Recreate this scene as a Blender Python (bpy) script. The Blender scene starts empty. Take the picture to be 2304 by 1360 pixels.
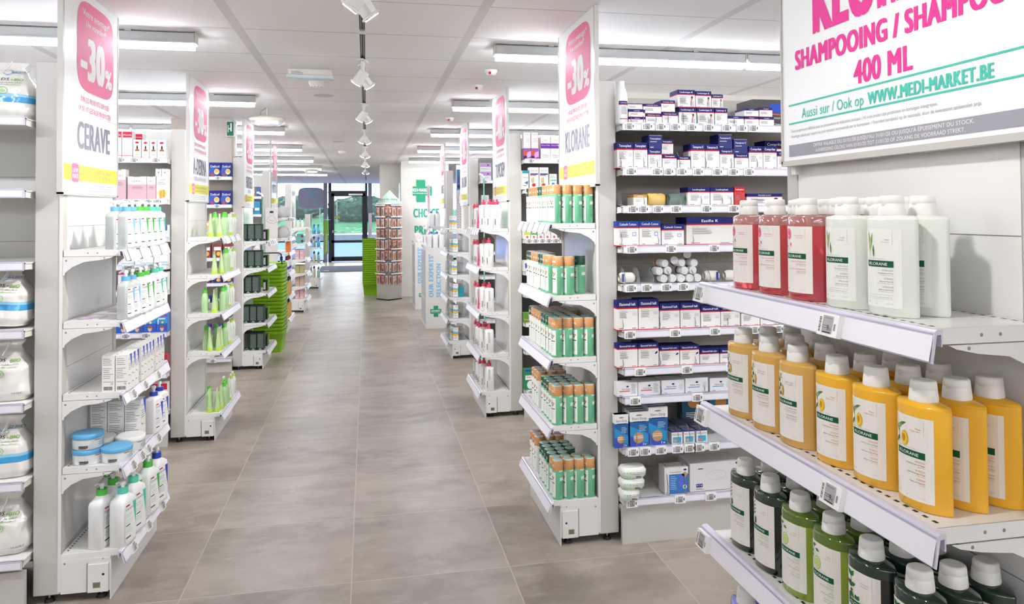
import bpy, math, random
from mathutils import Vector, Matrix
SC = bpy.context.scene
COL = SC.collection
R = random.Random(7)
pi = math.pi
# ---------------- camera ----------------
cd = bpy.data.cameras.new('camera'); cam = bpy.data.objects.new('camera', cd); COL.objects.link(cam); SC.camera = cam
YAW, PITCH, ROLL, F = 0.19633642, 0.01940755, -0.00616752, 1674.37
fw = Vector((math.sin(YAW), math.cos(YAW), 0)); rt = Vector((math.cos(YAW), -math.sin(YAW), 0)); up = Vector((0, 0, 1))
f2 = math.cos(PITCH)*fw + math.sin(PITCH)*up; u2 = -math.sin(PITCH)*fw + math.cos(PITCH)*up
r3 = math.cos(ROLL)*rt + math.sin(ROLL)*u2; u3 = -math.sin(ROLL)*rt + math.cos(ROLL)*u2
m = Matrix((r3, u3, -f2)).transposed().to_4x4(); m.translation = (0, 0, 1.5)
cam.matrix_world = m
cd.sensor_width = 36; cd.sensor_fit = 'HORIZONTAL'; cd.lens = 36*F/2304
cd.shift_x = (1152-1158)/2304; cd.shift_y = (445.6-680)/2304
cd.clip_start = 0.05; cd.clip_end = 200
# ---------------- view, world ----------------
SC.view_settings.view_transform = 'Standard'; SC.view_settings.look = 'None'
SC.view_settings.gamma = 1; SC.view_settings.use_curve_mapping = False
SC.view_settings.exposure = 1.08
W = bpy.data.worlds.new('world'); SC.world = W; W.use_nodes = True
bg = W.node_tree.nodes['Background']; bg.inputs[0].default_value = (0.90, 0.95, 1.0, 1); bg.inputs[1].default_value = 3.4
TUBE_E = 28.5; SPOT_W = 9.5; SPOT_COL = (1.0, 0.99, 0.97)
# ---------------- helpers ----------------
def hexc(h):
    h = h.lstrip('#'); c = [int(h[i:i+2], 16)/255 for i in (0, 2, 4)]
    return tuple((x/12.92 if x <= 0.04045 else ((x+0.055)/1.055)**2.4) for x in c) + (1,)
MC = {}
def mat(col, rough=0.5, metal=0.0, emit=0.0, alpha=1.0, trans=0.0, coat=0.0, spec=0.5, ior=1.45):
    k = (col, rough, metal, emit, alpha, trans, coat, spec)
    if k in MC: return MC[k]
    mt = bpy.data.materials.new('paint_' + col.strip('#')); mt.use_nodes = True
    b = mt.node_tree.nodes['Principled BSDF']; c = hexc(col)
    b.inputs['Base Color'].default_value = c; b.inputs['Roughness'].default_value = rough
    b.inputs['Metallic'].default_value = metal; b.inputs['IOR'].default_value = ior
    b.inputs['Specular IOR Level'].default_value = spec
    b.inputs['Coat Weight'].default_value = coat; b.inputs['Coat Roughness'].default_value = 0.08
    b.inputs['Transmission Weight'].default_value = trans
    b.inputs['Alpha'].default_value = alpha
    if emit: b.inputs['Emission Color'].default_value = c; b.inputs['Emission Strength'].default_value = emit
    MC[k] = mt; return mt
def paper(c): return mat(c, 0.62, spec=0.3)
def gloss(c): return mat(c, 0.22, coat=0.3)
_txt = {}
def text_geo(s, sp, res):
    k = (s, sp, res)
    if k in _txt: return _txt[k]
    cu = bpy.data.curves.new('t', 'FONT'); cu.body = s; cu.size = 1; cu.resolution_u = res; cu.space_character = sp
    ob = bpy.data.objects.new('t', cu); me = bpy.data.meshes.new_from_object(ob)
    vs = [(v.co.x/0.73, v.co.y/0.73) for v in me.vertices]; fs = [tuple(p.vertices) for p in me.polygons]
    bpy.data.objects.remove(ob); bpy.data.meshes.remove(me); bpy.data.curves.remove(cu)
    xs = [v[0] for v in vs] or [0]; _txt[k] = (vs, fs, min(xs), max(xs)); return _txt[k]
class MB:
    def __init__(s): s.V, s.F, s.I, s.mats, s.S = [], [], [], [], []
    def mi(s, m_):
        if m_ not in s.mats: s.mats.append(m_)
        return s.mats.index(m_)
    def add(s, vs, fs, m_, smooth=False):
        b = len(s.V); s.V += [tuple(v) for v in vs]; i = s.mi(m_)
        for f in fs: s.F.append(tuple(b+k for k in f)); s.I.append(i); s.S.append(smooth)
        return s
    def box(s, x0, x1, y0, y1, z0, z1, m_, b=0.0):
        if x0 > x1: x0, x1 = x1, x0
        if y0 > y1: y0, y1 = y1, y0
        if b <= 0:
            v = [(x, y, z) for z in (z0, z1) for y in (y0, y1) for x in (x0, x1)]
            return s.add(v, [(0, 2, 3, 1), (4, 5, 7, 6), (0, 1, 5, 4), (2, 6, 7, 3), (0, 4, 6, 2), (1, 3, 7, 5)], m_)
        v = []; ix = {}
        for a, sx in ((x0, 1), (x1, -1)):
            for c, sy in ((y0, 1), (y1, -1)):
                for e, sz in ((z0, 1), (z1, -1)):
                    k = (sx, sy, sz); ix[k] = len(v)
                    v += [(a, c+sy*b, e+sz*b), (a+sx*b, c, e+sz*b), (a+sx*b, c+sy*b, e)]
        f = []
        for ax in range(3):
            for sg in (1, -1):
                o = [i for i in range(3) if i != ax]; q = []
                for a, c in ((1, 1), (1, -1), (-1, -1), (-1, 1)):
                    k = [0]*3; k[ax] = sg; k[o[0]] = a; k[o[1]] = c; q.append(ix[tuple(k)]+ax)
                f.append(tuple(q))
        for ax in range(3):
            o = [i for i in range(3) if i != ax]
            for a in (1, -1):
                for c in (1, -1):
                    k = [0]*3; k[o[0]] = a; k[o[1]] = c
                    k1 = list(k); k1[ax] = 1; k2 = list(k); k2[ax] = -1
                    f.append((ix[tuple(k1)]+o[0], ix[tuple(k1)]+o[1], ix[tuple(k2)]+o[1], ix[tuple(k2)]+o[0]))
        for k, i in ix.items(): f.append((i, i+1, i+2))
        return s.add(v, f, m_)
    def ngon(s, pts, m_): return s.add(pts, [tuple(range(len(pts)))], m_)
    def prism(s, pts, a0, a1, m_, axis='y'):
        # pts 2D: axis y -> (x,z); axis x -> (y,z); axis z -> (x,y)
        def q(p, a): return {'y': (p[0], a, p[1]), 'x': (a, p[0], p[1]), 'z': (p[0], p[1], a)}[axis]
        n = len(pts); v = [q(p, a0) for p in pts] + [q(p, a1) for p in pts]
        f = [tuple(range(n)), tuple(range(2*n-1, n-1, -1))] + [(i, (i+1) % n, n+(i+1) % n, n+i) for i in range(n)]
        return s.add(v, f, m_)
    def loft(s, secs, m_, seg=20, cap=True, smooth=True):
        # secs: (z, hw, hd, n, [cx, cy, lens]) superellipse sections
        v = []; n = seg
        for q in secs:
            z, hw, hd, e = q[:4]; cx, cy, ln = (list(q[4:]) + [0, 0, 0])[:3]
            for k in range(n):
                t = 2*pi*k/n; c, d = math.cos(t), math.sin(t)
                x = math.copysign(abs(c)**(2/e), c)*hw; y = math.copysign(abs(d)**(2/e), d)*hd
                if ln:
                    sx = 1-4*k/n if k <= n/2 else -3+4*k/n
                    x2 = hw*sx; y2 = hd*(1-abs(sx)**2.6)*(1 if k <= n/2 else -1)
                    x = x*(1-ln)+x2*ln; y = y*(1-ln)+y2*ln
                v.append((cx+x, cy+y, z))
        f = []
        for j in range(len(secs)-1):
            for k in range(n): f.append((j*n+k, j*n+(k+1) % n, (j+1)*n+(k+1) % n, (j+1)*n+k))
        s.add(v, f, m_, smooth)
        if cap:
            s.ngon(v[:n][::-1], m_); s.ngon(v[-n:], m_)
        return s
    def cyl(s, cx, cy, z0, z1, r, m_, seg=16, r1=None):
        return s.loft([(z0, r, r, 2, cx, cy), (z1, r1 if r1 is not None else r, r1 if r1 is not None else r, 2, cx, cy)], m_, seg)
    def tube(s, pts, r, m_, seg=6, flat=None):
        pts = [Vector(p) for p in pts]; v = []; n = seg
        for i, p in enumerate(pts):
            d = (pts[min(i+1, len(pts)-1)]-pts[max(i-1, 0)]).normalized()
            a = d.cross(Vector((0, 0, 1))) if abs(d.z) < .9 else d.cross(Vector((0, 1, 0))); a.normalize(); c = d.cross(a)
            for k in range(n):
                t = 2*pi*k/n; v.append(p+r*math.cos(t)*a+(flat or r)*math.sin(t)*c)
        f = [(j*n+k, j*n+(k+1) % n, (j+1)*n+(k+1) % n, (j+1)*n+k) for j in range(len(pts)-1) for k in range(n)]
        f += [tuple(range(n)), tuple(range(len(v)-1, len(v)-n-1, -1))]
        return s.add(v, f, m_, True)
    # printing on a surface fn(u, v, d)
    def rect2(s, fn, u0, v0, u1, v1, m_, L=1, n=1):
        d = L*0.00022; v = []; f = []
        for i in range(n+1):
            u = u0+(u1-u0)*i/n; v += [fn(u, v0, d), fn(u, v1, d)]
        for i in range(n): f.append((2*i, 2*i+2, 2*i+3, 2*i+1))
        return s.add(v, f, m_)
    def poly2(s, fn, pts, m_, L=1): return s.ngon([fn(u, v, L*0.00022) for u, v in pts], m_)
    def ell2(s, fn, u, v, ru, rv, m_, L=1, n=20, e=2.0):
        p = []
        for k in range(n):
            t = 2*pi*k/n; c, d = math.cos(t), math.sin(t)
            p.append((u+math.copysign(abs(c)**(2/e), c)*ru, v+math.copysign(abs(d)**(2/e), d)*rv))
        return s.poly2(fn, p, m_, L)
    def ring2(s, fn, u, v, ru, rv, w, m_, L=1, n=24, e=2.0):
        a = []; b = []
        for k in range(n):
            t = 2*pi*k/n; c, d = math.cos(t), math.sin(t); x = math.copysign(abs(c)**(2/e), c); y = math.copysign(abs(d)**(2/e), d)
            a.append(fn(u+x*ru, v+y*rv, L*.00022)); b.append(fn(u+x*(ru-w), v+y*(rv-w), L*.00022))
        return s.add(a+b, [(k, (k+1) % n, n+(k+1) % n, n+k) for k in range(n)], m_)
    def text2(s, fn, t, u, v, h, m_, L=2, w=None, al='l', bold=0.0, res=1, sx=0.8):
        heavy = bold >= .012 and h >= .0022; e_ = min(bold*2.2, .17)
        vs, fs, a, b = text_geo(t, round(1+(e_*1.4 if heavy else 0), 3), res)
        if not fs: return s
        k = (w/(b-a+2*e_*heavy)) if w else h*sx
        wd = (b-a)*k; o = {'l': e_*k*heavy, 'c': -wd/2, 'r': -wd}[al]; c_ = min(.02, bold*.5)
        offs = [(0, 0)] if not heavy else ([(-.5, 0), (.5, 0)] if bold < .03 else [(-1, -1), (1, -1), (0, 0), (-1, 1), (1, 1)])
        for j_, (p_, q_) in enumerate(offs): s.add([fn(u+o+(x-a+p_*e_)*k, v+(y+q_*c_)*h, (L+j_*.25)*0.00022) for x, y in vs], fs, m_)
        return s
    def lines2(s, fn, u0, v0, u1, n, dv, h, m_, L=2, seed=1, al='l'):
        r = random.Random(seed)
        for i in range(n):
            w = (u1-u0)*(0.65+0.35*r.random()); a = u0 if al == 'l' else (u1-w if al == 'r' else (u0+u1-w)/2)
            s.rect2(fn, a, v0-i*dv, a+w, v0-i*dv+h, m_, L)
        return s
    def build(s, name, parent=None, loc=None):
        me = bpy.data.meshes.new(name); me.from_pydata(s.V, [], s.F)
        for m_ in s.mats: me.materials.append(m_)
        me.polygons.foreach_set('material_index', s.I); me.polygons.foreach_set('use_smooth', s.S)
        me.update()
        o = bpy.data.objects.new(name, me); COL.objects.link(o)
        if parent: o.parent = parent
        if loc: o.location = loc
        return o
def empty(name, loc=(0, 0, 0), rz=0):
    o = bpy.data.objects.new(name, None); COL.objects.link(o); o.location = loc; o.rotation_euler = (0, 0, rz)
    o.empty_display_size = 0.05; return o
def tag(o, label, cat, group=None):
    o['label'] = label; o['category'] = cat
    if group: o['group'] = group
    return o
def struct(o): o['kind'] = 'structure'; return o
KIDS = {}
def kids(o):
    if o.name not in KIDS: KIDS[o.name] = [c for c in COL.objects if c.parent == o]
    return KIDS[o.name]
def copy_tree(o, parent=None):
    c = o.copy(); COL.objects.link(c); c.parent = parent
    for ch in kids(o): copy_tree(ch, c)
    return c
PROTO = {}; USED = {}
def place(kind, loc, rz, label, cat, group):
    p = PROTO[kind]
    if callable(p): p = PROTO[kind] = p()
    if USED.get(kind): o = copy_tree(p)
    else: o = p; USED[kind] = 1; kids(p); [kids(c) for c in kids(p)]
    o.location = loc; o.rotation_euler = (0, 0, rz); tag(o, label, cat, group); return o
def side(x0, y0, z0, face):
    # printing frame: u right, v up when one looks at the face
    if face == '-y': return lambda u, v, d: (x0+u, y0-d, z0+v)
    if face == '-x': return lambda u, v, d: (x0-d, y0-u, z0+v)
    if face == '+x': return lambda u, v, d: (x0+d, y0+u, z0+v)
    if face == '+z': return lambda u, v, d: (x0+u, y0+v, z0+d)
ORD = ['top', 'second', 'third', 'fourth', 'fifth', 'sixth', 'seventh', 'eighth', 'ninth', 'tenth', 'eleventh', 'twelfth', 'thirteenth', 'fourteenth', 'fifteenth', 'sixteenth']
NTH = ['first'] + ORD[1:]
# ---------------- procedural materials ----------------
def nodes(mt): mt.use_nodes = True; return mt.node_tree.nodes, mt.node_tree.links, mt.node_tree.nodes['Principled BSDF']
def grid_nodes(N, Lk, x0, y0, tx, ty, wx, wy):
    geo = N.new('ShaderNodeNewGeometry'); sep = N.new('ShaderNodeSeparateXYZ'); Lk.new(geo.outputs['Position'], sep.inputs[0])
    def mth(op, a, b=None):
        n = N.new('ShaderNodeMath'); n.operation = op
        for i, q in enumerate((a, b)):
            if q is None: continue
            if isinstance(q, (int, float)): n.inputs[i].default_value = q
            else: Lk.new(q, n.inputs[i])
        return n.outputs[0]
    res = []; cells = []
    for ax, o, t, w in (('X', x0, tx, wx), ('Y', y0, ty, wy)):
        c = mth('DIVIDE', mth('SUBTRACT', sep.outputs[ax], o), t); fl = mth('FLOOR', c); fr = mth('SUBTRACT', c, fl)
        d = mth('MULTIPLY', mth('MINIMUM', fr, mth('SUBTRACT', 1.0, fr)), t)
        res.append(mth('LESS_THAN', d, w/2)); cells.append(fl)
    cb = N.new('ShaderNodeCombineXYZ'); Lk.new(cells[0], cb.inputs[0]); Lk.new(cells[1], cb.inputs[1])
    wn = N.new('ShaderNodeTexWhiteNoise'); Lk.new(cb.outputs[0], wn.inputs['Vector'])
    return geo, res, wn, mth
def mix(N, Lk, f, a, b, blend='MIX'):
    n = N.new('ShaderNodeMix'); n.data_type = 'RGBA'; n.blend_type = blend
    for s_, q in ((n.inputs[0], f), (n.inputs[6], a), (n.inputs[7], b)):
        if isinstance(q, (int, float, tuple)): s_.default_value = q
        else: Lk.new(q, s_)
    return n.outputs[2]
def floor_mat():
    mt = bpy.data.materials.new('floor_tiles'); N, Lk, B = nodes(mt)
    geo, (gx, gy), wn, mth = grid_nodes(N, Lk, -0.7174, 3.1253, 0.6537, 0.6537, 0.0042, 0.0042)
    mp = N.new('ShaderNodeVectorMath'); mp.operation = 'MULTIPLY_ADD'; Lk.new(wn.outputs['Color'], mp.inputs[0]); mp.inputs[1].default_value = (9, 9, 9); Lk.new(geo.outputs['Position'], mp.inputs[2])
    def noise(sc, det, sx=1, sy=1):
        v = N.new('ShaderNodeVectorMath'); v.operation = 'MULTIPLY'; Lk.new(mp.outputs[0], v.inputs[0]); v.inputs[1].default_value = (sx, sy, 1)
        n = N.new('ShaderNodeTexNoise'); n.inputs['Scale'].default_value = sc; n.inputs['Detail'].default_value = det; n.inputs['Roughness'].default_value = .6; Lk.new(v.outputs[0], n.inputs['Vector']); return n.outputs[0]
    def ramp(src, p0, p1):
        r = N.new('ShaderNodeMapRange'); r.inputs[1].default_value = p0; r.inputs[2].default_value = p1; Lk.new(src, r.inputs[0]); return r.outputs[0]
    a = mix(N, Lk, ramp(noise(1.7, 5, 1, 1.3), .35, .65), hexc('#887c70'), hexc('#a79c8e'))
    b = mix(N, Lk, ramp(noise(5, 6, .8, 1.5), .45, .8), a, hexc('#b1a79a'))
    c = mix(N, Lk, ramp(noise(22, 5, .7, 1.7), .62, .85), b, hexc('#c0b8ac'))
    pt = N.new('ShaderNodeMapRange'); Lk.new(wn.outputs['Value'], pt.inputs[0]); pt.inputs[3].default_value = .93; pt.inputs[4].default_value = 1.05
    cv = N.new('ShaderNodeCombineXYZ'); [Lk.new(pt.outputs[0], cv.inputs[i]) for i in range(3)]
    d = mix(N, Lk, 1.0, c, cv.outputs[0], 'MULTIPLY')
    g = mth('MAXIMUM', gx, gy)
    e = mix(N, Lk, g, d, hexc('#b9b0a2')); Lk.new(e, B.inputs['Base Color'])
    rr = N.new('ShaderNodeMapRange'); Lk.new(noise(5, 4), rr.inputs[0]); rr.inputs[3].default_value = .26; rr.inputs[4].default_value = .42; Lk.new(rr.outputs[0], B.inputs['Roughness'])
    bp = N.new('ShaderNodeBump'); bp.inputs['Strength'].default_value = .25; bp.inputs['Distance'].default_value = .003
    Lk.new(mth('SUBTRACT', mth('MULTIPLY', noise(40, 3), .02), g), bp.inputs['Height']); Lk.new(bp.outputs[0], B.inputs['Normal'])
    return mt
def ceiling_mat():
    mt = bpy.data.materials.new('ceiling_panels'); N, Lk, B = nodes(mt)
    geo, (gx, gy), wn, mth = grid_nodes(N, Lk, -0.6318, 3.9263, 1.1623, 0.6066, 0.05, 0.006)
    n = N.new('ShaderNodeTexNoise'); n.inputs['Scale'].default_value = 400; Lk.new(geo.outputs['Position'], n.inputs['Vector'])
    pn = mix(N, Lk, wn.outputs['Value'], hexc('#f7f4f4'), hexc('#faf8f8'))
    a = mix(N, Lk, gx, pn, hexc('#e2dfdf')); b = mix(N, Lk, mth('MULTIPLY', gy, mth('SUBTRACT', 1.0, gx)), a, hexc('#b5b0b0'))
    Lk.new(b, B.inputs['Base Color']); B.inputs['Roughness'].default_value = .85; B.inputs['Specular IOR Level'].default_value = .2
    bp = N.new('ShaderNodeBump'); bp.inputs['Strength'].default_value = .3; bp.inputs['Distance'].default_value = .01
    Lk.new(mth('SUBTRACT', mth('MULTIPLY', n.outputs[0], .03), mth('MAXIMUM', gx, gy)), bp.inputs['Height']); Lk.new(bp.outputs[0], B.inputs['Normal'])
    return mt
def noisy_mat(name, c1, c2, scale=8, rough=.8, sx=(1, 1, 1), c3=None, bump=0):
    mt = bpy.data.materials.new(name); N, Lk, B = nodes(mt)
    geo = N.new('ShaderNodeNewGeometry'); v = N.new('ShaderNodeVectorMath'); v.operation = 'MULTIPLY'; Lk.new(geo.outputs['Position'], v.inputs[0]); v.inputs[1].default_value = sx
    n = N.new('ShaderNodeTexNoise'); n.inputs['Scale'].default_value = scale; n.inputs['Detail'].default_value = 5; Lk.new(v.outputs[0], n.inputs['Vector'])
    r = N.new('ShaderNodeValToRGB'); Lk.new(n.outputs[0], r.inputs[0]); r.color_ramp.elements[0].position = .38; r.color_ramp.elements[1].position = .62
    r.color_ramp.elements[0].color = hexc(c1); r.color_ramp.elements[1].color = hexc(c2)
    if c3: e = r.color_ramp.elements.new(.72); e.color = hexc(c3)
    Lk.new(r.outputs[0], B.inputs['Base Color']); B.inputs['Roughness'].default_value = rough
    if rough > .75: B.inputs['Specular IOR Level'].default_value = .1
    if bump:
        bp = N.new('ShaderNodeBump'); bp.inputs['Strength'].default_value = bump; bp.inputs['Distance'].default_value = .01; Lk.new(n.outputs[0], bp.inputs['Height']); Lk.new(bp.outputs[0], B.inputs['Normal'])
    return mt
METAL = mat('#e6e4e0', 0.32, spec=0.5)          # white powder-coated steel
METAL2 = mat('#c6c2bb', 0.4)
PANEL = mat('#f0efed', 0.13, coat=.2)
DARK = mat('#1b1b1c', 0.5)
RUB = mat('#242326', 0.6)
ZINC = mat('#b9bcc0', 0.3, 0.9)
RAILP = mat('#d4d0de', 0.2, coat=.3)             # clear-violet rail plastic
RAILW = mat('#eceaf0', 0.4)
WHITE = mat('#f1f0ee', 0.45)
CAPW = mat('#f2f0ea', 0.35)
GREY = mat('#8d8a8c', 0.5)
ACRYL = mat('#c8d0ce', 0.15, alpha=0.13, spec=.3)
GLASS = mat('#eef6f6', 0.03, alpha=0.10, spec=.8)
CHROME = mat('#d9dadc', 0.12, 1.0)
BLK = paper('#26262a'); GRT = paper('#7d7c80'); WH = paper('#f2f1ee')
# ---------------- room shell ----------------
ZC = 2.434
FL = floor_mat(); CL = ceiling_mat()
WALL = noisy_mat('wall_paint', '#d9d4cb', '#ddd8d0', 3, .8)
XL, XR, YB, YF = -6.0, 6.5, -5.0, 23.72
def stru(name, x0, x1, y0, y1, z0, z1, m_):
    return struct(MB().box(x0, x1, y0, y1, z0, z1, m_).build(name))
stru('floor', XL, XR, YB, YF+.06, -0.06, 0.0, FL)
stru('ceiling', XL, XR, YB, YF+.06, ZC, ZC+0.08, CL)
stru('wall_left', XL-.1, XL, YB, YF, 0, ZC, WALL)
stru('wall_right', XR, XR+.1, YB, YF, 0, ZC, WALL)
stru('wall_back', XL, XR, YB-.1, YB, 0, ZC, WALL)
# pillar, cross wall with the shop lettering, side beam and the boxed column on the left
stru('wall_pillar', .245, .60, 14.2, 14.6, 0, ZC, WALL)
stru('wall_middle', .61, 1.47, 13.56, 14.2, 0, ZC, WALL)
stru('wall_pier', .605, .81, 13.50, 13.56, 0, ZC, WALL)
bb_ = MB(); bb_.box(.81, 1.47, 13.545, 13.56, 0, .085, METAL); struct(bb_.build('baseboard_middle'))
stru('wall_column', -1.86, -1.30, 7.72, 8.0, 0, ZC, noisy_mat('column_paint', '#c9beb4', '#cfc5bc', 3, .8))
stru('wall_beam', 1.95, XR, 5.52, 5.72, 2.16, ZC, WALL)
# shop front: dark frames, panes, glazed door
FRM = mat('#23252c', .4); MUL = mat('#8a8c96', .45)
YW = 23.72
fr = MB()
def pane(n, x0, x1, z0, z1):
    o = MB().box(x0, x1, YW, YW+.012, z0, z1, GLASS).build('window_%d' % n); struct(o); return o
for n, (a, b) in enumerate([(-6.0, -4.35), (-4.3, -2.75), (-2.68, -1.33), (.17, 1.9), (1.95, 3.6), (3.65, 6.5)]): pane(n+1, a, b, .06, ZC)
sills = MB()
for a, b in ((-6.0, -1.20), (.10, 6.5)):
    sills.box(a, b, YW-.05, YW+.05, 0, .07, FRM); sills.box(a, b, YW-.05, YW+.05, .62, .66, FRM)
struct(sills.build('trim_1'))
mu = MB()
for x in (-4.32, -2.72, -1.25, .10, 1.92, 3.62): mu.box(x-.055, x+.055, YW-.12, YW+.03, 0, ZC, MUL)
struct(mu.build('trim_2'))
dr = MB()
x0, x1 = -1.16, .02
for a, b, c, d in ((x0, x0+.09, 0, ZC), (x1-.07, x1, 0, ZC)): dr.box(a, b, YW-.08, YW+.03, c, d, FRM)
dr.box(x0, x1, YW-.07, YW+.03, 2.12, 2.2, FRM)
struct(dr.build('trim_3'))
door = MB()
a, b = x0+.09, x1-.07
for q in ((a, a+.085, .02, 2.12), (b-.085, b, .02, 2.12)): door.box(q[0], q[1], YW-.05, YW+.02, q[2], q[3], FRM)
for q in ((.02, .16), (.59, .67), (2.03, 2.12)): door.box(a, b, YW-.05, YW+.02, q[0], q[1], FRM)
do = struct(door.build('door_1'))
MB().box(a+.08, b-.08, YW-.02, YW-.01, .1, 2.05, GLASS).build('glass_pane', do)
struct(MB().box(x0+.09, x1-.07, YW-.02, YW-.01, 2.2, ZC, GLASS).build('window_7'))
hd = MB(); hd.tube([(a+.04, YW-.06, .94), (a+.04, YW-.11, .94), (a+.17, YW-.11, .94)], .011, ZINC); hd.cyl(a+.04, YW-.055, .9, .98, .02, ZINC); hd.build('door_handle', do)
MB().box(-.55, -.12, YW-.09, YW-.05, 2.06, 2.11, ZINC).build('door_closer', do)
q = MB(); q.box(-.93, -.83, YW-.055, YW-.05, 1.35, 1.42, paper('#c8d832')); q.build('notice_sticker', do)
# outside
DECK = noisy_mat('deck_boards', '#33518c', '#4668a8', 3, .8, (1, 14, 1))
GRASS = noisy_mat('lawn', '#1c4c34', '#356a4c', 4, .9, c3='#7f9f8c', bump=.5)
HEDGE = noisy_mat('hedge_leaves', '#10261f', '#2a4c3c', 5, .9, c3='#8a9a9c', bump=1)
struct(MB().box(-40, 40, YW+.06, 44, -.16, -.06, DECK).build('ground_deck'))
g = MB(); nx, ny = 40, 10; v = []
for j in range(ny+1):
    for i in range(nx+1):
        v.append((-40+80*i/nx, 44+14*j/ny, .25+1.5*(j/ny)**1.1+.12*R.random()))
g.add(v, [(j*(nx+1)+i, j*(nx+1)+i+1, (j+1)*(nx+1)+i+1, (j+1)*(nx+1)+i) for j in range(ny) for i in range(nx)], GRASS, True)
g.box(-40, 40, 43.8, 44, -.16, .27, mat('#4a5a63', .8)); struct(g.build('ground_lawn'))
def shrub(name, x, y, z, sx, sy, sz, m_, label, cat):
    v = []; f = []; n = 40; mm = 22
    for j in range(mm+1):
        ph = pi*j/mm
        for i in range(n):
            t = 2*pi*i/n; r = 1+.28*(R.random()-.5)
            v.append((sx*math.sin(ph)*math.cos(t)*r, sy*math.sin(ph)*math.sin(t)*r, sz*(1-math.cos(ph))*.5*r))
    f = [(j*n+i, j*n+(i+1) % n, (j+1)*n+(i+1) % n, (j+1)*n+i) for j in range(mm) for i in range(n)]
    o = MB().add(v, f, m_, True).build(name, None, (x, y, z)); return tag(o, label, cat)
shrub('hedge', -.2, 50.5, .8, 2.3, 1.0, 1.7, HEDGE, 'dark leafy hedge behind the glass door on the right', 'hedge')
shrub('bush', -4.8, 53, 1.1, 1.9, 1.0, 1.5, HEDGE, 'round green bush outside left of the glass door', 'bush')
shrub('shrub', 3.6, 52, 1.0, 1.0, 1.0, 2.6, HEDGE, 'green shrub outside behind the spinner rack', 'shrub')
tr = empty('bare_tree', (-6.2, 44.6, .3)); tag(tr, 'bare thin tree outside the shop window beyond the left shelves', 'tree')
b_ = MB(); b_.tube([(0, 0, 0), (.05, 0, 1.2), (0, 0, 2.6)], .05, mat('#6d6a78', .8)); b_.build('trunk', tr)
b_ = MB()
for k in range(16):
    a = 2*pi*R.random(); z = 1.1+1.4*R.random(); l = .5+.5*R.random()
    b_.tube([(0, 0, z), (l*.5*math.cos(a), l*.5*math.sin(a), z+.35), (l*math.cos(a), l*math.sin(a), z+.5+.3*R.random())], .014, mat('#8d8ba0', .8), 5)
b_.build('branches', tr)
bd = empty('white_building', (0, 75, 0)); tag(bd, 'pale building with bluish windows across the street', 'building')
w_ = MB(); w_.box(-24, 24, 0, 4, 0, 9.5, mat('#f4f6f8', .8)); w_.build('facade', bd)
for x in (-9, -5.6, -2.2, .6, 3.6, 7): MB().box(x-.8, x+.8, -.06, 0, 3.6, 4.9, mat('#7fbcd8', .3)).build('window', bd)
sh = empty('garden_shelter', (-2.4, 49, .9)); tag(sh, 'small dark open shelter on the lawn behind the door', 'shelter')
q = MB(); q.box(-.65, .65, -.3, .3, 1.9, 2.0, mat('#6f8088', .7)); q.build('roof', sh)
for x in (-.55, .5): MB().box(x, x+.06, -.2, -.14, 0, 1.9, mat('#57666e', .7)).build('post', sh)
# door mat
DM = noisy_mat('mat_fibre', '#6b707c', '#858b98', 60, .95, bump=.6)
tag(MB().box(-1.25, .15, 19.6, 21.7, 0.0, .012, DM, .004).build('door_mat'), 'grey entrance mat on the tiles before the glass door', 'mat')
# ---------------- lights the shop has ----------------
TUBE = mat('#f0f5ff', .4, emit=TUBE_E)
def make_lum():
    t = empty('ceiling_luminaire')
    h = MB(); h.box(.0, 1.50, -.028, .028, .020, .068, mat('#c4c6c6', .5), .004); h.box(.0, 1.50, -.042, .042, .012, .020, mat('#c4c6c6', .5)); h.box(-.004, 0, -.03, .03, .014, .07, METAL2); h.box(1.5, 1.504, -.03, .03, .014, .07, METAL2)  # wide lower flange added to shield the ceiling from the tube's light
    h.build('housing', t)
    e = MB(); e.prism([(-.020, .016), (-.022, -.004), (-.014, -.016), (.014, -.016), (.022, -.004), (.020, .016)], .006, 1.494, TUBE, 'x'); e.build('light_tube', t)
    c = MB(); c.box(.30, .33, -.034, .034, .066, .074, ZINC); c.box(1.17, 1.2, -.034, .034, .066, .074, ZINC); c.build('clip', t)
    return t
PROTO['lum'] = make_lum
rows = [(1.95, 'above the camera side'), (4.06, 'nearest visible'), (6.13, 'second'), (8.26, 'third'), (10.45, 'fourth'), (12.65, 'fifth'), (14.9, 'sixth'), (17.1, 'seventh')]
for ri, (y, w) in enumerate([(-4.4, 0), (-2.3, 0)] + rows):
    for sd, xs in (('left', (-2.36, -3.88)), ('right', (.70, 2.22, 3.74))):
        for ci, x in enumerate(xs):
            n = ri-3
            if n < 0: lb = 'white tube light over the %s shelving, %s row behind the viewer' % (sd, NTH[2-ri])
            else: lb = 'white ceiling tube light on the %s, %s row away, %s from the aisle' % (sd, NTH[n], NTH[ci])
            if n >= 0 and y > 13 and sd == 'right': continue
            place('lum', (x, y, ZC-.074), 0, lb, 'ceiling light', 'ceiling tube lights')
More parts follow.
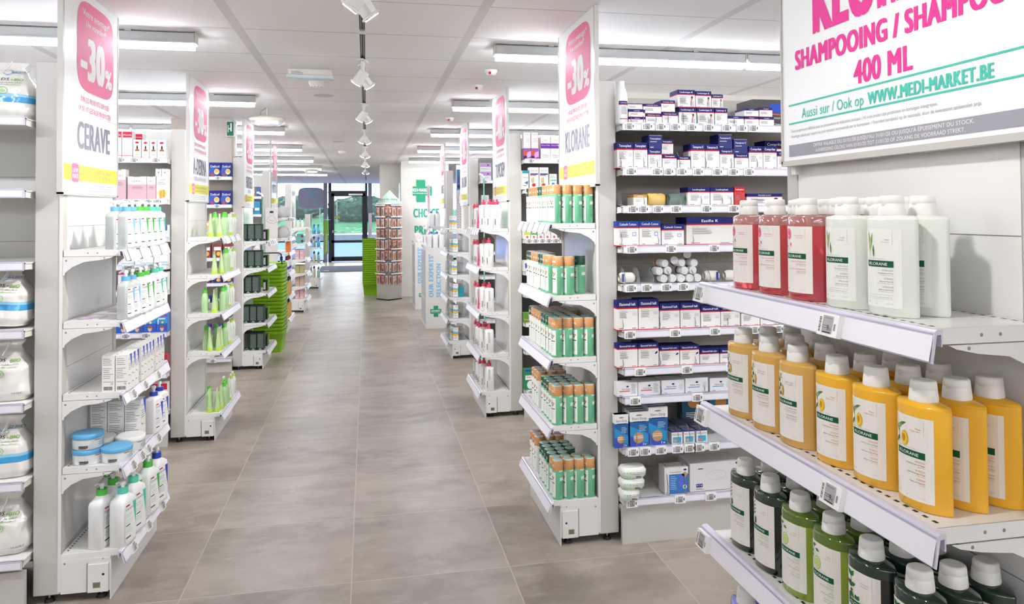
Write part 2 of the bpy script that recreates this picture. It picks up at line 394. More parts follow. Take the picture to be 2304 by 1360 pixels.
# spot track
tk = empty('lighting_track', (-.02, 0, 0)); tag(tk, 'white power track running along the ceiling over the aisle', 'track')
for q_ in (-.018, .013): MB().box(q_, q_+.005, 2.2, 21, ZC-.032, ZC, WHITE).build('track_profile', tk)
t_ = MB(); t_.box(-.013, .013, 2.2, 21, ZC-.020, ZC, DARK); t_.box(-.007, -.004, 2.2, 21, ZC-.026, ZC-.02, ZINC); t_.box(.004, .007, 2.2, 21, ZC-.026, ZC-.02, ZINC); t_.build('track_conductor', tk)
for y in (3.75, 5.05, 7.2, 9.4): MB().box(-.017, .017, y, y+.05, ZC-.034, ZC-.018, WHITE).build('track_joint', tk)
SE = mat('#ffffff', .4, emit=30)
def make_head(s):
    # a flat slab lamp head tilted towards side s (-1 left, +1 right)
    t = empty('track_spotlight')
    a = MB(); a.box(-.02, .02, -.05, .05, -.012, 0, WHITE, .003); a.box(-.006*1, .006, -.02, .02, -.09, -.01, WHITE); a.build('adapter', t)
    c, n = math.cos(math.radians(52)), math.sin(math.radians(52))
    def tr(p):                      # local slab axes -> lean sideways and a bit down the aisle
        x, y, z = p
        X = c*x*s+n*z*s*-1; Z = -n*x-c*z
        return (X, y, Z-.085)
    b = MB()
    def tb(x0, x1, y0, y1, z0, z1, m_):
        q = MB().box(x0, x1, y0, y1, z0, z1, m_, .006); b.add([tr(p) for p in q.V], q.F, m_)
    tb(-.02, .062, -.050, .050, -.016, .016, WHITE); tb(.058, .070, -.056, .056, -.024, .024, WHITE)
    b.build('lamp_head', t)
    e = MB()
    for yy in (-.027, .027):
        q = MB().loft([(0, .018, .022, 2), (.002, .018, .022, 2)], SE, 14); e.add([tr((.0705+p[2], yy+p[1], p[0])) for p in q.V], q.F, SE)
    e.build('led_lens', t)
    return t
def add_spot(par, s, tx, ty, tz, x, y, z, k=1):
    l = bpy.data.lights.new('spot_beam', 'SPOT'); l.energy = SPOT_W*4*k; l.spot_size = math.radians(75); l.spot_blend = .9; l.shadow_soft_size = .05; l.color = SPOT_COL
    o = bpy.data.objects.new('spot_beam', l); COL.objects.link(o)
    d = Vector((tx-x, ty-y, tz-z)); o.parent = par
    rz = par.rotation_euler[2]
    d.rotate(Matrix.Rotation(-rz, 3, 'Z'))
    o.rotation_euler = d.to_track_quat('-Z', 'Y').to_euler(); o.location = (s*.09*1, 0, -.19)
PROTO['headL'] = lambda: make_head(-1); PROTO['headR'] = lambda: make_head(1)
for k, y in enumerate((.8, 2.86, 4.5, 6.28, 8.23, 10.3, 12.4, 14.6)):
    for s in (-1, 1):
        yy = y+(.065 if s > 0 else -.045)
        wh = 'leaning %s over the aisle' % ('left' if s < 0 else 'right')
        lb = 'white track spotlight %s, %s one along the track' % (wh, NTH[k-1] if k else 'rearmost')
        o = place('headL' if s < 0 else 'headR', (-.02, yy, ZC-.03), math.radians(18*s), lb, 'spotlight', 'track spotlights')
        if k < 7: add_spot(o, s, s*1.05, yy+.45, 1.25, -.02, yy, ZC-.2, .36 if k == 0 else 1)
# ---------------- shop shelving ----------------
def fbox(mb, fn, u0, u1, v0, v1, d0, d1, m_):
    vs = [fn(u, v, d) for d in (d0, d1) for v in (v0, v1) for u in (u0, u1)]
    mb.add(vs, [(0, 1, 3, 2), (4, 6, 7, 5), (0, 4, 5, 1), (2, 3, 7, 6), (0, 2, 6, 4), (1, 5, 7, 3)], m_)
def slope_fn(sdir, base, top, y, drop=.05, outw=.018):
    # printing frame on a slanted rail face; sdir: '+x', '-x' or '-y'
    L_ = math.hypot(drop, outw); a, b = outw/L_, drop/L_
    def fn(u, v, d):
        o = base-(v)*a+d*b; z = top+v*b+d*a
        if sdir == '+x': return (o, y+u, z)
        if sdir == '-x': return (-o, y-u, z)
        return (y+u, -o, z)
    return fn
ESLD = mat('#a9a5a4', .3); ESLK = paper('#3a3a3e')
def esl(mb, fn, u, v, price, big=False, w=.056, h=.040):
    fbox(mb, fn, u, u+w, v, v+h, .001, .011, WHITE)
    g = lambda a, b, d: fn(u+a, v+b, d+.0113)
    mb.rect2(g, .013*w/.056, .005, w-.014, h-.004, ESLD, 1)
    k = 0; r = random.Random(int(u*999) % 97)
    y_ = .006
    while y_ < h-.008:
        t = .0008+.0012*r.random(); mb.rect2(g, .003, y_, .009, y_+t, ESLK, 1); y_ += t+.0012
    a, b = price.split(',')
    x0 = .013*w/.056
    mb.text2(g, a, w-.0235, .010, .0105, ESLK, 2, al='r', bold=.02, res=3 if big else 1)
    mb.text2(g, b, w-.0225, .0105, .005, ESLK, 2, al='l', res=2)
    mb.rect2(g, x0+.003, .0055, w-.017, .0078, ESLK, 2)
    for q in range(2): mb.rect2(g, x0+.001, .014+.004*q, x0+.015, .0147+.004*q, ESLK, 2)
    mb.rect2(g, x0+.004, h-.0085, w-.018, h-.0078, ESLK, 2)
    mb.rect2(g, w-.0105, .012, w-.006, .024, ESLK if not big else GREY, 1)
def tray(name, s, y0, y1, dep, top, unit, rail=(0, 0), tags=(), cards=0, holes=True, price='9,45', nearb=True, big=False, slant=.018):
    # s=+1 left unit (shelf points to +x), s=-1 right unit; local x measured from the back panel
    sh = MB(); X = lambda v: v*s
    sh.box(X(.004), X(dep), y0+.004, y1-.004, top-.004, top, METAL)
    for yy in (y0+.002, y1-.005): sh.box(X(.004), X(dep), yy, yy+.003, top-.024, top, METAL)
    sh.box(X(dep-.003), X(dep), y0+.004, y1-.004, top-.022, top, METAL)
    up = lambda u, v, d: (u, v, top+d)
    if holes:
        n = int((y1-y0-.04)/.021)
        for i in range(n):
            yy = y0+.02+.021*i
            for xx in (.018, dep-.022): sh.rect2(up, X(xx)-.003, yy, X(xx)+.003, yy+.010, DARK, 1)
    nf = lambda u, v, d: (u, y0+.002-d, v)
    for xx in (dep*.42, dep*.58): sh.ell2(nf, X(xx), top-.012, .003, .003, GREY, 1, 8)
    o = sh.build('shelf', unit)
    for yy in (y0-.001, y1-.002):
        br = MB()
        pts = [(X(.002), top-.026), (X(dep*.86), top-.026), (X(dep*.80), top-.032), (X(dep*.62), top-.040), (X(dep*.36), top-.046), (X(dep*.16), top-.066), (X(.010), top-.088), (X(.008), top-.098), (X(.002), top-.098)]
        br.prism(pts, yy, yy+.003, METAL, 'y')
        nb = lambda u, v, d: (u, yy-d, v)
        br.ell2(nb, X(.014), top-.040, .004, .004, GREY, 1, 8); br.ell2(nb, X(dep*.70), top-.031, .003, .003, GREY, 1, 8)
        br.build('bracket', o)
    # price rail
    ra, rb = y0+rail[0], y1+rail[1]
    r = MB()
    B, T = dep+.008, top-.001; dn = .046; ow = slant
    prof = [(dep-.002, T+.003), (B, T+.003), (B+.004, T), (B+ow, T-dn), (B+ow-.003, T-dn-.001), (B, T-.005), (dep+.001, T-.004), (dep+.001, T-.022), (dep-.001, T-.022)]
    r.prism([(X(a), b) for a, b in prof], ra, rb, RAILP, 'y')
    fn = slope_fn('+x' if s > 0 else '-x', B+.003, T, 0, dn, ow)
    a, b = (ra+.002, rb-.002) if s > 0 else (-rb+.002, -ra-.002)
    r.rect2(fn, a, -.044, b, -.006, RAILW, 4)
    r.rect2(fn, a, -.0045, b, -.0025, mat('#a8a3ba', .3), 5)
    r.box(X(dep-.004), X(dep+.006), y0-.006, y0+.002, top-.021, top-.005, DARK)
    r.build('price_rail', o)
    for i, t in enumerate(tags):
        g = MB(); esl(g, fn, (t if s > 0 else -t)-.028, -.046, price, big); g.build('price_tag', o)
    if cards:
        for i in range(cards):
            g = MB(); yy = ra+.03+(rb-ra-.06)*(i+.5)/cards; u = yy if s > 0 else -yy
            w = (rb-ra)/cards*.36
            fbox(g, fn, u-w, u+w*.6, -.052, .002, .004, .007, mat('#f4f4f6', .15, alpha=.75)); fbox(g, fn, u-w*.8, u+w*.3, -.046, -.006, .008, .0085, WHITE)
            g.build('price_card', o)
    return o
def end_unit(label, s, xp, y0, y1, zs, dep=.215, tags=None, cards=5, ptop=2.08, base=None, seam=1.455, foot=True, railx=None, price='9,45', big=False, slant=.018, post=.098, zbase=None):
    u = empty('end_shelving_unit', (xp, y0, 0)); tag(u, label, 'shelf unit', 'end shelving units facing the aisle')
    Lg = y1-y0; X = lambda v: v*s
    pz = .034
    p = MB(); p.box(X(0), X(-post), .0, .05, pz, ptop, METAL2, .004); p.box(X(.001), X(-.010), -.002, .0, pz+.01, ptop-.01, METAL); p.build('upright_post', u)
    p = MB(); p.box(X(0), X(-post), Lg-.05, Lg, pz, ptop, METAL2, .004); p.build('upright_post', u)
    p = MB()
    p.box(X(-.002), X(-post+.01), .05, Lg-.05, pz+.02, ptop-.004, PANEL)
    f = side(X(-.002), 0, 0, '+x' if s > 0 else '-x')
    for z in (zs[-1]+.01, .9, seam, 1.9):
        a, b = (.05, Lg-.05) if s > 0 else (-Lg+.05, -.05)
        p.rect2(f, a, z-.001, b, z+.001, GREY, 1)
    p.build('back_panel', u)
    # base
    zb = (zbase or zs[-1])-.004; bd = (base or dep*.82)
    for yy in (0, Lg-.006): MB().box(X(.0), X(bd), yy, yy+.006, pz, zb, METAL).build('base_side', u)
    q = MB(); q.box(X(bd), X(bd+.004), -.004, Lg+.004, .0, zb-.03, METAL); q.build('kick_plate', u)
    q = MB(); c0, c1 = bd*.55, bd*.97
    q.box(X(c0), X(c1), -.006, .0, pz-.002, zb-.045, METAL, .001); nf = lambda a, b, d: (a, -.006-d, b)
    q.ell2(nf, X(c1-.018), .10, .005, .005, DARK, 1, 10); q.rect2(nf, X(c0+.02)-.0, .05, X(c0+.045), .07, mat('#77755c', .5), 1); q.rect2(nf, X(c0+.018), .048, X(c0+.047), .072, METAL2, .5)
    q.box(X(c0-.004), X(c0-.001), -.003, 0, pz, zb-.04, GREY)
    q.build('base_cover', u)
    if foot:
        for xx, yy in ((bd*.78, .03), (-post*.5, .03), (bd*.78, Lg-.03), (-post*.5, Lg-.03)):
            q = MB(); q.cyl(X(xx), yy, .0, .013, .020, RUB, 12, .015); q.cyl(X(xx), yy, .013, pz+.005, .005, ZINC, 8); q.build('levelling_foot', u)
    for i, z in enumerate(zs):
        tg = (tags or {}).get(i, ())
        tray('shelf', s, 0, Lg, dep, z, u, railx or (-.03, .0), tg, cards if i == 0 else 0, True, price, big=big, slant=slant)
    return u
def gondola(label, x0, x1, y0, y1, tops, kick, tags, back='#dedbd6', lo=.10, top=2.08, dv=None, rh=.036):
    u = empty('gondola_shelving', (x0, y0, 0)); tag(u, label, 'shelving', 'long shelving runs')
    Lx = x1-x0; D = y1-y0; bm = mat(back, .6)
    p = MB(); p.box(0, Lx, D-.02, D, .03, top, bm)
    f = side(0, D-.02, 0, '-y')
    for z in tops[1:]: p.rect2(f, 0, z+.06, Lx, z+.062, GREY, 1)
    p.build('back_panel', u)
    p = MB(); p.box(0, Lx, .02, .04, 0.0, kick, METAL2); p.build('kick_plate', u)
    for xx in [0.0, Lx*.5, Lx-.02]: MB().box(xx, xx+.02, D-.05, D-.02, .03, top, METAL2).build('upright', u)
    for i, z in enumerate(tops):
        s_ = MB(); s_.box(.004, Lx, .012, D-.022, z-.012, z-.008, METAL)
        zz = z-.006
        s_.box(.004, Lx, .012, .016, z-.034, z-.004, METAL)
        for xx in (.004, Lx-.008): s_.prism([(.02, z-.01), (D-.03, z-.01), (D-.03, z-.09), (D-.09, z-.05), (.02, z-.034)], xx, xx+.003, METAL, 'x')
        o = s_.build('shelf', u)
        r = MB(); fr_ = side(.008, -.004, z, '-y')
        r.box(.008, Lx, -.004, .012, z-.008, z-.002, RAILP); r.box(.008, Lx, -.003, .001, z-rh, z-.002, RAILP)
        r.rect2(fr_, .002, -rh+.004, Lx-.012, -.008, RAILW, 2); r.rect2(fr_, .0, -.0075, Lx-.01, -.0062, mat('#a8a3ba', .3), 2)
        r.build('price_rail', o)
        for k, (t, pr) in enumerate(tags.get(i, ())):
            g = MB(); ff = side(t, -.004, z-rh, '-y'); esl(g, ff, 0, 0, pr, False, .050, .035); g.build('price_tag', o)
        for t in (dv or {}).get(i, ()):
            g = MB(); hh = .10 if not isinstance(t, tuple) else t[1]; t = t if not isinstance(t, tuple) else t[0]
            pts = [(.02, z), (.24, z), (.24, z+hh*.9), (.10, z+hh), (.045, z+hh*.95), (.018, z+hh*.62), (.012, z+hh*.2)]
            g.prism(pts, t, t+.0012, ACRYL, 'x')
            g.tube([(t, .012, z+.004), (t, .008, z+hh*.3), (t, .02, z+hh*.65), (t, .045, z+hh*.96)], .0016, mat('#6e7276', .15), 5)
            g.cyl(t, .010, z-.002, z+.004, .010, ACRYL, 10)
            g.build('shelf_divider', o)
    return u
# promo board hanging over an end unit
PK = paper('#ee7fa2'); PKL = paper('#ec86a4'); YL = paper('#e6ee5c'); BRG = paper('#93929f'); BRG2 = paper('#c9c8d0'); SIGNW = mat('#f6f6f6', .35)
def promo(label, s, x, y0, y1, z0, z1, pct, brand, sub, res=2, bare=False):
    u = empty('promotion_sign', (x, y0, z0)); tag(u, label, 'sign', 'hanging promotion boards')
    Lg, H = y1-y0, z1-z0; X = lambda v: v*s
    b = MB(); b.box(X(0), X(-.012), 0, Lg, 0, H, ACRYL if bare else SIGNW); b.build('board', u)
    f = MB()
    for a, c, d, e in ((-.004, .010, -.004, H), (Lg-.008, Lg+.003, -.004, H), (-.004, Lg+.003, -.006, .004)): f.box(X(.002), X(-.018), a, c, d, e, METAL2)
    f.build('frame', u)
    p = MB()
    g = (lambda u_, v, d: (X(.0006+d), u_, v)) if s > 0 else (lambda u_, v, d: (X(.0006+d), Lg-u_, v))
    V = lambda t: H*(1-t); Uc = Lg*.5
    cx = Lg*.56
    p.ell2(g, cx, V(.265), Lg*.34, H*.225, PK, 1, 40, 4.5)
    p.text2(g, 'Votre avantage*', cx, V(.115), H*.034, WH, 2, Lg*.50, 'c', .02, res)
    p.text2(g, 'Uw voordeel*', cx, V(.165), H*.034, WH, 2, Lg*.38, 'c', .02, res)
    p.text2(g, pct[:-1], cx-Lg*.06, V(.425), H*.215, WH, 2, Lg*.44, 'c', .05, res+1)
    p.text2(g, '%', cx+Lg*.235, V(.425), H*.10, WH, 2, Lg*.14, 'c', .03, res)
    p.text2(g, 'SUR LES PRODUITS EXPOS\u00c9S', cx-.01, V(.545), H*.028, PKL, 1, Lg*.52, 'c', .02, 1)
    p.text2(g, 'OP DE UITGESTALDE PRODUCTEN', cx-.01, V(.592), H*.028, PKL, 1, Lg*.60, 'c', .02, 1)
    p.rect2(g, 0.01, V(.602), Lg-.01, V(.600), BRG2, 1)
    bw = Lg*.66 if len(brand) > 6 else Lg*.60
    p.text2(g, brand, Uc+.02, V(.775), H*.135, BRG, 1, bw, 'c', .034, res+1)
    if sub: p.text2(g, sub, Uc+.02, V(.83), H*.035, BRG2, 1, Lg*.62 if len(sub) > 9 else Lg*.3, 'c', .02, 1)
    p.rect2(g, .012, V(.935), Lg-.012, V(.86), YL, 1)
    p.ell2(g, Lg*.20, V(.898), Lg*.06, H*.045, PK, 2, 24, 5)
    for i, t in enumerate(('LOW', 'PRICE')): p.text2(g, t, Lg*.20, V(.897+.028*i), H*.022, WH, 3, Lg*.09, 'c', .02, 1)
    p.text2(g, 'Moins cher ailleurs? On vous REMBOURSE la diff\u00e9rence!', Lg*.28, V(.892), H*.020, PK, 2, Lg*.58, 'l', .01, 1)
    p.text2(g, 'Elders goedkoper? We betalen u HET VERSCHIL terug!', Lg*.28, V(.920), H*.020, PK, 2, Lg*.56, 'l', .01, 1)
    for i in range(3): p.rect2(g, Lg*.06, V(.956+.013*i), Lg*(.88-.03*i), V(.951+.013*i), BRG2, 1)
    p.build('printed_poster', u)
    return u
LX, RX = -1.163, 1.030
LZ1 = [1.362, 1.082, .802, .518, .190]
end_unit('end shelving unit on the left holding white pump bottles and blue-lidded tubs, nearest', 1, LX, 3.19, 3.83, LZ1, tags={2: (.06, .22, .42), 3: (.06, .18, .27, .43), 4: (.07, .28, .50)}, cards=4, ptop=2.10, slant=.016)
end_unit('end shelving unit on the left holding lime green tubes and bottles', 1, LX-.005, 5.25, 5.89, [1.348, 1.098, .841, .586, .181], cards=3, ptop=2.065)
end_unit('end shelving unit on the left stacked with dark green cartons', 1, LX-.006, 7.56, 8.2, [1.236, .977, .731, .444, .178], cards=4, ptop=2.05)
L4Z = [1.45, 1.20, 1.02, .765, .47, .195]
end_unit('end shelving unit on the left with golden oil bottles behind the green basket stack', 1, LX-.006, 9.62, 10.26, L4Z, cards=4, ptop=2.03)
end_unit('end shelving unit on the left with pink cartons and plush toys, fifth away', 1, LX+.045, 11.75, 12.39, [1.28, 1.045, .80, .59, .39, .20], cards=4, ptop=1.95)
end_unit('farthest end shelving unit on the left, with blue and green mouthwash bottles', 1, -1.115, 15.42, 16.05, [1.09, .825, .508, .21], dep=.20, cards=3, ptop=1.49)
end_unit('foreground end shelving unit on the right full of plant shampoo bottles', -1, 1.035, .97, 1.70, [1.322, 1.025, .722, .42, .19], dep=.21, tags={0: (.215, .735), 1: (.215, .735), 2: (.215, .735)}, cards=0, railx=(-.02, .035), big=True, slant=.010, seam=1.456, post=.10)
end_unit('end shelving unit on the right packed with dry shampoo spray cans', -1, RX, 3.27, 3.89, [1.449, 1.122, .841, .536, .202], cards=5, ptop=2.105, railx=(-.03, 0))
end_unit('end shelving unit on the right with white bottles and pink pumps', -1, RX, 5.41, 6.03, [1.381, 1.095, .767, .462, .188], cards=5, ptop=2.088)
end_unit('end shelving unit on the right with sun care cartons in clear trays', -1, RX+.008, 7.64, 8.28, [1.327, 1.09, .857, .627, .407, .176], cards=5, ptop=2.07)
end_unit('far end shelving unit on the right with white bottles and blue pumps', -1, RX+.01, 9.95, 10.55, [1.32], cards=5, ptop=2.065, zbase=.19, base=.018)
promo('promotion board reading CERAVE and -30%, hanging above the white pump bottles', 1, LX+.012, 3.15, 3.80, 1.585, 2.43, '-30%', 'CERAVE', '', 3)
promo('promotion board reading A-DERMA and -30%, above the lime green bottles', 1, LX+.008, 5.25, 5.88, 1.588, 2.43, '-30%', 'A-DERMA', 'VERGOMFORT')
promo('promotion board reading FURTERER and -35%, above the dark green cartons', 1, LX+.0, 7.56, 8.19, 1.566, 2.43, '-35%', 'FURTERER', 'TONUCIA', 1)
promo('transparent promotion panel above the golden oil bottles on the left', 1, LX, 9.66, 10.3, 1.58, 2.42, '-30%', 'PHYTO', '', 1, True)
promo('promotion board reading KLORANE and -30%, above the dry shampoo spray cans', -1, RX-.025, 3.19, 3.83, 1.62, 2.43, '-30%', 'KLORANE', 'SHAMPOOING SEC / DROGE SHAMPOO', 3)
promo('promotion board reading TOPICREM and -40%, above the pink pump bottles', -1, RX-.012, 5.41, 6.03, 1.584, 2.43, '-40%', 'TOPICREM', '')
promo('promotion board on the right, above the sun care cartons', -1, RX-.005, 7.64, 8.26, 1.58, 2.43, '-30%', 'SVR SUN', '', 1)
promo('far promotion board on the right, above the blue pump bottles', -1, RX-.01, 9.95, 10.5, 1.572, 2.43, '-30%', 'URIAGE', '', 1)
promo('farthest small promotion board on the right, before the lettered wall', -1, .985, 12.05, 12.38, 1.035, 1.96, '-30%', 'AVENE', '', 1)
# foreground sign
def big_sign():
    s, x, y0, y1, z0, z1 = -1, 1.0, .93, 1.656, 1.617, 2.43
    u = empty('promotion_sign', (x, y0, z0)); tag(u, 'large foreground promotion board reading SHAMPOOING / SHAMPOO 400 ML, above the shampoo bottles', 'sign', 'hanging promotion boards')
    Lg, H = y1-y0, z1-z0
    MB().box(0, .014, 0, Lg, 0, H, SIGNW).build('board', u)
    f = MB()
    for a, c, d, e in ((-.004, .006, -.004, H), (Lg-.003, Lg+.003, -.004, H), (-.004, Lg+.003, -.010, .003)): f.box(-.003, .022, a, c, d, e, METAL2)
    f.build('frame', u)
    for q_ in (Lg-.03, .03): MB().box(.014, .030, q_, q_+.018, -.03, H, METAL).build('bracket', u)
    p = MB(); g = lambda u_, v, d: (-.0006-d, Lg-u_, v)
    Z = lambda z: z-z0; U = lambda y: y1-y
    MG = paper('#ee3f9c'); TL = paper('#4fc9b4'); GB = paper('#a3a2aa')
    p.text2(g, 'KLORANE', U(1.525), Z(1.905), .150, MG, 1, .50, 'l', .05, 5)
    p.text2(g, 'SHAMPOOING / SHAMPOO', U(1.598), Z(1.834), .046, MG, 1, .60, 'l', .042, 5)
    p.text2(g, '400 ML', U(1.383), Z(1.763), .050, MG, 1, .172, 'l', .03, 5)
    p.rect2(g, U(1.628), Z(1.750), Lg-.02, Z(1.754), TL); p.rect2(g, U(1.627), Z(1.706), Lg-.02, Z(1.710), TL)
    p.text2(g, 'Aussi sur / Ook op', U(1.574), Z(1.7165), .024, TL, 1, .222, 'l', .015, 4)
    p.text2(g, 'WWW.MEDI-MARKET.BE', U(1.340), Z(1.7145), .026, TL, 1, .312, 'l', .035, 4)
    p.text2(g, 'Tous nos prix sont affich\u00e9s avec les promotions et r\u00e9ductions incluses. / Al onze prijzen zijn promoties en kortingen inbegrepen.', U(1.619), Z(1.6865), .0075, GB, 1, .468, 'l', 0, 2)
    p.text2(g, '*Avantage calcul\u00e9 par rapport au prix national recommand\u00e9 par le fournisseur. / Voordeel berekend op de nationale, door de leverancier aanbevolen prijs.', U(1.620), Z(1.6735), .0075, GB, 1, .566, 'l', 0, 2)
    p.rect2(g, U(1.628), Z(1.629), Lg-.02, Z(1.657), GB)
    p.text2(g, 'OFFRE VALABLE DU 01/01/20 JUSQU\u2019AU 31/01/20 OU JUSQU\u2019\u00c0 \u00c9PUISEMENT DU STOCK.', U(1.528), Z(1.6455), .008, WH, 2, .458, 'l', .012, 3)
    p.text2(g, 'AANBIEDING GELDIG VAN 01/01/20 TOT 31/01/20 OF ZOLANG DE VOORRAAD STREKT.', U(1.520), Z(1.633), .008, WH, 2, .430, 'l', .012, 3)
    p.build('printed_poster', u)
big_sign()
# ---- long shelving runs seen from the front ----
RG = [1.905, 1.700, 1.529, 1.347, 1.173, .964, .795, .666, .438, .211]
TG = {0: [(.013, '16,90'), (.10, '8,75'), (.165, '10,25'), (.235, '17,35'), (.315, '17,35'), (.40, '17,35'), (.49, '2,45'), (.565, '5,15'), (.625, '7,95')],
      1: [(.02, '13,55'), (.145, '10,25'), (.20, '8,15'), (.265, '5,05'), (.345, '14,25'), (.44, '12,45'), (.52, '10,05'), (.60, '8,75')],
      2: [(.028, '2,45'), (.077, '3,15'), (.148, '3,45'), (.235, '3,45'), (.385, '15,25'), (.52, '9,15')],
      3: [(.02, '5,25'), (.208, '3,75'), (.42, '4,15'), (.6, '4,95')],
      4: [(.015, '0,55'), (.09, '0,65'), (.185, '0,85'), (.265, '1,15'), (.38, '0,95'), (.6, '1,05')],
      5: [(.008, '18,25'), (.225, '16,15'), (.42, '14,05'), (.62, '12,45'), (.74, '10,85')],
      6: [(.055, '16,25'), (.28, '14,15'), (.5, '12,65')],
      7: [(.03, '5,45'), (.33, '15,45')],
      8: [(.018, '2,45'), (.075, '2,75'), (.15, '2,45'), (.23, '1,15'), (.29, '1,45'), (.335, '6,25'), (.41, '4,15')],
      9: [(.01, '1,45'), (.24, '3,45'), (.39, '12,65')]}
DV = {0: [(.055, .06), (.115, .06), (.175, .07), (.235, .09), (.31, .09), (.38, .09), (.435, .06), (.565, .06)], 1: [(.005, .08), (.115, .08), (.18, .07), (.29, .08), (.42, .08), (.548, .08), (.68, .08)],
      2: [(.005, .06), (.115, .06), (.295, .07), (.395, .07), (.5, .07), (.545, .06)], 3: [(.005, .09), (.182, .07), (.353, .07)],
      4: [(.02, .07), (.088, .07), (.156, .07), (.235, .06), (.355, .06), (.435, .06)], 5: [(.008, .08), (.185, .08), (.358, .08), (.52, .06)],
      6: [(.008, .06), (.186, .06), (.358, .06)], 7: [(.188, .05), (.40, .05)], 8: [(.005, .12), (.068, .12), (.135, .12), (.215, .09), (.27, .07), (.325, .08), (.38, .08)], 9: [(.075, .05), (.215, .13), (.30, .13)]}
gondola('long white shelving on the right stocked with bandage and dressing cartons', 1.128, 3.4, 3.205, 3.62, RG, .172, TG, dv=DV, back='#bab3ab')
LG = [1.877, 1.602, 1.328, 1.072, .796, .504, .213]
gondola('long white shelving at the left edge holding bags of cotton pads', -3.4, -1.265, 3.11, 3.55, LG, .160, {}, back='#dcdad4', rh=.036)
L2 = [1.869, 1.601, 1.357, 1.18, 1.014, .744, .48, .232]
gondola('long shelving on the left stocked with red and pink care cartons', -3.4, -1.265, 5.16, 5.6, L2, .185, {0: [(2.135-.30, '9,75'), (2.135-.22, '0,00'), (2.135-.09, '9,95')], 1: [(1.87, '24,5'), (1.93, '28,9'), (2.0, '22,5'), (2.055, '32,5')], 2: [(2.05, '7,95')], 3: [(1.87, '13,5'), (2.02, '26,5')], 5: [(1.87, '6,95'), (1.99, '8,95')]}, dv={0: [(1.895, .05), (2.02, .05), (2.06, .05)], 1: [(1.86, .05), (1.965, .05), (2.015, .05)], 3: [(1.9, .05), (2.0, .05)]})
L3 = [1.861, 1.594, 1.34, 1.09, .85, .60, .36, .133]
gondola('long shelving on the left stocked with blue dessert cartons', -3.4, -1.262, 7.48, 7.9, L3, .115, {0: [(2.138-.145, '7,25')], 1: [(1.985, '7,25')], 7: [(1.95, '5,25')]})
L4 = [1.72, 1.50, 1.28, 1.05, .80, .55, .20]
gondola('long shelving on the left with assorted bottles, fourth row', -3.4, -1.27, 9.60, 10.0, L4, .16, {0: [(1.98, '5,45')], 1: [(1.95, '5,45')]}, top=2.0)
R2 = [1.896, 1.673, 1.307, 1.071, .908, .694, .492, .203]
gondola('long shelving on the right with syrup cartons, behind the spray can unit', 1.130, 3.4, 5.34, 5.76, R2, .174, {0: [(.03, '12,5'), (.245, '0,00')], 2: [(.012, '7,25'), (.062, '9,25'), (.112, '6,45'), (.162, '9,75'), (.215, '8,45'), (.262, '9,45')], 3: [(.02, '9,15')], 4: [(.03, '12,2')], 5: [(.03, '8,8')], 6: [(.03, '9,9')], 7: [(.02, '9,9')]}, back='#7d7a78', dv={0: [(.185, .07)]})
gondola('long shelving on the right with vitamin cartons, third row', 1.138, 3.4, 7.54, 7.96, [1.835, 1.584, 1.35, 1.1, .85, .6, .4, .2], .17, {0: [(.03, '19,9')]}, back='#7d7a78')
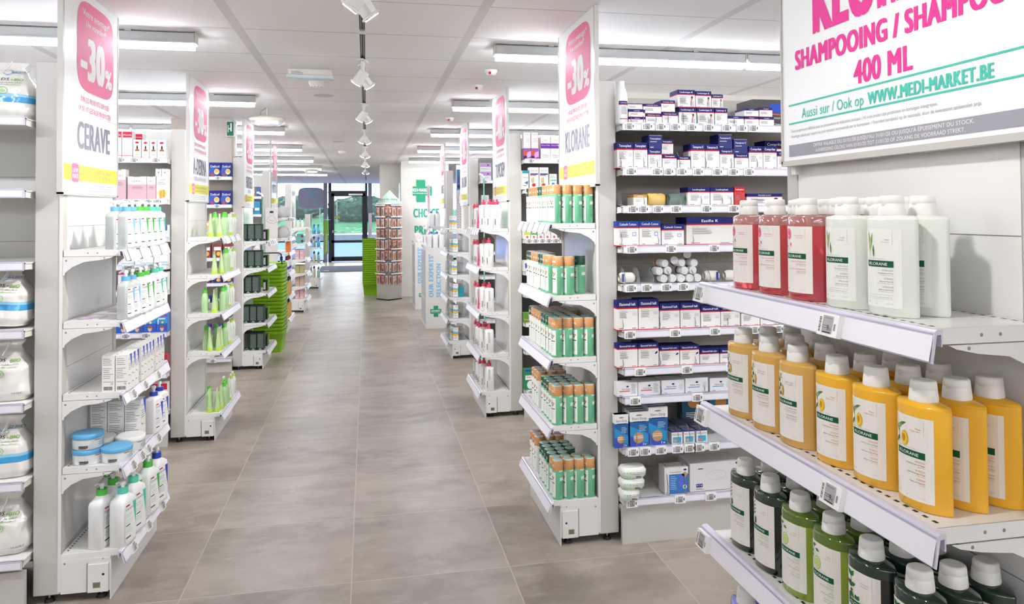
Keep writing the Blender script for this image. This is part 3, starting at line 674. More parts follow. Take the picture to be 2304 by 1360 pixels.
# ---------------- foreground shampoo bottles ----------------
GKL = paper('#12573a')
def rot2(pts, a, u, v): c, s = math.cos(a), math.sin(a); return [(u+x*c-y*s, v+x*s+y*c) for x, y in pts]
def leaf2(mb, fn, u, v, l, w, a, m_, L=2):
    mb.poly2(fn, rot2([(0, 0), (l*.25, w*.42), (l*.55, w*.5), (l*.85, w*.2), (l, 0), (l*.85, -w*.2), (l*.55, -w*.5), (l*.25, -w*.42)], math.radians(a), u, v), m_, L)
def stem2(mb, fn, pts, w, m_, L=2):
    for (a, b), (c, d) in zip(pts, pts[1:]):
        n = math.hypot(c-a, d-b) or 1; x, y = -(d-b)/n*w/2, (c-a)/n*w/2
        mb.poly2(fn, [(a+x, b+y), (c+x, d+y), (c-x, d-y), (a-x, b-y)], m_, L)
def plant(mb, fn, k):
    G1, G2, G3 = paper('#4e7d3a'), paper('#86a05a'), paper('#2f5f34')
    if k in ('mango',):
        stem2(mb, fn, [(.010, .086), (.009, .105), (.006, .122), (.004, .134)], .0008, G2)
        leaf2(mb, fn, .008, .118, .020, .005, 22, G1); leaf2(mb, fn, .008, .104, .018, .004, 105, G1); leaf2(mb, fn, .009, .100, .015, .005, 240, G3); leaf2(mb, fn, .010, .112, .012, .004, 60, G2)
        mb.ell2(fn, .0225, .0985, .0085, .0125, paper('#e3b21c'), 2); mb.ell2(fn, .0215, .0985, .0062, .0105, paper('#f0cf45'), 3); mb.ell2(fn, .021, .0995, .0032, .0068, paper('#c98a1c'), 4)
    elif k == 'date':
        stem2(mb, fn, [(.008, .088), (.009, .108), (.012, .130)], .0008, G3)
        for i, (u, v, a) in enumerate([(.009, .124, 10), (.009, .124, 170), (.0095, .126, 60), (.0095, .126, 120), (.0095, .126, 90)]): leaf2(mb, fn, u+.003, v, .010, .0022, a, paper('#a9c23c'))
        for i in range(4): mb.ell2(fn, .006+.007*(i % 2), .118-.009*i, .0034, .0042, G3, 2)
        mb.ell2(fn, .021, .0985, .0050, .0115, paper('#c08a2c'), 2); mb.ell2(fn, .020, .0995, .0026, .0085, paper('#e3bd66'), 3)
    elif k == 'peony':
        stem2(mb, fn, [(.009, .088), (.010, .100), (.013, .112)], .0007, G2)
        stem2(mb, fn, [(.013, .088), (.019, .096)], .0006, G2)
        mb.ell2(fn, .012, .122, .0092, .0115, paper('#ee6a9c'), 2); mb.ell2(fn, .012, .123, .0062, .0078, paper('#f598bb'), 3); mb.ell2(fn, .013, .124, .003, .004, paper('#e0457f'), 4)
        mb.ell2(fn, .020, .100, .0028, .0040, paper('#e56c94'), 2); leaf2(mb, fn, .009, .094, .008, .003, 150, G1)
    elif k == 'oat':
        for a, l in ((78, .036), (96, .038), (88, .030)): leaf2(mb, fn, .0115+.0006*(a-88)/10, .096, l, .005, a, G2 if a != 88 else paper('#b9c98a'))
        stem2(mb, fn, [(.0115, .088), (.0115, .098)], .0005, G2)
        leaf2(mb, fn, .0215, .0865, .024, .0042, 93, G1)
    elif k == 'olive':
        stem2(mb, fn, [(.012, .084), (.009, .106), (.012, .132)], .0007, G2)
        for i in range(8): leaf2(mb, fn, .010, .100+.0042*i, .011, .0024, (35 if i % 2 else 150), G3 if i % 2 else G2)
        mb.ell2(fn, .017, .091, .0048, .0078, paper('#3c4a20'), 2); mb.ell2(fn, .0165, .092, .0024, .0045, paper('#77803c'), 3)
    elif k == 'citron':
        stem2(mb, fn, [(.012, .090), (.006, .112), (.010, .132)], .0008, G1)
        leaf2(mb, fn, .004, .128, .013, .007, 15, G1); leaf2(mb, fn, .015, .124, .012, .006, -12, G1); leaf2(mb, fn, .006, .116, .010, .004, 200, G3); leaf2(mb, fn, .006, .106, .009, .004, 170, G3)
        mb.ell2(fn, .021, .0985, .0098, .0125, paper('#8fb52e'), 2); mb.ell2(fn, .021, .0985, .0086, .0112, paper('#e2edb4'), 3); mb.ell2(fn, .021, .0985, .0068, .0090, paper('#c5dc74'), 4)
        mb.ring2(fn, .021, .0985, .0040, .0054, .0007, paper('#e9f2c8'), 5)
    else:
        stem2(mb, fn, [(.012, .080), (.013, .100), (.012, .134)], .0010, G3)
        for i, (u, v, l, a) in enumerate([(.012, .122, .015, 55), (.012, .122, .015, 125), (.012, .106, .014, 25), (.012, .106, .013, 155), (.012, .096, .016, 300), (.012, .094, .016, 245), (.028, .084, .010, 60), (.028, .084, .010, 120)]): leaf2(mb, fn, u, v, l, .008, a, G3 if i % 2 else paper('#2f7a34'))
        for i in range(3): mb.ell2(fn, .012+.002*(i-1), .112-.007*i, .004, .002, paper('#3a2b3a'), 3)
KT = {
 'peony': ('#cf3a44', '#e0809a', ['Pivoine de Chine', 'Paeonia lactiflora'], ['APAISANT & ANTI-IRRITANT', 'shampooing \u00e0 la Pivoine', 'CUIR CHEVELU SENSIBLE ET IRRIT\u00c9', 'SOOTHING & ANTI-IRRITATING', 'shampoo with Peony', 'SENSITIVE AND IRRITATED SCALP']),
 'oat': ('#e2e6dc', '#a3ad6a', ['Avoine', 'Avena sativa L.'], ['EXTRA-DOUX', "shampooing au lait d'Avoine", 'TOUTE LA FAMILLE - D\u00c8S 3 ANS', 'ULTRAMILD', 'shampoo met Havermelk', 'VOOR HET HELE GEZIN - VANAF 3 JAAR', 'EXTRA-SUAVE', 'champ\u00f4 com leite de Aveia', 'TODA A FAM\u00cdLIA - DESDE OS 3 ANOS']),
 'date': ('#d9a04a', '#b58a70', ['Dattier du d\u00e9sert', 'Balanites aegyptiaca L.'], ['NUTRI-R\u00c9PARATION', 'shampooing au Dattier du d\u00e9sert', 'CHEVEUX SECS, AB\u00ceM\u00c9S ET CASSANTS', 'NUTRI-REPARATIVE', 'shampoo with Desert date', 'DRY, DAMAGED AND BRITTLE HAIR']),
 'mango': ('#f0ac1e', '#e89a4c', ['Mangue', 'Mangifera indica L.'], ['NUTRITION', 'shampooing au beurre de Mangue', 'CHEVEUX SECS', 'NUTRI\u00c7\u00c3O', 'champ\u00f4 com manteiga de Manga', 'CABELOS SECOS', 'VOEDEND', 'shampoo met Mangoboter', 'DROOG HAAR']),
 'olive': ('#1c211c', '#7fa884', ['Olivier', 'Olea europaea L.'], ['VIGUEUR & VITALIT\u00c9', "shampooing \u00e0 l'extrait", "essentiel d'Olivier", 'THICKNESS & VITALITY', 'shampoo with essential', 'Olive extract']),
 'citron': ('#9fb62c', '#a9bd5c', ['C\u00e9drat', 'Citrus medica L.'], ['L\u00c9G\u00c8RET\u00c9', 'shampooing \u00e0 la pulpe de C\u00e9drat', 'CHEVEUX NORMAUX', 'LEVEZA', 'champ\u00f4 com polpa de Cidra', 'CABELOS NORMAIS', 'LUCHTIG HAAR', 'shampoo met Cedrat', 'NORMAAL HAAR']),
 'nettle': ('#16201c', '#9cc08c', ['Ortie blanche', 'Lamium album L.'], ['S\u00c9BOR\u00c9GULATEUR', "shampooing \u00e0 l'Ortie", 'CHEVEUX GRAS', 'OIL CONTROL', 'shampoo with Nettle', 'OILY HAIR']),
 'purple': ('#5b57a8', '#8a84c0', ['Centaur\u00e9e', 'Centaurea cyanus'], ['D\u00c9JAUNISSANT', 'shampooing \u00e0 la Centaur\u00e9e', 'CHEVEUX BLANCS'])}
GLS = {'peony': mat('#e04e56', .12, coat=.6, trans=.35), 'oat': mat('#e7eae0', .2, coat=.5), 'date': mat('#dfae5c', .25, coat=.4), 'mango': mat('#f6b932', .25, coat=.4), 'olive': mat('#141a14', .12, coat=.6), 'citron': mat('#a4bc2a', .12, coat=.6, trans=.3), 'nettle': mat('#101814', .12, coat=.6), 'purple': mat('#5b57a8', .15, coat=.6)}
TOPS = {'peony': mat('#e8a7a4', .08, coat=.6, trans=.6), 'citron': mat('#7fa040', .08, coat=.6, trans=.6), 'olive': mat('#2c3a2c', .08, coat=.8), 'nettle': mat('#24362c', .08, coat=.8), 'purple': mat('#8d8ad0', .08, coat=.6)}
def klor(k):
    def f():
        t = empty('shampoo_bottle'); hw, hd, H = .0515, .027, .165
        b = MB(); g = GLS[k]; tp = TOPS.get(k, g); fill = H-.014 if k in TOPS else H
        S1 = [(0, hw*.94, hd*.86, 2, 0, 0, .9), (.0035, hw, hd, 2, 0, 0, .97), (fill-.004, hw, hd, 2, 0, 0, .97)]
        S2 = [(fill-.004, hw, hd, 2, 0, 0, .97), (H-.004, hw, hd, 2, 0, 0, .97), (H-.001, hw*.985, hd*.95, 2, 0, 0, .95), (H+.001, hw*.93, hd*.86, 2, 0, 0, .9), (H+.004, .022, .019, 2, 0, 0, .2), (H+.006, .0175, .0165, 2), (H+.008, .0175, .0165, 2)]
        b.loft(S1, g, 48); b.loft(S2, tp, 48); b.build('bottle_body', t)
        c = MB(); z = H+.004
        c.loft([(z, .0208, .0200, 2.3), (z+.002, .0213, .0205, 2.3), (z+.019, .0198, .0190, 2.3), (z+.0195, .0193, .0186, 2.3), (z+.0200, .0197, .0190, 2.3), (z+.030, .0187, .0180, 2.3), (z+.0325, .0176, .0168, 2.3), (z+.033, .015, .014, 2.3)], CAPW, 28)
        nf = lambda u, v, d: (u, -(.0194-.0012*(v-z-.019)/.012)*math.sqrt(max(0, 1-(u/.0198)**2))-d, v)
        c.poly2(nf, [(-.007, z+.0205), (-.004, z+.0175), (.000, z+.0162), (.004, z+.0175), (.007, z+.0205), (0, z+.0195)], mat('#dedbd2', .4), 3); c.build('flip_cap', t)
        a = hd+.0002
        fn = lambda u, v, d: ((u-.036)*.96, -(hd*(1-abs((u-.036)*.96/hw)**2.6))*.985-.0009-d, v*.95+.015)
        l = MB(); W_ = .072; HH = .138; n = 10
        lab = mat('#ece7df' if k != 'oat' else '#e9eae3', .45)
        l.rect2(fn, 0, 0, W_, HH, lab, 0, n)
        col = paper(KT[k][1]); tx = KT[k][3]
        plant(l, fn, k)
        l.text2(fn, KT[k][2][0], .0545, .1180, .0027, col, 2, al='r', bold=.012, res=3, sx=.85); l.text2(fn, KT[k][2][1], .0545, .1135, .0025, col, 2, al='r', res=2, sx=.8)
        l.rect2(fn, .0588, .111, .0591, .134, col, 2)
        l.text2(fn, 'L A B O R A T O I R E S', .007, .0842, .0016, GRT, 2, .038, res=1)
        l.rect2(fn, .005, .0705, .0605, .0818, GKL, 2, 8); l.text2(fn, 'KLORANE', .0098, .0735, .0053, WH, 3, .0405, bold=.015, res=4)
        v = .0635; step = .0098 if len(tx) > 6 else .0125
        for i in range(0, len(tx), 3):
            l.text2(fn, tx[i], .0602, v, .0032, col, 2, al='r', res=3, sx=.72)
            if i+1 < len(tx): l.text2(fn, tx[i+1], .0602, v-.0045, .0026, GRT, 2, al='r', res=2, sx=.72)
            if i+2 < len(tx): l.text2(fn, tx[i+2], .0602, v-.0077, .0016, col, 2, al='r', res=1, sx=.8, bold=.01)
            v -= .0145 if len(tx) > 6 else .0155
        if k == 'oat':
            l.text2(fn, 'USAGE FR\u00c9QUENT - VEELVULDIG GEBRUIK', .0325, .0168, .0016, col, 2, .050, 'c', res=1)
            for q in ((.006, .0145, .060, .0148), (.006, .0215, .060, .0218)): l.rect2(fn, *q, col, 2, 4)
        l.text2(fn, '400 ml \u212e', .005, .0065, .0026, GRT, 2, res=2, sx=.6); l.text2(fn, 'PARIS', .025, .005, .0014, GRT, 2, res=1)
        l.text2(fn, '13.5 FL.OZ', .060, .0055, .0026, paper('#c9c5bf'), 2, al='r', res=2, sx=.8)
        l.build('label', t); return t
    return f
KN = {'peony': ('red shampoo bottle', 'red peony shampoos on the top foreground shelf'), 'oat': ('milky white shampoo bottle', 'white oat shampoos on the top foreground shelf'), 'date': ('amber shampoo bottle', 'amber date shampoos'), 'mango': ('yellow mango shampoo bottle', 'yellow mango shampoos'), 'olive': ('black olive shampoo bottle', 'black olive shampoos'), 'citron': ('lime green shampoo bottle', 'lime citron shampoos'), 'nettle': ('dark green nettle shampoo bottle', 'dark nettle shampoos'), 'purple': ('purple shampoo bottle', 'purple shampoos')}
for k in KT: PROTO['k_'+k] = klor(k)
ROWN = ['front row', 'second row', 'back row', 'rearmost row']
def kput(k, z, pts, shelf):
    # pts: (x, y, row, index seen from the left)
    for x, y, row, ix in pts:
        place('k_'+k, (x, y, z+.0005), -pi/2+.18+math.radians(R.uniform(-3, 3)), '%s with white cap, %s shelf, %s, %s from left' % (KN[k][0], shelf, ROWN[row], NTH[ix]), 'shampoo bottle', KN[k][1])
XA, XB, XC = .862, .925, .987
z = 1.322
kput('peony', z, [(.862, 1.575, 0, 0), (.862, 1.46, 0, 1), (.862, 1.345, 0, 2), (.925, 1.575, 1, 0), (.925, 1.46, 1, 1), (.93, 1.335, 1, 2), (.985, 1.575, 2, 0), (.985, 1.46, 2, 1), (.99, 1.34, 2, 2)], 'top')
kput('oat', z, [(.866, 1.222, 0, 0), (.872, 1.112, 0, 1), (.928, 1.222, 1, 0), (.932, 1.112, 1, 1), (.99, 1.222, 2, 0)], 'top')
z = 1.025
kput('date', z, [(.860, 1.602, 0, 0), (.860, 1.490, 0, 1), (.860, 1.380, 0, 2), (.922, 1.602, 1, 0), (.922, 1.490, 1, 1), (.922, 1.380, 1, 2), (.984, 1.602, 2, 0), (.984, 1.490, 2, 1)], 'middle')
kput('mango', z, [(.868, 1.262, 0, 0), (.872, 1.158, 0, 1), (.876, 1.050, 0, 2), (.930, 1.265, 1, 0), (.936, 1.158, 1, 1), (.938, 1.050, 1, 2), (.992, 1.265, 2, 0), (.998, 1.158, 2, 1), (1.0, 1.050, 2, 2)], 'middle')
z = .722
kput('olive', z, [(.862, 1.602, 0, 0), (.862, 1.495, 0, 1), (.924, 1.602, 1, 0), (.924, 1.495, 1, 1), (.986, 1.602, 2, 0), (.986, 1.495, 2, 1)], 'third')
kput('citron', z, [(.866, 1.388, 0, 0), (.868, 1.280, 0, 1), (.928, 1.388, 1, 0), (.930, 1.280, 1, 1), (.990, 1.388, 2, 0)], 'third')
kput('nettle', z, [(.868, 1.172, 0, 0), (.872, 1.060, 0, 1), (.930, 1.172, 1, 0), (.934, 1.060, 1, 1), (.992, 1.280, 2, 0), (.992, 1.172, 2, 1), (.996, 1.060, 2, 2)], 'third')
kput('purple', .42, [(.862, 1.61, 0, 0), (.924, 1.61, 1, 0)], 'fourth')
# ---------------- dry shampoo spray cans ----------------
def can(body, band, lab, tint):
    def f():
        t = empty('spray_can'); r, H = .0245, .174
        b = MB(); m1 = mat(body, .35); b.loft([(0, r*.9, r*.9, 2), (.003, r, r, 2), (H-.040, r, r, 2)], m1, 22); 
        fn = lambda u, v, d: ((r+.0003+d)*math.sin(u/r), -(r+.0003+d)*math.cos(u/r), v)
        b.rect2(fn, -.024, .010, .020, H-.052, mat(lab, .5), 1, 8)
        G = paper('#2f5f40')
        b.rect2(fn, -.016, .071, .014, .076, GKL, 2, 5); b.text2(fn, 'KLORANE', -.012, .0722, .0025, WH, 3, .022, res=1)
        for a, u, v in ((70, -.002, .092), (110, -.004, .098), (60, .001, .084), (130, -.005, .086)): leaf2(b, fn, u, v, .014, .005, a, G, 2)
        b.rect2(fn, .006, .094, .013, .102, paper('#d69a5a'), 2, 2)
        for i in range(6): b.rect2(fn, -.014, .062-.007*i, .010-.002*(i % 3), .0634-.007*i, paper('#9aa59c'), 2, 4)
        b.rect2(fn, .040, .085, .062, .099, mat('#e9eeea', .5), 2, 5); b.rect2(fn, .036, H-.050, .062, H-.043, mat('#cfe3d6', .5), 2, 5)
        for i in range(9): b.rect2(fn, .038, .074-.006*i, .064, .0768-.006*i, mat(tint, .5), 2, 5)
        b.build('can_body', t)
        c = MB(); m2 = mat(band, .4)
        c.loft([(H-.042, r+.0006, r+.0006, 2), (H-.0015, r+.0006, r+.0006, 2), (H, r-.0015, r-.0015, 2)], m2, 22)
        f2 = lambda u, v, d: ((r+.0010+d)*math.sin(u/r), -(r+.0010+d)*math.cos(u/r), v)
        c.text2(f2, '-50%', -.018, H-.028, .0115, WH, 2, .034, bold=.02, res=2); c.text2(f2, 'sur le 2\u00e8me', -.012, H-.036, .0045, WH, 2, .022, res=1)
        for u in (.045, -.052): c.text2(f2, 'Klorane Shampoo', u, H-.009, .0028, WH, 2, .026, res=1)
        c.build('cap_sleeve', t)
        e = MB(); e.loft([(H-.001, r*.95, r*.95, 2), (H+.001, r*.93, r*.93, 2), (H+.002, r*.8, r*.8, 2), (H+.0015, r*.5, r*.5, 2)], mat('#a9c9bd' if body[1] == '7' else '#c9c0c0', .3), 22); e.build('cap_top', t)
        return t
    return f
PROTO['c_go'] = can('#79c69a', '#c48b55', '#eef0ea', '#67ad86'); PROTO['c_gd'] = can('#7ac69a', '#1d4a34', '#eef0ea', '#67ad86')
PROTO['c_wo'] = can('#ebebe6', '#c48b55', '#f1f1ed', '#cfd3cc'); PROTO['c_wd'] = can('#ebebe5', '#1d4a34', '#f1f1ed', '#cfd3cc')
CN = {'go': 'green spray can with orange band', 'gd': 'green spray can with dark band', 'wo': 'white spray can with orange band', 'wd': 'white spray can with dark band'}
COLW = ['by the rail', 'second from rail', 'third from rail', 'by the panel']
CANS = {0: [('go', 4)]*4+[('gd', 4)]*2+[('wo', 4)]*4+[('wd', 4)],
        1: [('go', 2)]+[('gd', 3)]+[('go', 1)]*2+[('gd', 1)]*2+[('wo', 2)]*3+[('wd', 2)]*2,
        2: [('go', 4)]*2+[('gd', 3)]*3+[('wo', 4)]*4+[('wd', 2)],
        3: [('go', 4)]*2+[('gd', 3)]*3+[None]+[('wo', 3)]*3,
        4: [('go', 4)]*2+[('gd', 2)]*1+[('gd', 3)]*3+[None]+[('wo', 3)]*3}
CZ = [1.449, 1.122, .841, .536, .202]
for si, rows_ in CANS.items():
    for ri, rw in enumerate(rows_):
        if not rw: continue
        k, n = rw
        for c_ in range(n):
            if si == 1 and ri == 1 and c_ == 0: continue
            cx = .846+.0505*c_; cy = 3.298+.0515*ri
            if si == 1 and ri == 0: cx += .008
            if si == 1 and ri == 1: cx = .90+.053*(c_-1)+.02
            place('c_'+k, (cx+R.uniform(-.001, .001), cy, CZ[si]+.0005), -pi/2+R.uniform(-.25, .12)+(.3 if ri == 0 else 0), '%s, %s shelf, %s row from viewer, %s' % (CN[k], ORD[si], NTH[ri], COLW[c_]), 'spray can', 'dry shampoo spray cans, %s shelf' % ORD[si])
# ---------------- pump bottles, tubs, tubes ----------------
def pump(mb, z, r, capm, hm, h=.045, spout=.030, sdir=(1, 0), collar=.018):
    mb.cyl(0, 0, z, z+collar, r, capm, 18, r*.98)
    mb.cyl(0, 0, z+collar, z+h-.008, r*.36, hm, 12); mb.loft([(z+h-.012, r*.55, r*.55, 2), (z+h-.004, r*.62, r*.5, 2), (z+h, r*.45, r*.4, 2)], hm, 14)
    mb.tube([(0, 0, z+h-.006), (sdir[0]*spout*.6, sdir[1]*spout*.6, z+h-.005), (sdir[0]*spout, sdir[1]*spout, z+h-.011)], .0042, hm, 8)
def bottle(name, hw, hd, H, bodym, n, shoulder, pr_, capm, hm, printer=None, pumph=.045, sdir=(0, 1), lens=0, spout=.028, collar=.018, lockh=None):
    def f():
        t = empty(name); b = MB()
        b.loft([(0, hw*.95, hd*.95, n, 0, 0, lens), (.003, hw, hd, n, 0, 0, lens), (H-shoulder, hw, hd, n, 0, 0, lens), (H-shoulder*.55, hw*.93, hd*.93, n, 0, 0, lens), (H-shoulder*.2, hw*.66, hd*.72, 2.6), (H, pr_*1.0, pr_*1.0, 2), (H+.004, pr_*.9, pr_*.9, 2)], bodym, 28)
        b.build('bottle_body', t)
        if printer:
            l = MB(); printer(l, hw, hd, H); l.build('label', t)
        p = MB(); pump(p, H+.002, pr_, capm, hm, pumph, spout, sdir, collar); p.build('pump', t); return t
    return f
CRED = paper('#b03a34')
def cera(col, tcol, dark='#3a3d44'):
    def p(l, hw, hd, H):
        fn = lambda u, v, d: (u, -hd-.0004-d, v); C_ = paper(col); T_ = paper(tcol); D_ = paper(dark)
        a = hw*.78; l.ell2(fn, 0, H*.44, a, H*.39, mat('#f4f4f2', .4), 1, 24, 9)
        l.poly2(fn, [(a*.35, H*.82), (a*.97, H*.82), (a*.97, H*.30)], C_, 2)
        l.rect2(fn, -a*.9, H*.775, -a*.2, H*.805, CRED, 3); l.text2(fn, 'CeraVe', -a*.9, H*.695, H*.055, D_, 3, a*1.35, res=2, bold=.01)
        for i, (s_, c_) in enumerate([('Hydrating', T_), ('Cleanser', T_)]): l.text2(fn, s_, -a*.88, H*(.60-.045*i), H*.028, c_, 3, a*1.0, res=1)
        for i in range(3): l.rect2(fn, -a*.88, H*(.50-.03*i), a*(.5-.1*i), H*(.503-.03*i), paper('#8b8e92'), 3)
        l.rect2(fn, -a*.88, H*.385, -a*.1, H*.405, D_, 3)
        for i in range(3): l.text2(fn, ('Cr\u00e8me Lavante', 'Hydratante', 'Nettoyant')[i], -a*.88, H*(.33-.04*i), H*.024, T_, 3, a*1.1, res=1)
        l.rect2(fn, -a*.88, H*.14, 0, H*.165, D_, 3)
    return p
CLEARB = mat('#d7dcd8', .12, coat=.4, trans=.25); WPL = mat('#eeeeec', .3); BLC = mat('#6fb2dc', .3); GRC = mat('#56c04c', .3); TEC = mat('#62cdb2', .3); NVC = mat('#2f48b4', .3)
PROTO['cv_blue'] = bottle('pump_bottle', .034, .021, .150, CLEARB, 7, .022, .0165, BLC, WPL, cera('#7fb9e4', '#4a4d54'), .042)
PROTO['cv_green'] = bottle('pump_bottle', .037, .023, .152, WPL, 7, .016, .017, GRC, WPL, cera('#4fb04a', '#5fae50'), .040)
PROTO['cv_teal'] = bottle('pump_bottle', .037, .023, .152, WPL, 7, .016, .017, TEC, WPL, cera('#5cc8ac', '#5cc0a4'), .040)
PROTO['cv_navy'] = bottle('pump_bottle', .040, .026, .160, WPL, 7, .016, .018, NVC, WPL, cera('#3c4db8', '#4a55b0'), .044)
def embossed(col, tcol):
    b = cera(col, tcol)
    def p(l, hw, hd, H):
        b(l, hw, hd, H); f = lambda u, v, d: (-hw-.0003-d, -u, v); m_ = mat('#e2e2de', .3)
        g = lambda u, v, d: f(v, u, d)
        l.text2(lambda u, v, d: (-hw-.0003-d, -(v-.006), H*.62-u), 'CeraVe', 0, 0, .014, m_, 1, .07, res=2)
    return p
PROTO['cv_big_green'] = bottle('large_pump_bottle', .049, .032, .196, WPL, 6, .034, .020, GRC, WPL, embossed('#4fb04a', '#5fae50'), .046, collar=.024)
PROTO['cv_big_teal'] = bottle('large_pump_bottle', .049, .032, .196, WPL, 6, .034, .020, TEC, WPL, embossed('#5cc8ac', '#5cc0a4'), .046, collar=.024)
PROTO['cv_big_navy'] = bottle('large_pump_bottle', .049, .032, .196, WPL, 6, .034, .020, NVC, WPL, embossed('#3c4db8', '#4a55b0'), .046, collar=.024)
def tub(lidc):
    def f():
        t = empty('cream_tub'); b = MB(); b.loft([(0, .051, .051, 2), (.004, .054, .054, 2), (.042, .0555, .0555, 2)], WPL, 36)
        b.build('tub_body', t)
        l = MB(); r = .0562; fn = lambda u, v, d: ((r+d)*math.sin(u/r), -(r+d)*math.cos(u/r), v)
        K = paper('#3a3d44'); l.rect2(fn, -.004, .034, .020, .0365, CRED, 1, 4); l.text2(fn, 'CeraVe', .022, .029, .009, K, 1, .034, res=2)
        for i in range(3): l.rect2(fn, .012, .024-.005*i, .030, .0258-.005*i, paper('#6fb2dc'), 1, 4)
        for i in range(4): l.rect2(fn, .032, .024-.004*i, .052, .0255-.004*i, GRT, 1, 4)
        x = -.062
        for i in range(14): w = .0009+.0011*R.random(); l.rect2(fn, x, .008, x+w, .018, BLK, 1, 1); x += w+.0009
        l.rect2(fn, -.062, .0055, -.034, .0072, BLK, 1, 3); l.build('label', t)
        c = MB(); m_ = mat(lidc, .3); c.loft([(.040, .0575, .0575, 2), (.041, .058, .058, 2), (.056, .0575, .0575, 2), (.0585, .055, .055, 2), (.058, .05, .05, 2)], m_, 36); c.build('lid', t)
        return t
    return f
PROTO['tub_blue'] = tub('#62abd8'); PROTO['tub_white'] = tub('#efefec')
def carton(name, w, d, h, base, painter=None, side_=None, back_=None):
    def f():
        b = MB(); bm = mat(base, .5); b.box(-w/2, w/2, 0, d, 0, h, bm)
        if painter: painter(b, side(-w/2, 0, 0, '-y'), w, h)
        if side_: side_(b, side(-w/2, d, 0, '-x'), d, h); side_(b, side(w/2, 0, 0, '+x'), d, h)
        return b.build(name)
    return f
def fine(n, c='#8a8a90'):
    def p(b, fn, w, h):
        r = random.Random(n); m_ = paper(c); k = int(h/.0075)
        for i in range(2, k-3):
            if i % 7 == 6: continue
            b.rect2(fn, w*.08, h-.0075*i, w*(.55+.37*r.random()), h-.0075*i+.0022, m_, 1)
    return p
def barcoded(b, fn, w, h):
    fine(3)(b, fn, w, h); b.rect2(fn, w*.1, .004, w*.9, .03, mat('#ebeae6', .5), 2)
    x = w*.14; r = random.Random(5)
    while x < w*.8: q = .0009+.0012*r.random(); b.rect2(fn, x, .006, x+q, .020, BLK, 3); x += q+.001
    b.ring2(fn, w*.78, .030, .004, .004, .0012, BLK, 3)
def cv_carton_front(b, fn, w, h):
    b.poly2(fn, [(w*.45, h), (w, h), (w, h*.55)], paper('#4a57b8'), 1); b.text2(fn, 'CeraVe', w*.08, h*.84, h*.05, paper('#3a3d44'), 2, w*.6, res=1)
    for i in range(4): b.rect2(fn, w*.1, h*(.72-.05*i), w*.7, h*(.735-.05*i), GRT, 2)
    b.rect2(fn, w*.1, h*.42, w*.4, h*.44, BLK, 2); b.rect2(fn, w*.45, h*.38, w*.75, h*.40, paper('#e0a83c'), 2); b.rect2(fn, w*.1, h*.18, w*.45, h*.20, BLK, 2)
PROTO['cv_box'] = carton('cream_carton', .046, .046, .142, '#eceae4', cv_carton_front, barcoded)
PROTO['cv_bigbox'] = carton('lotion_carton', .070, .064, .185, '#eceae6', cv_carton_front, fine(8))
AISLE_L, AISLE_R = pi/2, -pi/2
def put(kind, x, y, z, rz, label, cat, group):
    if kind[:3] == 'cv_' and 'box' not in kind: rz -= .24
    return place(kind, (x, y, z+.0005), rz, label, cat, group)
# left unit one
z = LZ1[0]; G = 'cleanser pump bottles on the left unit, top shelf'
for i, (x, y) in enumerate([(-.985, 3.235), (-.985, 3.315), (-.945, 3.245), (-.945, 3.325)]): put('cv_blue', x-.005, y, z, AISLE_L, 'clear bottle with light blue pump collar, top shelf, %s, %s' % (('inner pair', 'inner pair', 'front pair', 'front pair')[i], ('nearer', 'farther')[i % 2]), 'pump bottle', G)
for i, (x, y, k) in enumerate([(-.948, 3.415, 'green'), (-.948, 3.505, 'green'), (-.948, 3.60, 'teal'), (-.948, 3.69, 'teal')]): put('cv_'+k, x, y, z, AISLE_L, 'white bottle, %s collar, top shelf front row, %s' % (k, ('near one', 'far one')[i % 2]), 'pump bottle', G)
for i, (x, y, k) in enumerate([(-1.01, 3.43, 'green'), (-1.01, 3.61, 'teal')]): put('cv_'+k, x, y, z, AISLE_L, 'white bottle with %s collar, top shelf, behind the front row' % k, 'pump bottle', G)
z = LZ1[1]; G = 'cleanser pump bottles on the left unit, second shelf'
for i, y in enumerate((3.245, 3.325)): put('cv_blue', -.950, y, z, AISLE_L, 'clear bottle with light blue pump collar, second shelf, %s' % ('nearest', 'next to nearest')[i], 'pump bottle', G)
for i, (x, y, k) in enumerate([(-.948, 3.43, 'green'), (-.948, 3.51, 'green'), (-.948, 3.65, 'teal'), (-.948, 3.73, 'teal'), (-1.005, 3.52, 'green')]): put('cv_'+k, x, y, z, AISLE_L, 'white bottle with %s collar, second shelf, %s' % (k, ('nearer', 'farther', 'nearer', 'farther', 'behind')[i]), 'pump bottle', G)
z = LZ1[2]; G = 'small white and blue cream cartons'
k_ = 0
for gx, gy, nx, ny in ((-.928, 3.225, 2, 3), (-.928, 3.40, 2, 4), (-.928, 3.62, 1, 3)):
    for i in range(nx):
        for j in range(ny):
            put('cv_box', gx-.049*i, gy+.048*j, z, AISLE_L, 'white and blue cream carton, %s cluster, %s, %s back' % (('near', 'middle', 'far')[k_], ('rail side', 'panel side')[i], NTH[j]), 'carton', G)
    k_ += 1
z = LZ1[3]; G = 'cream tubs and lotions on the left unit'
put('tub_blue', -1.088, 3.255, z, AISLE_L-.75, 'white cream tub with blue lid, bottom of the stack', 'tub', G)
put('tub_blue', -1.090, 3.255, z+.0595, AISLE_L-.75, 'white cream tub with blue lid, on top of another', 'tub', G)
put('tub_blue', -.985, 3.258, z, AISLE_L-.75, 'single blue-lidded cream tub beside the stack', 'tub', G)
put('tub_white', -.975, 3.40, z, AISLE_L-.75, 'white cream tub with white lid, near the rail', 'tub', G)
put('tub_white', -1.09, 3.40, z, AISLE_L-.75, 'white-lidded cream tub half hidden behind the blue ones', 'tub', G)
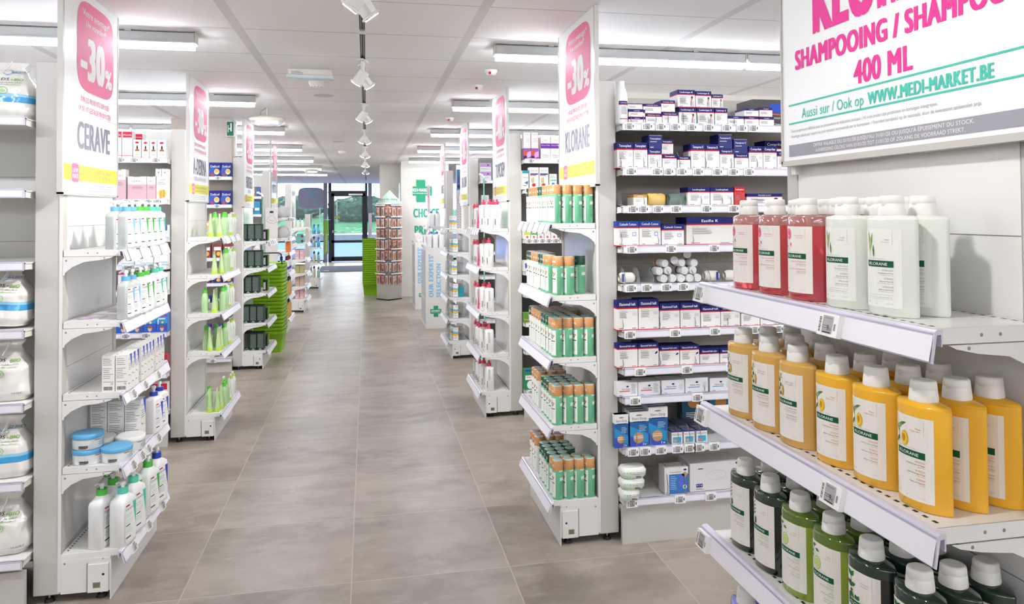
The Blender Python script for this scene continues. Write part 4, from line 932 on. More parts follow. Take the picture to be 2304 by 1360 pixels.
for i in range(3): put('cv_bigbox', -.953-.067*i, 3.50, z, AISLE_L, 'tall white and blue lotion carton, %s from the rail' % NTH[i], 'carton', G)
for i in range(2): put('cv_navy', -.948, 3.64+.095*i, z, AISLE_L, 'white lotion bottle with dark blue pump, fourth shelf, %s' % ('nearer', 'farther')[i], 'pump bottle', G)
z = LZ1[4]; G = 'large pump bottles on the lowest left shelf'
for x, y, k, w in [(-1.035, 3.245, 'big_green', 'green pump collar, nearest inner one'), (-.958, 3.245, 'big_teal', 'teal pump collar, nearest by the rail'), (-1.03, 3.36, 'big_green', 'green pump collar, second inner one'), (-.955, 3.37, 'big_teal', 'teal pump collar, second by the rail'), (-1.08, 3.47, 'big_green', 'green pump collar, at the panel'), (-1.0, 3.49, 'big_green', 'green pump collar, third row'), (-.95, 3.56, 'big_green', 'green pump collar, far by the rail'), (-.945, 3.68, 'big_navy', 'dark blue pump collar, farthest')]:
    put('cv_'+k, x, y, z, AISLE_L, 'large white bottle with '+w, 'pump bottle', G)
# green care range, left unit two
LIME = mat('#a5d65c', .3); LIMEL = mat('#c3dea2', .3); LIMEY = mat('#c3e04c', .3); WCR = mat('#ecefe6', .3)
def tubep(bodym, capm, txt):
    def f():
        t = empty('cream_tube'); b = MB(); H = .155
        b.loft([(.022, .0235, .0175, 2), (.05, .0245, .0165, 2), (H*.6, .0255, .010, 2), (H*.9, .0262, .003, 2.2), (H, .0265, .0012, 3)], bodym, 20)
        fn = lambda u, v, d: (u, -.0170*(1-max(0, (v-.03))/.135)**.8*math.sqrt(max(.05, 1-(u/.026)**2))-.0012-d, v)
        T_ = paper(txt)
        stem2(b, fn, [(-.008, .075), (.004, .118)], .003, paper('#86c23a')); stem2(b, fn, [(.008, .082), (-.002, .104)], .003, paper('#86c23a'))
        for i in range(6): b.rect2(fn, -.009, .068-.006*i, .010-.002*(i % 3), .0695-.006*i, T_, 2, 2)
        b.build('tube_body', t)
        c = MB(); c.loft([(0, .0235, .0185, 2), (.0015, .0245, .0195, 2), (.022, .024, .0185, 2)], capm, 20); c.build('cap', t); return t
    return f
def adprint(tc, yc='#86c23a'):
    def p(l, hw, hd, H):
        fn = lambda u, v, d: (u, -hd*math.sqrt(max(.05, 1-(abs(u)/hw)**3))-.0006-d, v); T_ = paper(tc)
        stem2(l, fn, [(-.010, H*.60), (.006, H*.80)], .003, paper(yc)); stem2(l, fn, [(.009, H*.62), (-.003, H*.76)], .003, paper(yc))
        for i in range(7): l.rect2(fn, -.012, H*(.54-.06*i), .012-.003*(i % 3), H*(.552-.06*i), T_, 2, 2)
    return p
GPC = mat('#6fcf55', .3)
PROTO['ad_tube'] = tubep(LIMEL, LIMEY, '#5f9a4a'); PROTO['ad_wtube'] = tubep(WCR, LIMEY, '#8f9a84')
PROTO['ad_pump'] = bottle('pump_bottle', .030, .021, .128, mat('#b8d8a4', .3), 3, .030, .015, GPC, GPC, adprint('#5f9a5a'), .036, sdir=(-1, .2), spout=.024, collar=.022)
PROTO['ad_wpump'] = bottle('pump_bottle', .030, .021, .128, WCR, 3, .030, .014, LIMEY, WCR, adprint('#8f9a84'), .036, sdir=(-1, .2), spout=.024, collar=.016)
z2 = [1.348, 1.098, .841, .586, .181]
AD = {0: [('tube', -1.03, 5.31), ('tube', -.975, 5.32), ('pump', -1.02, 5.41), ('pump', -.965, 5.42), ('pump', -.965, 5.49), ('wtube', -.96, 5.57), ('wtube', -.96, 5.64), ('wpump', -.965, 5.72), ('wpump', -.965, 5.80)],
      1: [('tube', -1.005, 5.31), ('tube', -.975, 5.38), ('pump', -.965, 5.46), ('pump', -.965, 5.53), ('wtube', -.962, 5.60), ('wtube', -.962, 5.66), ('wpump', -.968, 5.74), ('wpump', -.968, 5.81)],
      2: [('pump', -1.065, 5.31), ('tube', -1.005, 5.30), ('pump', -.968, 5.40), ('pump', -.965, 5.47), ('wtube', -.962, 5.57), ('wpump', -.968, 5.66), ('wpump', -.968, 5.74), ('tube', -1.01, 5.40)],
      3: [('pump', -1.065, 5.36), ('tube', -1.03, 5.30), ('tube', -.977, 5.30), ('tube', -.975, 5.38), ('pump', -.965, 5.46), ('pump', -1.02, 5.45), ('wtube', -.962, 5.55), ('wtube', -.962, 5.61), ('wpump', -.968, 5.70), ('wpump', -.968, 5.78)],
      4: [('pump', -1.045, 5.35), ('tube', -1.03, 5.29), ('tube', -.985, 5.30), ('tube', -.975, 5.38), ('pump', -.968, 5.45), ('pump', -.968, 5.52), ('wtube', -.962, 5.60), ('wpump', -1.0, 5.62), ('wpump', -.965, 5.70), ('wpump', -.968, 5.79)]}
AN = {'tube': 'lime green cream tube', 'pump': 'lime green pump bottle', 'wtube': 'white tube with lime cap', 'wpump': 'white pump bottle with lime collar'}
for si, lst in AD.items():
    for i, (k, x, y) in enumerate(lst):
        put('ad_'+k, x, y, z2[si], AISLE_L+R.uniform(-.15, .1), '%s on the %s shelf, %s counting from the viewer' % (AN[k], ORD[si] if si < 4 else 'lowest', NTH[i]), 'bottle' if 'pump' in k else 'tube', 'lime and white care products, %s shelf' % ORD[si])
# dark green cartons, left unit three
def dk_side(b, fn, w, h):
    b.rect2(fn, w*.08, h*.14, w*.92, h*.93, paper('#5d6c64'), 1)
    for i in range(9): b.rect2(fn, w*(.45 if i % 3 == 2 else .12), h*(.86-.08*i), w*.9, h*(.87-.08*i), paper('#16241e'), 2)
    b.poly2(fn, [(w*.2, h*.02), (w*.8, h*.02), (w*.5, h*.13)], paper('#8fa39a'), 2)
PROTO['dk_box'] = carton('dark_green_carton', .060, .062, .165, '#17261f', lambda b, fn, w, h: (b.rect2(fn, w*.1, h*.75, w*.9, h*.9, paper('#2f6a44'), 1), b.rect2(fn, w*.1, h*.2, w*.9, h*.6, paper('#3c4f48'), 1)), dk_side)
PROTO['dk_small'] = carton('black_label_carton', .045, .042, .105, '#23261f', lambda b, fn, w, h: b.rect2(fn, w*.15, h*.2, w*.9, h*.85, paper('#557f3c'), 1), lambda b, fn, w, h: b.rect2(fn, w*.12, h*.12, w*.6, h*.8, paper('#d9d7d0'), 1))
PROTO['gr_small'] = carton('green_carton', .045, .042, .110, '#5f9a2c', lambda b, fn, w, h: (b.rect2(fn, w*.1, h*.1, w*.9, h*.9, paper('#79b53c'), 1)), lambda b, fn, w, h: b.rect2(fn, w*.2, h*.2, w*.8, h*.7, paper('#4f7f34'), 1))
z3 = [1.236, .977, .731, .444, .178]
for si, zz in enumerate(z3):
    sh_ = ORD[si] if si < 4 else 'lowest'; n = [3, 3, 3, 4, 3][si]; off = [.02, .02, .045, -.0, -.0][si]
    for i in range(n):
        far = (si == 3 and i == 3) or (si == 4 and i == 2)
        put('dk_box', -.985-off-.066*i+(.0), 7.62+(.06 if far else 0), zz, AISLE_L, 'tall dark green carton, %s shelf, %s from the rail' % (sh_, NTH[i]), 'carton', 'dark green cartons')
        put('dk_box', -.985-off-.066*i, 7.70 if not far else 7.76, zz, AISLE_L, 'tall dark green carton, %s shelf, back row, %s from rail' % (sh_, NTH[i]), 'carton', 'dark green cartons')
    put('dk_small', -.978, 7.83, zz, AISLE_L, 'small black carton with white label, %s shelf' % sh_, 'carton', 'small cartons beside the dark green ones')
    put('gr_small', -.978, 7.93, zz, AISLE_L, 'small leafy green carton at the back, %s shelf' % sh_, 'carton', 'small cartons beside the dark green ones')
# pink pump bottles, right unit two
PNK = mat('#ec4a6c', .3); CLR = mat('#dfe3df', .1, coat=.4, alpha=.55)
def tpp(l, hw, hd, H):
    fn = lambda u, v, d: (u, -hd*math.sqrt(max(.03, 1-(abs(u)/hw)**3.2))-.0006-d, v); P_ = paper('#d8486c')
    l.rect2(fn, -.018, H*.86, .006, H*.885, P_, 2, 3); l.rect2(fn, -.018, H*.24, .012, H*.29, P_, 2, 4)
    for i in range(6): l.rect2(fn, -.018, H*(.78-.08*i), -.018+.018+.006*(i % 3), H*(.787-.08*i), paper('#a9a2a4'), 2, 3)
    g = lambda u, v, d: ((hw+.0006+d) if abs(u) < hd else hw, u, v)
    r = random.Random(3)
    for i in range(16): l.rect2(g, -.012, H*(.88-.028*i), -.012+.012+.006*r.random(), H*(.892-.028*i), paper('#b5b1b1'), 1)
    for i in range(9): l.rect2(g, -.030*0-.026*0+.006*0-.024, H*(.40-.03*i), -.016, H*(.415-.03*i), paper('#4a484a'), 1)
PROTO['tp_big'] = bottle('pump_bottle', .043, .034, .175, mat('#efeeea', .35), 3.4, .010, .0155, PNK, PNK, tpp, .040, sdir=(1, 0), spout=.030, collar=.022)
PROTO['tp_mid'] = bottle('pump_bottle', .028, .022, .155, mat('#efeeea', .35), 3.4, .010, .013, PNK, PNK, tpp, .036, sdir=(1, 0), spout=.024, collar=.020)
PROTO['tp_clear'] = bottle('pump_bottle', .026, .020, .150, CLR, 3.4, .010, .013, PNK, PNK, tpp, .040, sdir=(1, 0), spout=.028, collar=.024)
def tp_tube():
    t = empty('cream_tube'); b = MB(); b.loft([(0, .026, .018, 2.4), (.03, .027, .016, 2.4), (.15, .028, .003, 2.6), (.16, .028, .002, 3)], mat('#e8477a', .35), 18)
    fn = lambda u, v, d: (u, -.019-d, v); b.build('tube_body', t)
    c = MB(); c.ell2(lambda u, v, d: (u, -.0165-d, v), 0, .075, .012, .030, WH, 1); c.rect2(lambda u, v, d: (u, -.018-d, v), -.018, .02, .018, .028, WH, 1); c.build('label', t); return t
PROTO['tp_tube'] = tp_tube
zz5 = [1.381, 1.095, .767, .462, .188]
TP = {0: [('big', .895, 5.46), ('big', .865, 5.55), ('tube', .845, 5.66), ('big', .945, 5.58), ('mid', .845, 5.76), ('clear', .842, 5.88), ('big', .95, 5.46)],
      1: [('big', .888, 5.46), ('big', .868, 5.55), ('tube', .845, 5.64), ('mid', .845, 5.72), ('mid', .845, 5.79), ('clear', .842, 5.90), ('mid', .90, 5.75)],
      2: [('big', .888, 5.46), ('big', .865, 5.55), ('tube', .845, 5.64), ('mid', .845, 5.72), ('mid', .90, 5.72), ('clear', .842, 5.86)],
      3: [('big', .885, 5.46), ('big', .862, 5.56), ('mid', .845, 5.65), ('mid', .845, 5.73), ('clear', .842, 5.86), ('mid', .90, 5.70)],
      4: [('big', .885, 5.46), ('big', .862, 5.56), ('mid', .845, 5.65), ('mid', .845, 5.73), ('clear', .842, 5.86)]}
TN = {'big': 'large white bottle with pink pump', 'mid': 'slim white bottle with pink pump', 'clear': 'clear bottle with pink pump', 'tube': 'bright pink cream tube'}
for si, lst in TP.items():
    for i, (k, x, y) in enumerate(lst):
        put('tp_'+k, x, y, zz5[si], AISLE_R, '%s, %s shelf, %s counting from the viewer' % (TN[k], ORD[si] if si < 4 else 'lowest', NTH[i]), 'bottle' if k != 'tube' else 'tube', 'pink and white care products, %s shelf' % ORD[si])
# sun cartons, right unit three
def sunf(b, fn, w, h):
    b.poly2(fn, [(0, h*.50), (0, h*.66), (w*.3, h*.70), (w*.6, h*.62), (w, h*.68), (w, h*.50)], paper('#6fb4e0'), 1)
    b.rect2(fn, 0, h*.38, w, h*.52, paper('#f2c418'), 2); b.rect2(fn, w*.2, h*.34, w*.7, h*.37, paper('#d8483c'), 2)
    b.text2(fn, 'SUNSCREEN', w*.1, h*.84, h*.05, GRT, 2, w*.7, res=1)
    for i in range(3): b.rect2(fn, w*.1, h*(.25-.05*i), w*.8, h*(.262-.05*i), GRT, 2)
PROTO['sun'] = carton('sun_care_carton', .050, .050, .135, '#f0efea', sunf, sunf)
PROTO['cyan_pack'] = carton('turquoise_pack', .030, .055, .10, '#1f8fa0', None, None)
def traybox():
    b = MB(); b.box(-.075, .075, 0, .003, 0, .085, ACRYL); b.box(-.075, -.073, 0, .17, 0, .12, ACRYL); b.box(.073, .075, 0, .17, 0, .12, ACRYL); b.box(-.075, .075, 0, .17, 0, .003, ACRYL); return b.build('acrylic_tray')
PROTO['atray'] = traybox
z6 = [1.327, 1.09, .857, .627, .407, .176]
for si, zz in enumerate(z6):
    sh_ = ORD[si]
    for i in range(4): put('sun', .855+(.008 if si in (0, 2) else .02) if i == 0 else .86, 7.70+.058*i, zz+.004, AISLE_R+(pi/2 if i == 0 else 0)*0, 'white sun care carton with blue and yellow, %s shelf, %s from viewer' % (sh_, NTH[i]), 'carton', 'sun care cartons')
    if si: 
        put('atray', .835, 7.80, zz, AISLE_R, 'clear acrylic display tray near the viewer, %s shelf of sun unit' % sh_, 'tray', 'acrylic trays')
        put('atray', .835, 8.02, zz, AISLE_R, 'clear acrylic display tray at the far end, %s shelf of sun unit' % sh_, 'tray', 'acrylic trays')
put('cyan_pack', .93, 7.68, z6[3]+.0, AISLE_R, 'turquoise pack beside the sun cartons, fourth shelf', 'carton', None)
# white bottles with blue pumps, right unit four
BPU = mat('#2f6fd0', .3)
PROTO['ur_big'] = bottle('pump_bottle', .040, .034, .165, mat('#f2f2f0', .35), 3, .014, .015, WPL, BPU, tpp if 0 else adprint('#8fa0b4', '#4a6a9a'), .034, sdir=(1, 0), spout=.022, collar=.008)
for si, zz in enumerate((1.32, 1.045)):
    for i, (x, y) in enumerate([(.86, 10.02), (.93, 10.02), (.86, 10.12), (.93, 10.13), (.86, 10.24)]):
        put('ur_big', x, y, zz, AISLE_R, 'white bottle with blue pump, far right unit, %s shelf, %s' % (ORD[si], ('front by rail', 'front by panel', 'second row by rail', 'second row by panel', 'third row')[i]), 'pump bottle', 'blue pump bottles')
# ---------------- cartons on the bandage shelving ----------------
NAVY = paper('#1c2266'); REDS = paper('#c8202c'); OFFW = '#e9e5df'
def head_carton(title, w, h, d=.09, hdr=.24, sub='10 cm x 5 m', navy=False, deco=None, hcol='#1c2266', stripe=True, tw=.78, foot=True, base=OFFW):
    b = MB(); hc = paper(hcol)
    b.box(0, w, 0, d, 0, h, mat('#1d2468', .55) if navy else mat(base, .55))
    fn = side(0, 0, 0, '-y')
    if not navy:
        hh = min(h*hdr, .034)
        b.box(-.0003, w+.0003, -.0003, d+.0003, h-hh, h+.0003, hc)
        if stripe: b.box(-.0003, w+.0003, -.0003, d+.0003, h-hh-h*.045, h-hh, REDS)
        if foot: b.box(-.0003, w+.0003, -.0003, d+.0003, 0, h*.035, REDS)
        b.text2(fn, title, w*.5, h-hh*.72, hh*.42, WH, 4, min(w*tw, hh*.42*len(title)*.72), 'c', .02, 2)
        if h > .05:
            y = h-hh-h*.045-.010
            b.text2(fn, sub, w*.12, y, .0052, BLK, 2, min(w*.45, .034), 'l', .01, 1); b.rect2(fn, w*.04, y-.0016, w*.96, y-.0012, GRT, 2)
            k = max(1, int((y-.022)/.0045))
            b.lines2(fn, w*.12, y-.006, w*.55, min(k, 7), .0042, .0018, GRT, 2, int(w*1e4))
            if deco == 'roll': b.rect2(fn, w*.74, y-.020, w*.94, y-.006, paper('#cfd0da'), 2)
            elif deco == 'square': b.rect2(fn, w*.70, h*.40, w*.88, h*.56, paper('#9aa8cf'), 2); b.rect2(fn, w*.735, h*.435, w*.845, h*.525, paper('#f0efea'), 3)
            elif deco == 'sock': b.poly2(fn, [(w*.86, h*.62), (w*.95, h*.66), (w*.95, h*.58), (w*.84, h*.52), (w*.82, h*.56)], NAVY, 2)
            elif deco == 'man':
                b.ell2(fn, w*.82, h*.52, w*.055, h*.10, paper('#b98466'), 2); b.ell2(fn, w*.82, h*.59, w*.058, h*.06, paper('#3a2c28'), 3)
                b.poly2(fn, [(w*.70, h*.10), (w*.72, h*.36), (w*.80, h*.42), (w*.92, h*.34), (w*.93, h*.10)], paper('#b9c4d2'), 2)
                b.poly2(fn, [(w*.74, h*.14), (w*.79, h*.14), (w*.81, h*.48), (w*.77, h*.48)], paper('#c86a5c'), 4)
                b.lines2(fn, w*.12, h*.52, w*.6, 7, h*.055, h*.022, GRT, 2, 4)
            b.rect2(fn, w*.1, h*.06, w*.28, h*.085, GRT, 2); b.rect2(fn, w*.72, h*.06, w*.92, h*.085, GRT, 2)
        else: b.lines2(fn, w*.1, h*.45, w*.6, 2, h*.14, h*.06, GRT, 2, 5)
    else:
        b.text2(fn, title, w*.5, h*.68, h*.13, WH, 2, w*.8, 'c', .02, 2); b.rect2(fn, w*.1, h*.5, w*.6, h*.53, WH, 2); b.rect2(fn, w*.1, h*.1, w*.35, h*.14, WH, 2); b.rect2(fn, w*.02, h*.97, w*.98, h*.985, WH, 2)
    return b
def put_head(x, w, z, h, title, label, group, y=3.222, **k):
    if x < 1.13: k['d'] = .045
    b = head_carton(title, w-.002, h, **k); nm = k.get('nm', 'bandage_carton')
    o = b.build('bandage_carton', None, (x, y, z+.0004)); tag(o, label, 'carton', group); return o
S = RG
def serie(si, items, group):
    for it in items:
        x, w, z_, h, title, label = it[:6]; k = dict(it[6]) if len(it) > 6 else {}
        zz = S[si]-.004+(z_ if z_ else 0)
        y = k.pop('y', 3.222); put_head(x, w, zz, h, title, label, group, y, **k)
serie(0, [
 (1.175, .080, 0, .031, 'Leukotape', 'flat tape carton at the foot of the small left stack', {'hdr': .3}),
 (1.175, .080, .032, .034, 'Leukotape', 'flat tape carton, middle of the small left stack', {'hdr': .3}),
 (1.170, .072, .067, .026, 'Leukotape', 'plain-sided flat carton on top of the small left stack', {'hdr': .1, 'd': .07}),
 (1.257, .080, 0, .048, 'Leukotape classic', 'classic tape carton under another, second stack from the bottle', {}),
 (1.245, .088, .049, .044, 'Leukotape classic', 'classic tape carton lying on another, second stack', {}),
 (1.338, .078, 0, .056, 'Leukotape classic', 'classic tape carton below a taller one, third stack', {}),
 (1.333, .068, .057, .054, 'Leukotape classic', 'taller classic tape carton on top, third stack', {}),
 (1.419, .087, 0, .080, 'Leukotape K', 'tape carton with man in red tape, lower row left', {'deco': 'man'}),
 (1.509, .087, 0, .080, 'Leukotape K', 'tape carton with taped man, lower row middle', {'deco': 'man'}),
 (1.599, .064, 0, .080, 'Leukotape K', 'narrow tape carton, lower row right', {}),
 (1.413, .088, .081, .081, 'Leukotape K', 'tape carton with man, upper row left', {'deco': 'man'}),
 (1.503, .079, .081, .077, 'Leukotape K', 'tape carton with man, upper row middle', {'deco': 'man'}),
 (1.583, .058, .081, .064, 'Leukotape K', 'tape carton with man, upper row right', {'deco': 'man', 'd': .06}),
 (1.664, .083, 0, .045, 'Leukopor', 'low sloping-lidded tape carton right of the man cartons', {}),
 (1.750, .073, 0, .044, 'Strappal', 'small strapping carton, bottom, left of pair', {}),
 (1.825, .077, 0, .043, 'Strappal', 'small strapping carton, bottom, right of pair', {}),
 (1.748, .074, .045, .038, 'Strappal', 'small strapping carton, top, left of pair', {}),
 (1.826, .068, .044, .044, 'Strappal', 'small strapping carton, top, right of pair', {})], 'tape cartons on the top bandage shelf')
o = MB(); o.box(0, .30, 0, .16, 0, .145, mat('#2c2624', .4)); f_ = side(0, 0, 0, '-y')
o.rect2(f_, .09, .078, .30, .125, paper('#2c4fb4'), 1); o.text2(f_, 'Ceinture chauffante', .09, .05, .012, WH, 1, .15); o.text2(f_, '110/1mm', .09, .02, .010, WH, 1, .06); o.poly2(f_, [(.09, .072), (.3, .060), (.3, .066), (.09, .078)], paper('#c8602c'), 1)
o.box(.0, .085, -.0, .0, 0, 0, DARK)
tag(o.build('heating_belt_carton', None, (1.85, 3.33, S[0]-.004)), 'large dark carton with blue panel at the right of the top bandage shelf', 'carton')
# white lotion bottle beside the post
t = empty('lotion_bottle', (1.146, 3.240, S[0]-.004)); tag(t, 'white lotion bottle with blue and red label next to the white post', 'bottle')
b = MB(); b.loft([(0, .026, .026, 2), (.004, .0285, .0285, 2), (.105, .0285, .0285, 2), (.14, .025, .025, 2), (.165, .0165, .0165, 2), (.170, .0145, .0145, 2)], WPL, 24); b.build('bottle_body', t)
b = MB(); b.cyl(0, 0, .170, .197, .0150, WPL, 20, .0138); b.build('cap', t)
b = MB(); r_ = .0288; fn = lambda u, v, d: ((r_+d)*math.sin(u/r_), -(r_+d)*math.cos(u/r_), v)
b.rect2(fn, -.022, .088, .024, .103, NAVY, 1, 6); b.rect2(fn, -.022, .085, .024, .089, REDS, 1, 6); b.text2(fn, 'Leukotape', -.016, .0925, .006, WH, 2, .034, res=2)
for i in range(6): b.rect2(fn, -.012, .074-.006*i, .016, .0765-.006*i, GRT, 1, 3)
b.rect2(fn, -.018, .020, .024, .0235, REDS, 1, 6); b.build('label', t)
serie(1, [
 (1.117, .078, 0, .119, 'Tensoplast', 'tall elastic bandage carton right beside the post', {'deco': 'roll'}),
 (1.196, .068, 0, .119, 'Tensoplast', 'tall elastic bandage carton, second from the post', {'deco': 'roll'}),
 (1.266, .068, 0, .090, 'Tensoplast', 'elastic bandage carton with a navy one on top', {'deco': 'roll'}),
 (1.270, .066, .091, .064, 'Tensoplast', 'plain navy elastic bandage carton lying on top, left', {'navy': True}),
 (1.336, .071, 0, .066, 'Tensoplast', 'short elastic bandage carton, fourth from the post', {'deco': 'roll'}),
 (1.336, .060, .067, .068, 'Tensoplast', 'white elastic bandage carton on top of the fourth', {'y': 3.235}),
 (1.410, .064, 0, .058, 'Tensoplast', 'smallest elastic bandage carton on second shelf', {}),
 (1.477, .071, 0, .117, 'Tensopress K', 'tall support bandage carton, left of pair', {'deco': 'roll'}),
 (1.549, .071, 0, .116, 'Tensopress K', 'tall support bandage carton, right of pair', {}),
 (1.621, .072, 0, .096, 'Tensopress K', 'support bandage carton under the navy pair, left', {'deco': 'roll'}),
 (1.615, .070, .097, .066, 'Tensopress K', 'navy support bandage carton lying on top, right of middle', {'navy': True}),
 (1.696, .072, 0, .073, 'Tensopress K', 'short support bandage carton under a navy one', {}),
 (1.692, .071, .074, .068, 'Tensopress K', 'navy support bandage carton turned sideways on top', {'navy': True}),
 (1.769, .072, 0, .109, 'Comprilan', 'compression bandage carton, left of two', {'deco': 'roll'}),
 (1.842, .072, 0, .109, 'Comprilan', 'compression bandage carton, right of two', {'deco': 'roll'}),
 (1.916, .078, 0, .086, 'Comprilan', 'shorter compression carton partly behind the foreground unit', {}),
 (1.93, .12, 0, .15, 'Comprihaft', 'tall compression carton standing at the back right', {'y': 3.36, 'd': .1})], 'bandage cartons on the second shelf')
serie(2, [
 (1.196, .064, 0, .052, 'Leukopor', 'small tape carton with golden header', {'hcol': '#c9923c', 'stripe': False}),
 (1.459, .110, 0, .086, 'Leukoplast', 'plaster carton with slanted blue header, left one', {'deco': 'roll'}),
 (1.571, .118, 0, .086, 'Leukoplast', 'plaster carton with slanted blue header, right one', {'deco': 'roll'}),
 (1.692, .055, 0, .087, 'Leukoplast', 'narrow red plaster carton', {'hcol': '#c8202c', 'base': '#c83a36'}),
 (1.755, .185, 0, .056, 'Fixomull stretch', 'long low carton with a figure, right on third shelf', {'deco': 'man'})], 'plaster cartons on the third shelf')
for x, c, l in ((1.264, '#e3b71c', 'yellow bandage roll in clear wrap on the third shelf'), (1.364, '#14523c', 'dark green bandage roll in clear wrap on the third shelf')):
    t = empty('bandage_roll', (x+.048, 3.226, S[2]-.004)); tag(t, l, 'bandage roll', 'coloured bandage rolls')
    q = MB(); v = []; n = 20; mm = 9; m_ = mat(c, .55)
    for j in range(mm+1):
        for i in range(n):
            a = 2*pi*i/n; r = .028*(1+.05*math.sin(j*2.1+i))*(1 if 0 < j < mm else .85); v.append((-.042+.084*j/mm, .032+r*math.cos(a), .031+r*math.sin(a)))
    q.add(v, [(j*n+i, j*n+(i+1) % n, (j+1)*n+(i+1) % n, (j+1)*n+i) for j in range(mm) for i in range(n)]+[tuple(range(n)), tuple(range(mm*n, mm*n+n))], m_, True); q.build('roll', t)
    q = MB(); q.loft([(0, .047, .030, 3, 0, .033), (.03, .049, .033, 3, 0, .033), (.058, .044, .028, 3, 0, .033)], mat('#f2f4f2', .08, alpha=.16, spec=.9), 20); q.build('clear_wrap', t)
serie(3, [
 (1.113, .106, 0, .113, 'Cutisoft Cotton', 'gauze carton right beside the post, fourth shelf', {'deco': 'square', 'hcol': '#1f3f8c'}),
 (1.220, .105, 0, .114, 'Cutisoft Cotton', 'gauze carton, second from the post, fourth shelf', {'deco': 'square', 'hcol': '#1f3f8c'}),
 (1.328, .111, 0, .096, 'Cutisoft Cotton', 'lower gauze carton, third from the post', {'deco': 'square', 'hcol': '#1c2a70'}),
 (1.450, .235, 0, .128, 'Easifix K', 'large dark-topped fixing bandage carton, fourth shelf', {'d': .12, 'base': '#dcd8d0'})], 'gauze cartons on the fourth shelf')
serie(5, [
 (1.110, .101, 0, .136, 'Elastomull haft', 'cohesive bandage carton right beside the post, sixth shelf', {'sub': '12 cm x 20 m', 'deco': 'roll'}),
 (1.213, .099, 0, .138, 'Elastomull haft', 'cohesive bandage carton, second, sixth shelf', {'sub': '12 cm x 20 m', 'deco': 'roll'}),
 (1.316, .097, 0, .116, 'Elastomull haft', 'cohesive bandage carton, third, sixth shelf', {'sub': '10 cm x 20 m', 'deco': 'roll'}),
 (1.416, .098, 0, .116, 'Elastomull haft', 'cohesive bandage carton, fourth, sixth shelf', {'sub': '10 cm x 20 m', 'deco': 'roll'}),
 (1.517, .098, 0, .098, 'Elastomull haft', 'cohesive bandage carton, fifth, sixth shelf', {'sub': '8 cm x 20 m', 'deco': 'roll'}),
 (1.617, .097, 0, .098, 'Elastomull haft', 'cohesive bandage carton, sixth, sixth shelf', {'sub': '8 cm x 20 m', 'deco': 'roll'}),
 (1.72, .095, 0, .08, 'Elastomull haft', 'lowest cohesive bandage carton, behind the shampoo rail', {'sub': '6 cm x 20 m'}),
 (1.818, .095, 0, .08, 'Elastomull haft', 'cohesive bandage carton farthest right, sixth shelf', {'sub': '6 cm x 20 m'})], 'cohesive bandage cartons, sixth shelf')
serie(6, [
 (1.110, .098, 0, .110, 'Elastomull haft color', 'coloured bandage carton right beside the post, red oval', {'deco': 'none', 'hdr': .2}),
 (1.210, .099, 0, .109, 'Elastomull haft color', 'coloured bandage carton with sock picture, second from post', {'deco': 'sock', 'hdr': .2}),
 (1.313, .097, 0, .091, 'Elastomull haft color', 'coloured bandage carton with sock picture, third from post', {'deco': 'sock', 'hdr': .2}),
 (1.412, .096, 0, .090, 'Elastomull haft color', 'coloured bandage carton with sock picture, fourth from post', {'deco': 'sock', 'hdr': .2}),
 (1.511, .096, 0, .070, 'Elastomull haft color', 'low coloured bandage carton, fifth from post', {'hdr': .3}),
 (1.611, .094, 0, .068, 'Elastomull haft color', 'low coloured bandage carton, sixth from post', {'hdr': .3})], 'coloured bandage cartons, seventh shelf')
o = MB(); f_ = side(0, 0, 0, '-y')
def wcarton(x, w, h, title, line, label):
    b = MB(); dd = .045 if x < 1.13 else .09; b.box(0, w-.002, 0, dd, 0, h, mat('#e4e2e2', .5)); b.ell2(f_, w*.5, h*.72, w*.06, h*.06, NAVY, 1); b.text2(f_, title, w*.22, h*.48, h*.13, BLK, 1, w*.42); b.rect2(f_, w*.12, h*.36, w*.62, h*.42, paper(line), 1)
    if line == '#c8402c': b.lines2(f_, w*.68, h*.84, w*.92, 8, h*.09, h*.03, GRT, 1)
    else: b.ell2(f_, w*.84, h*.5, w*.10, h*.24, paper('#c9d4d6'), 1)
    b.rect2(f_, w*.1, h*.08, w*.25, h*.12, GRT, 1); b.box(-.0002, w-.0018, -.0002, dd, 0, h*.03, NAVY)
    tag(b.build('padding_carton', None, (x, 3.222, S[7]-.004)), label, 'carton', 'padding and film cartons, eighth shelf')
wcarton(1.107, .099, .063, 'Soft-Zellin', '#c8402c', 'padding carton with red line right beside the post'); wcarton(1.207, .108, .062, 'Soft-Zellin', '#c8402c', 'padding carton with red line, second from the post')
wcarton(1.320, .113, .064, 'Hydrofilm', '#5fa0c8', 'film dressing carton with blue line, left of two'); wcarton(1.436, .114, .068, 'Hydrofilm', '#5fa0c8', 'film dressing carton with blue line, right of two'); wcarton(1.558, .108, .062, 'Hydrofilm', '#5fa0c8', 'film dressing carton partly hidden by the shampoo unit')
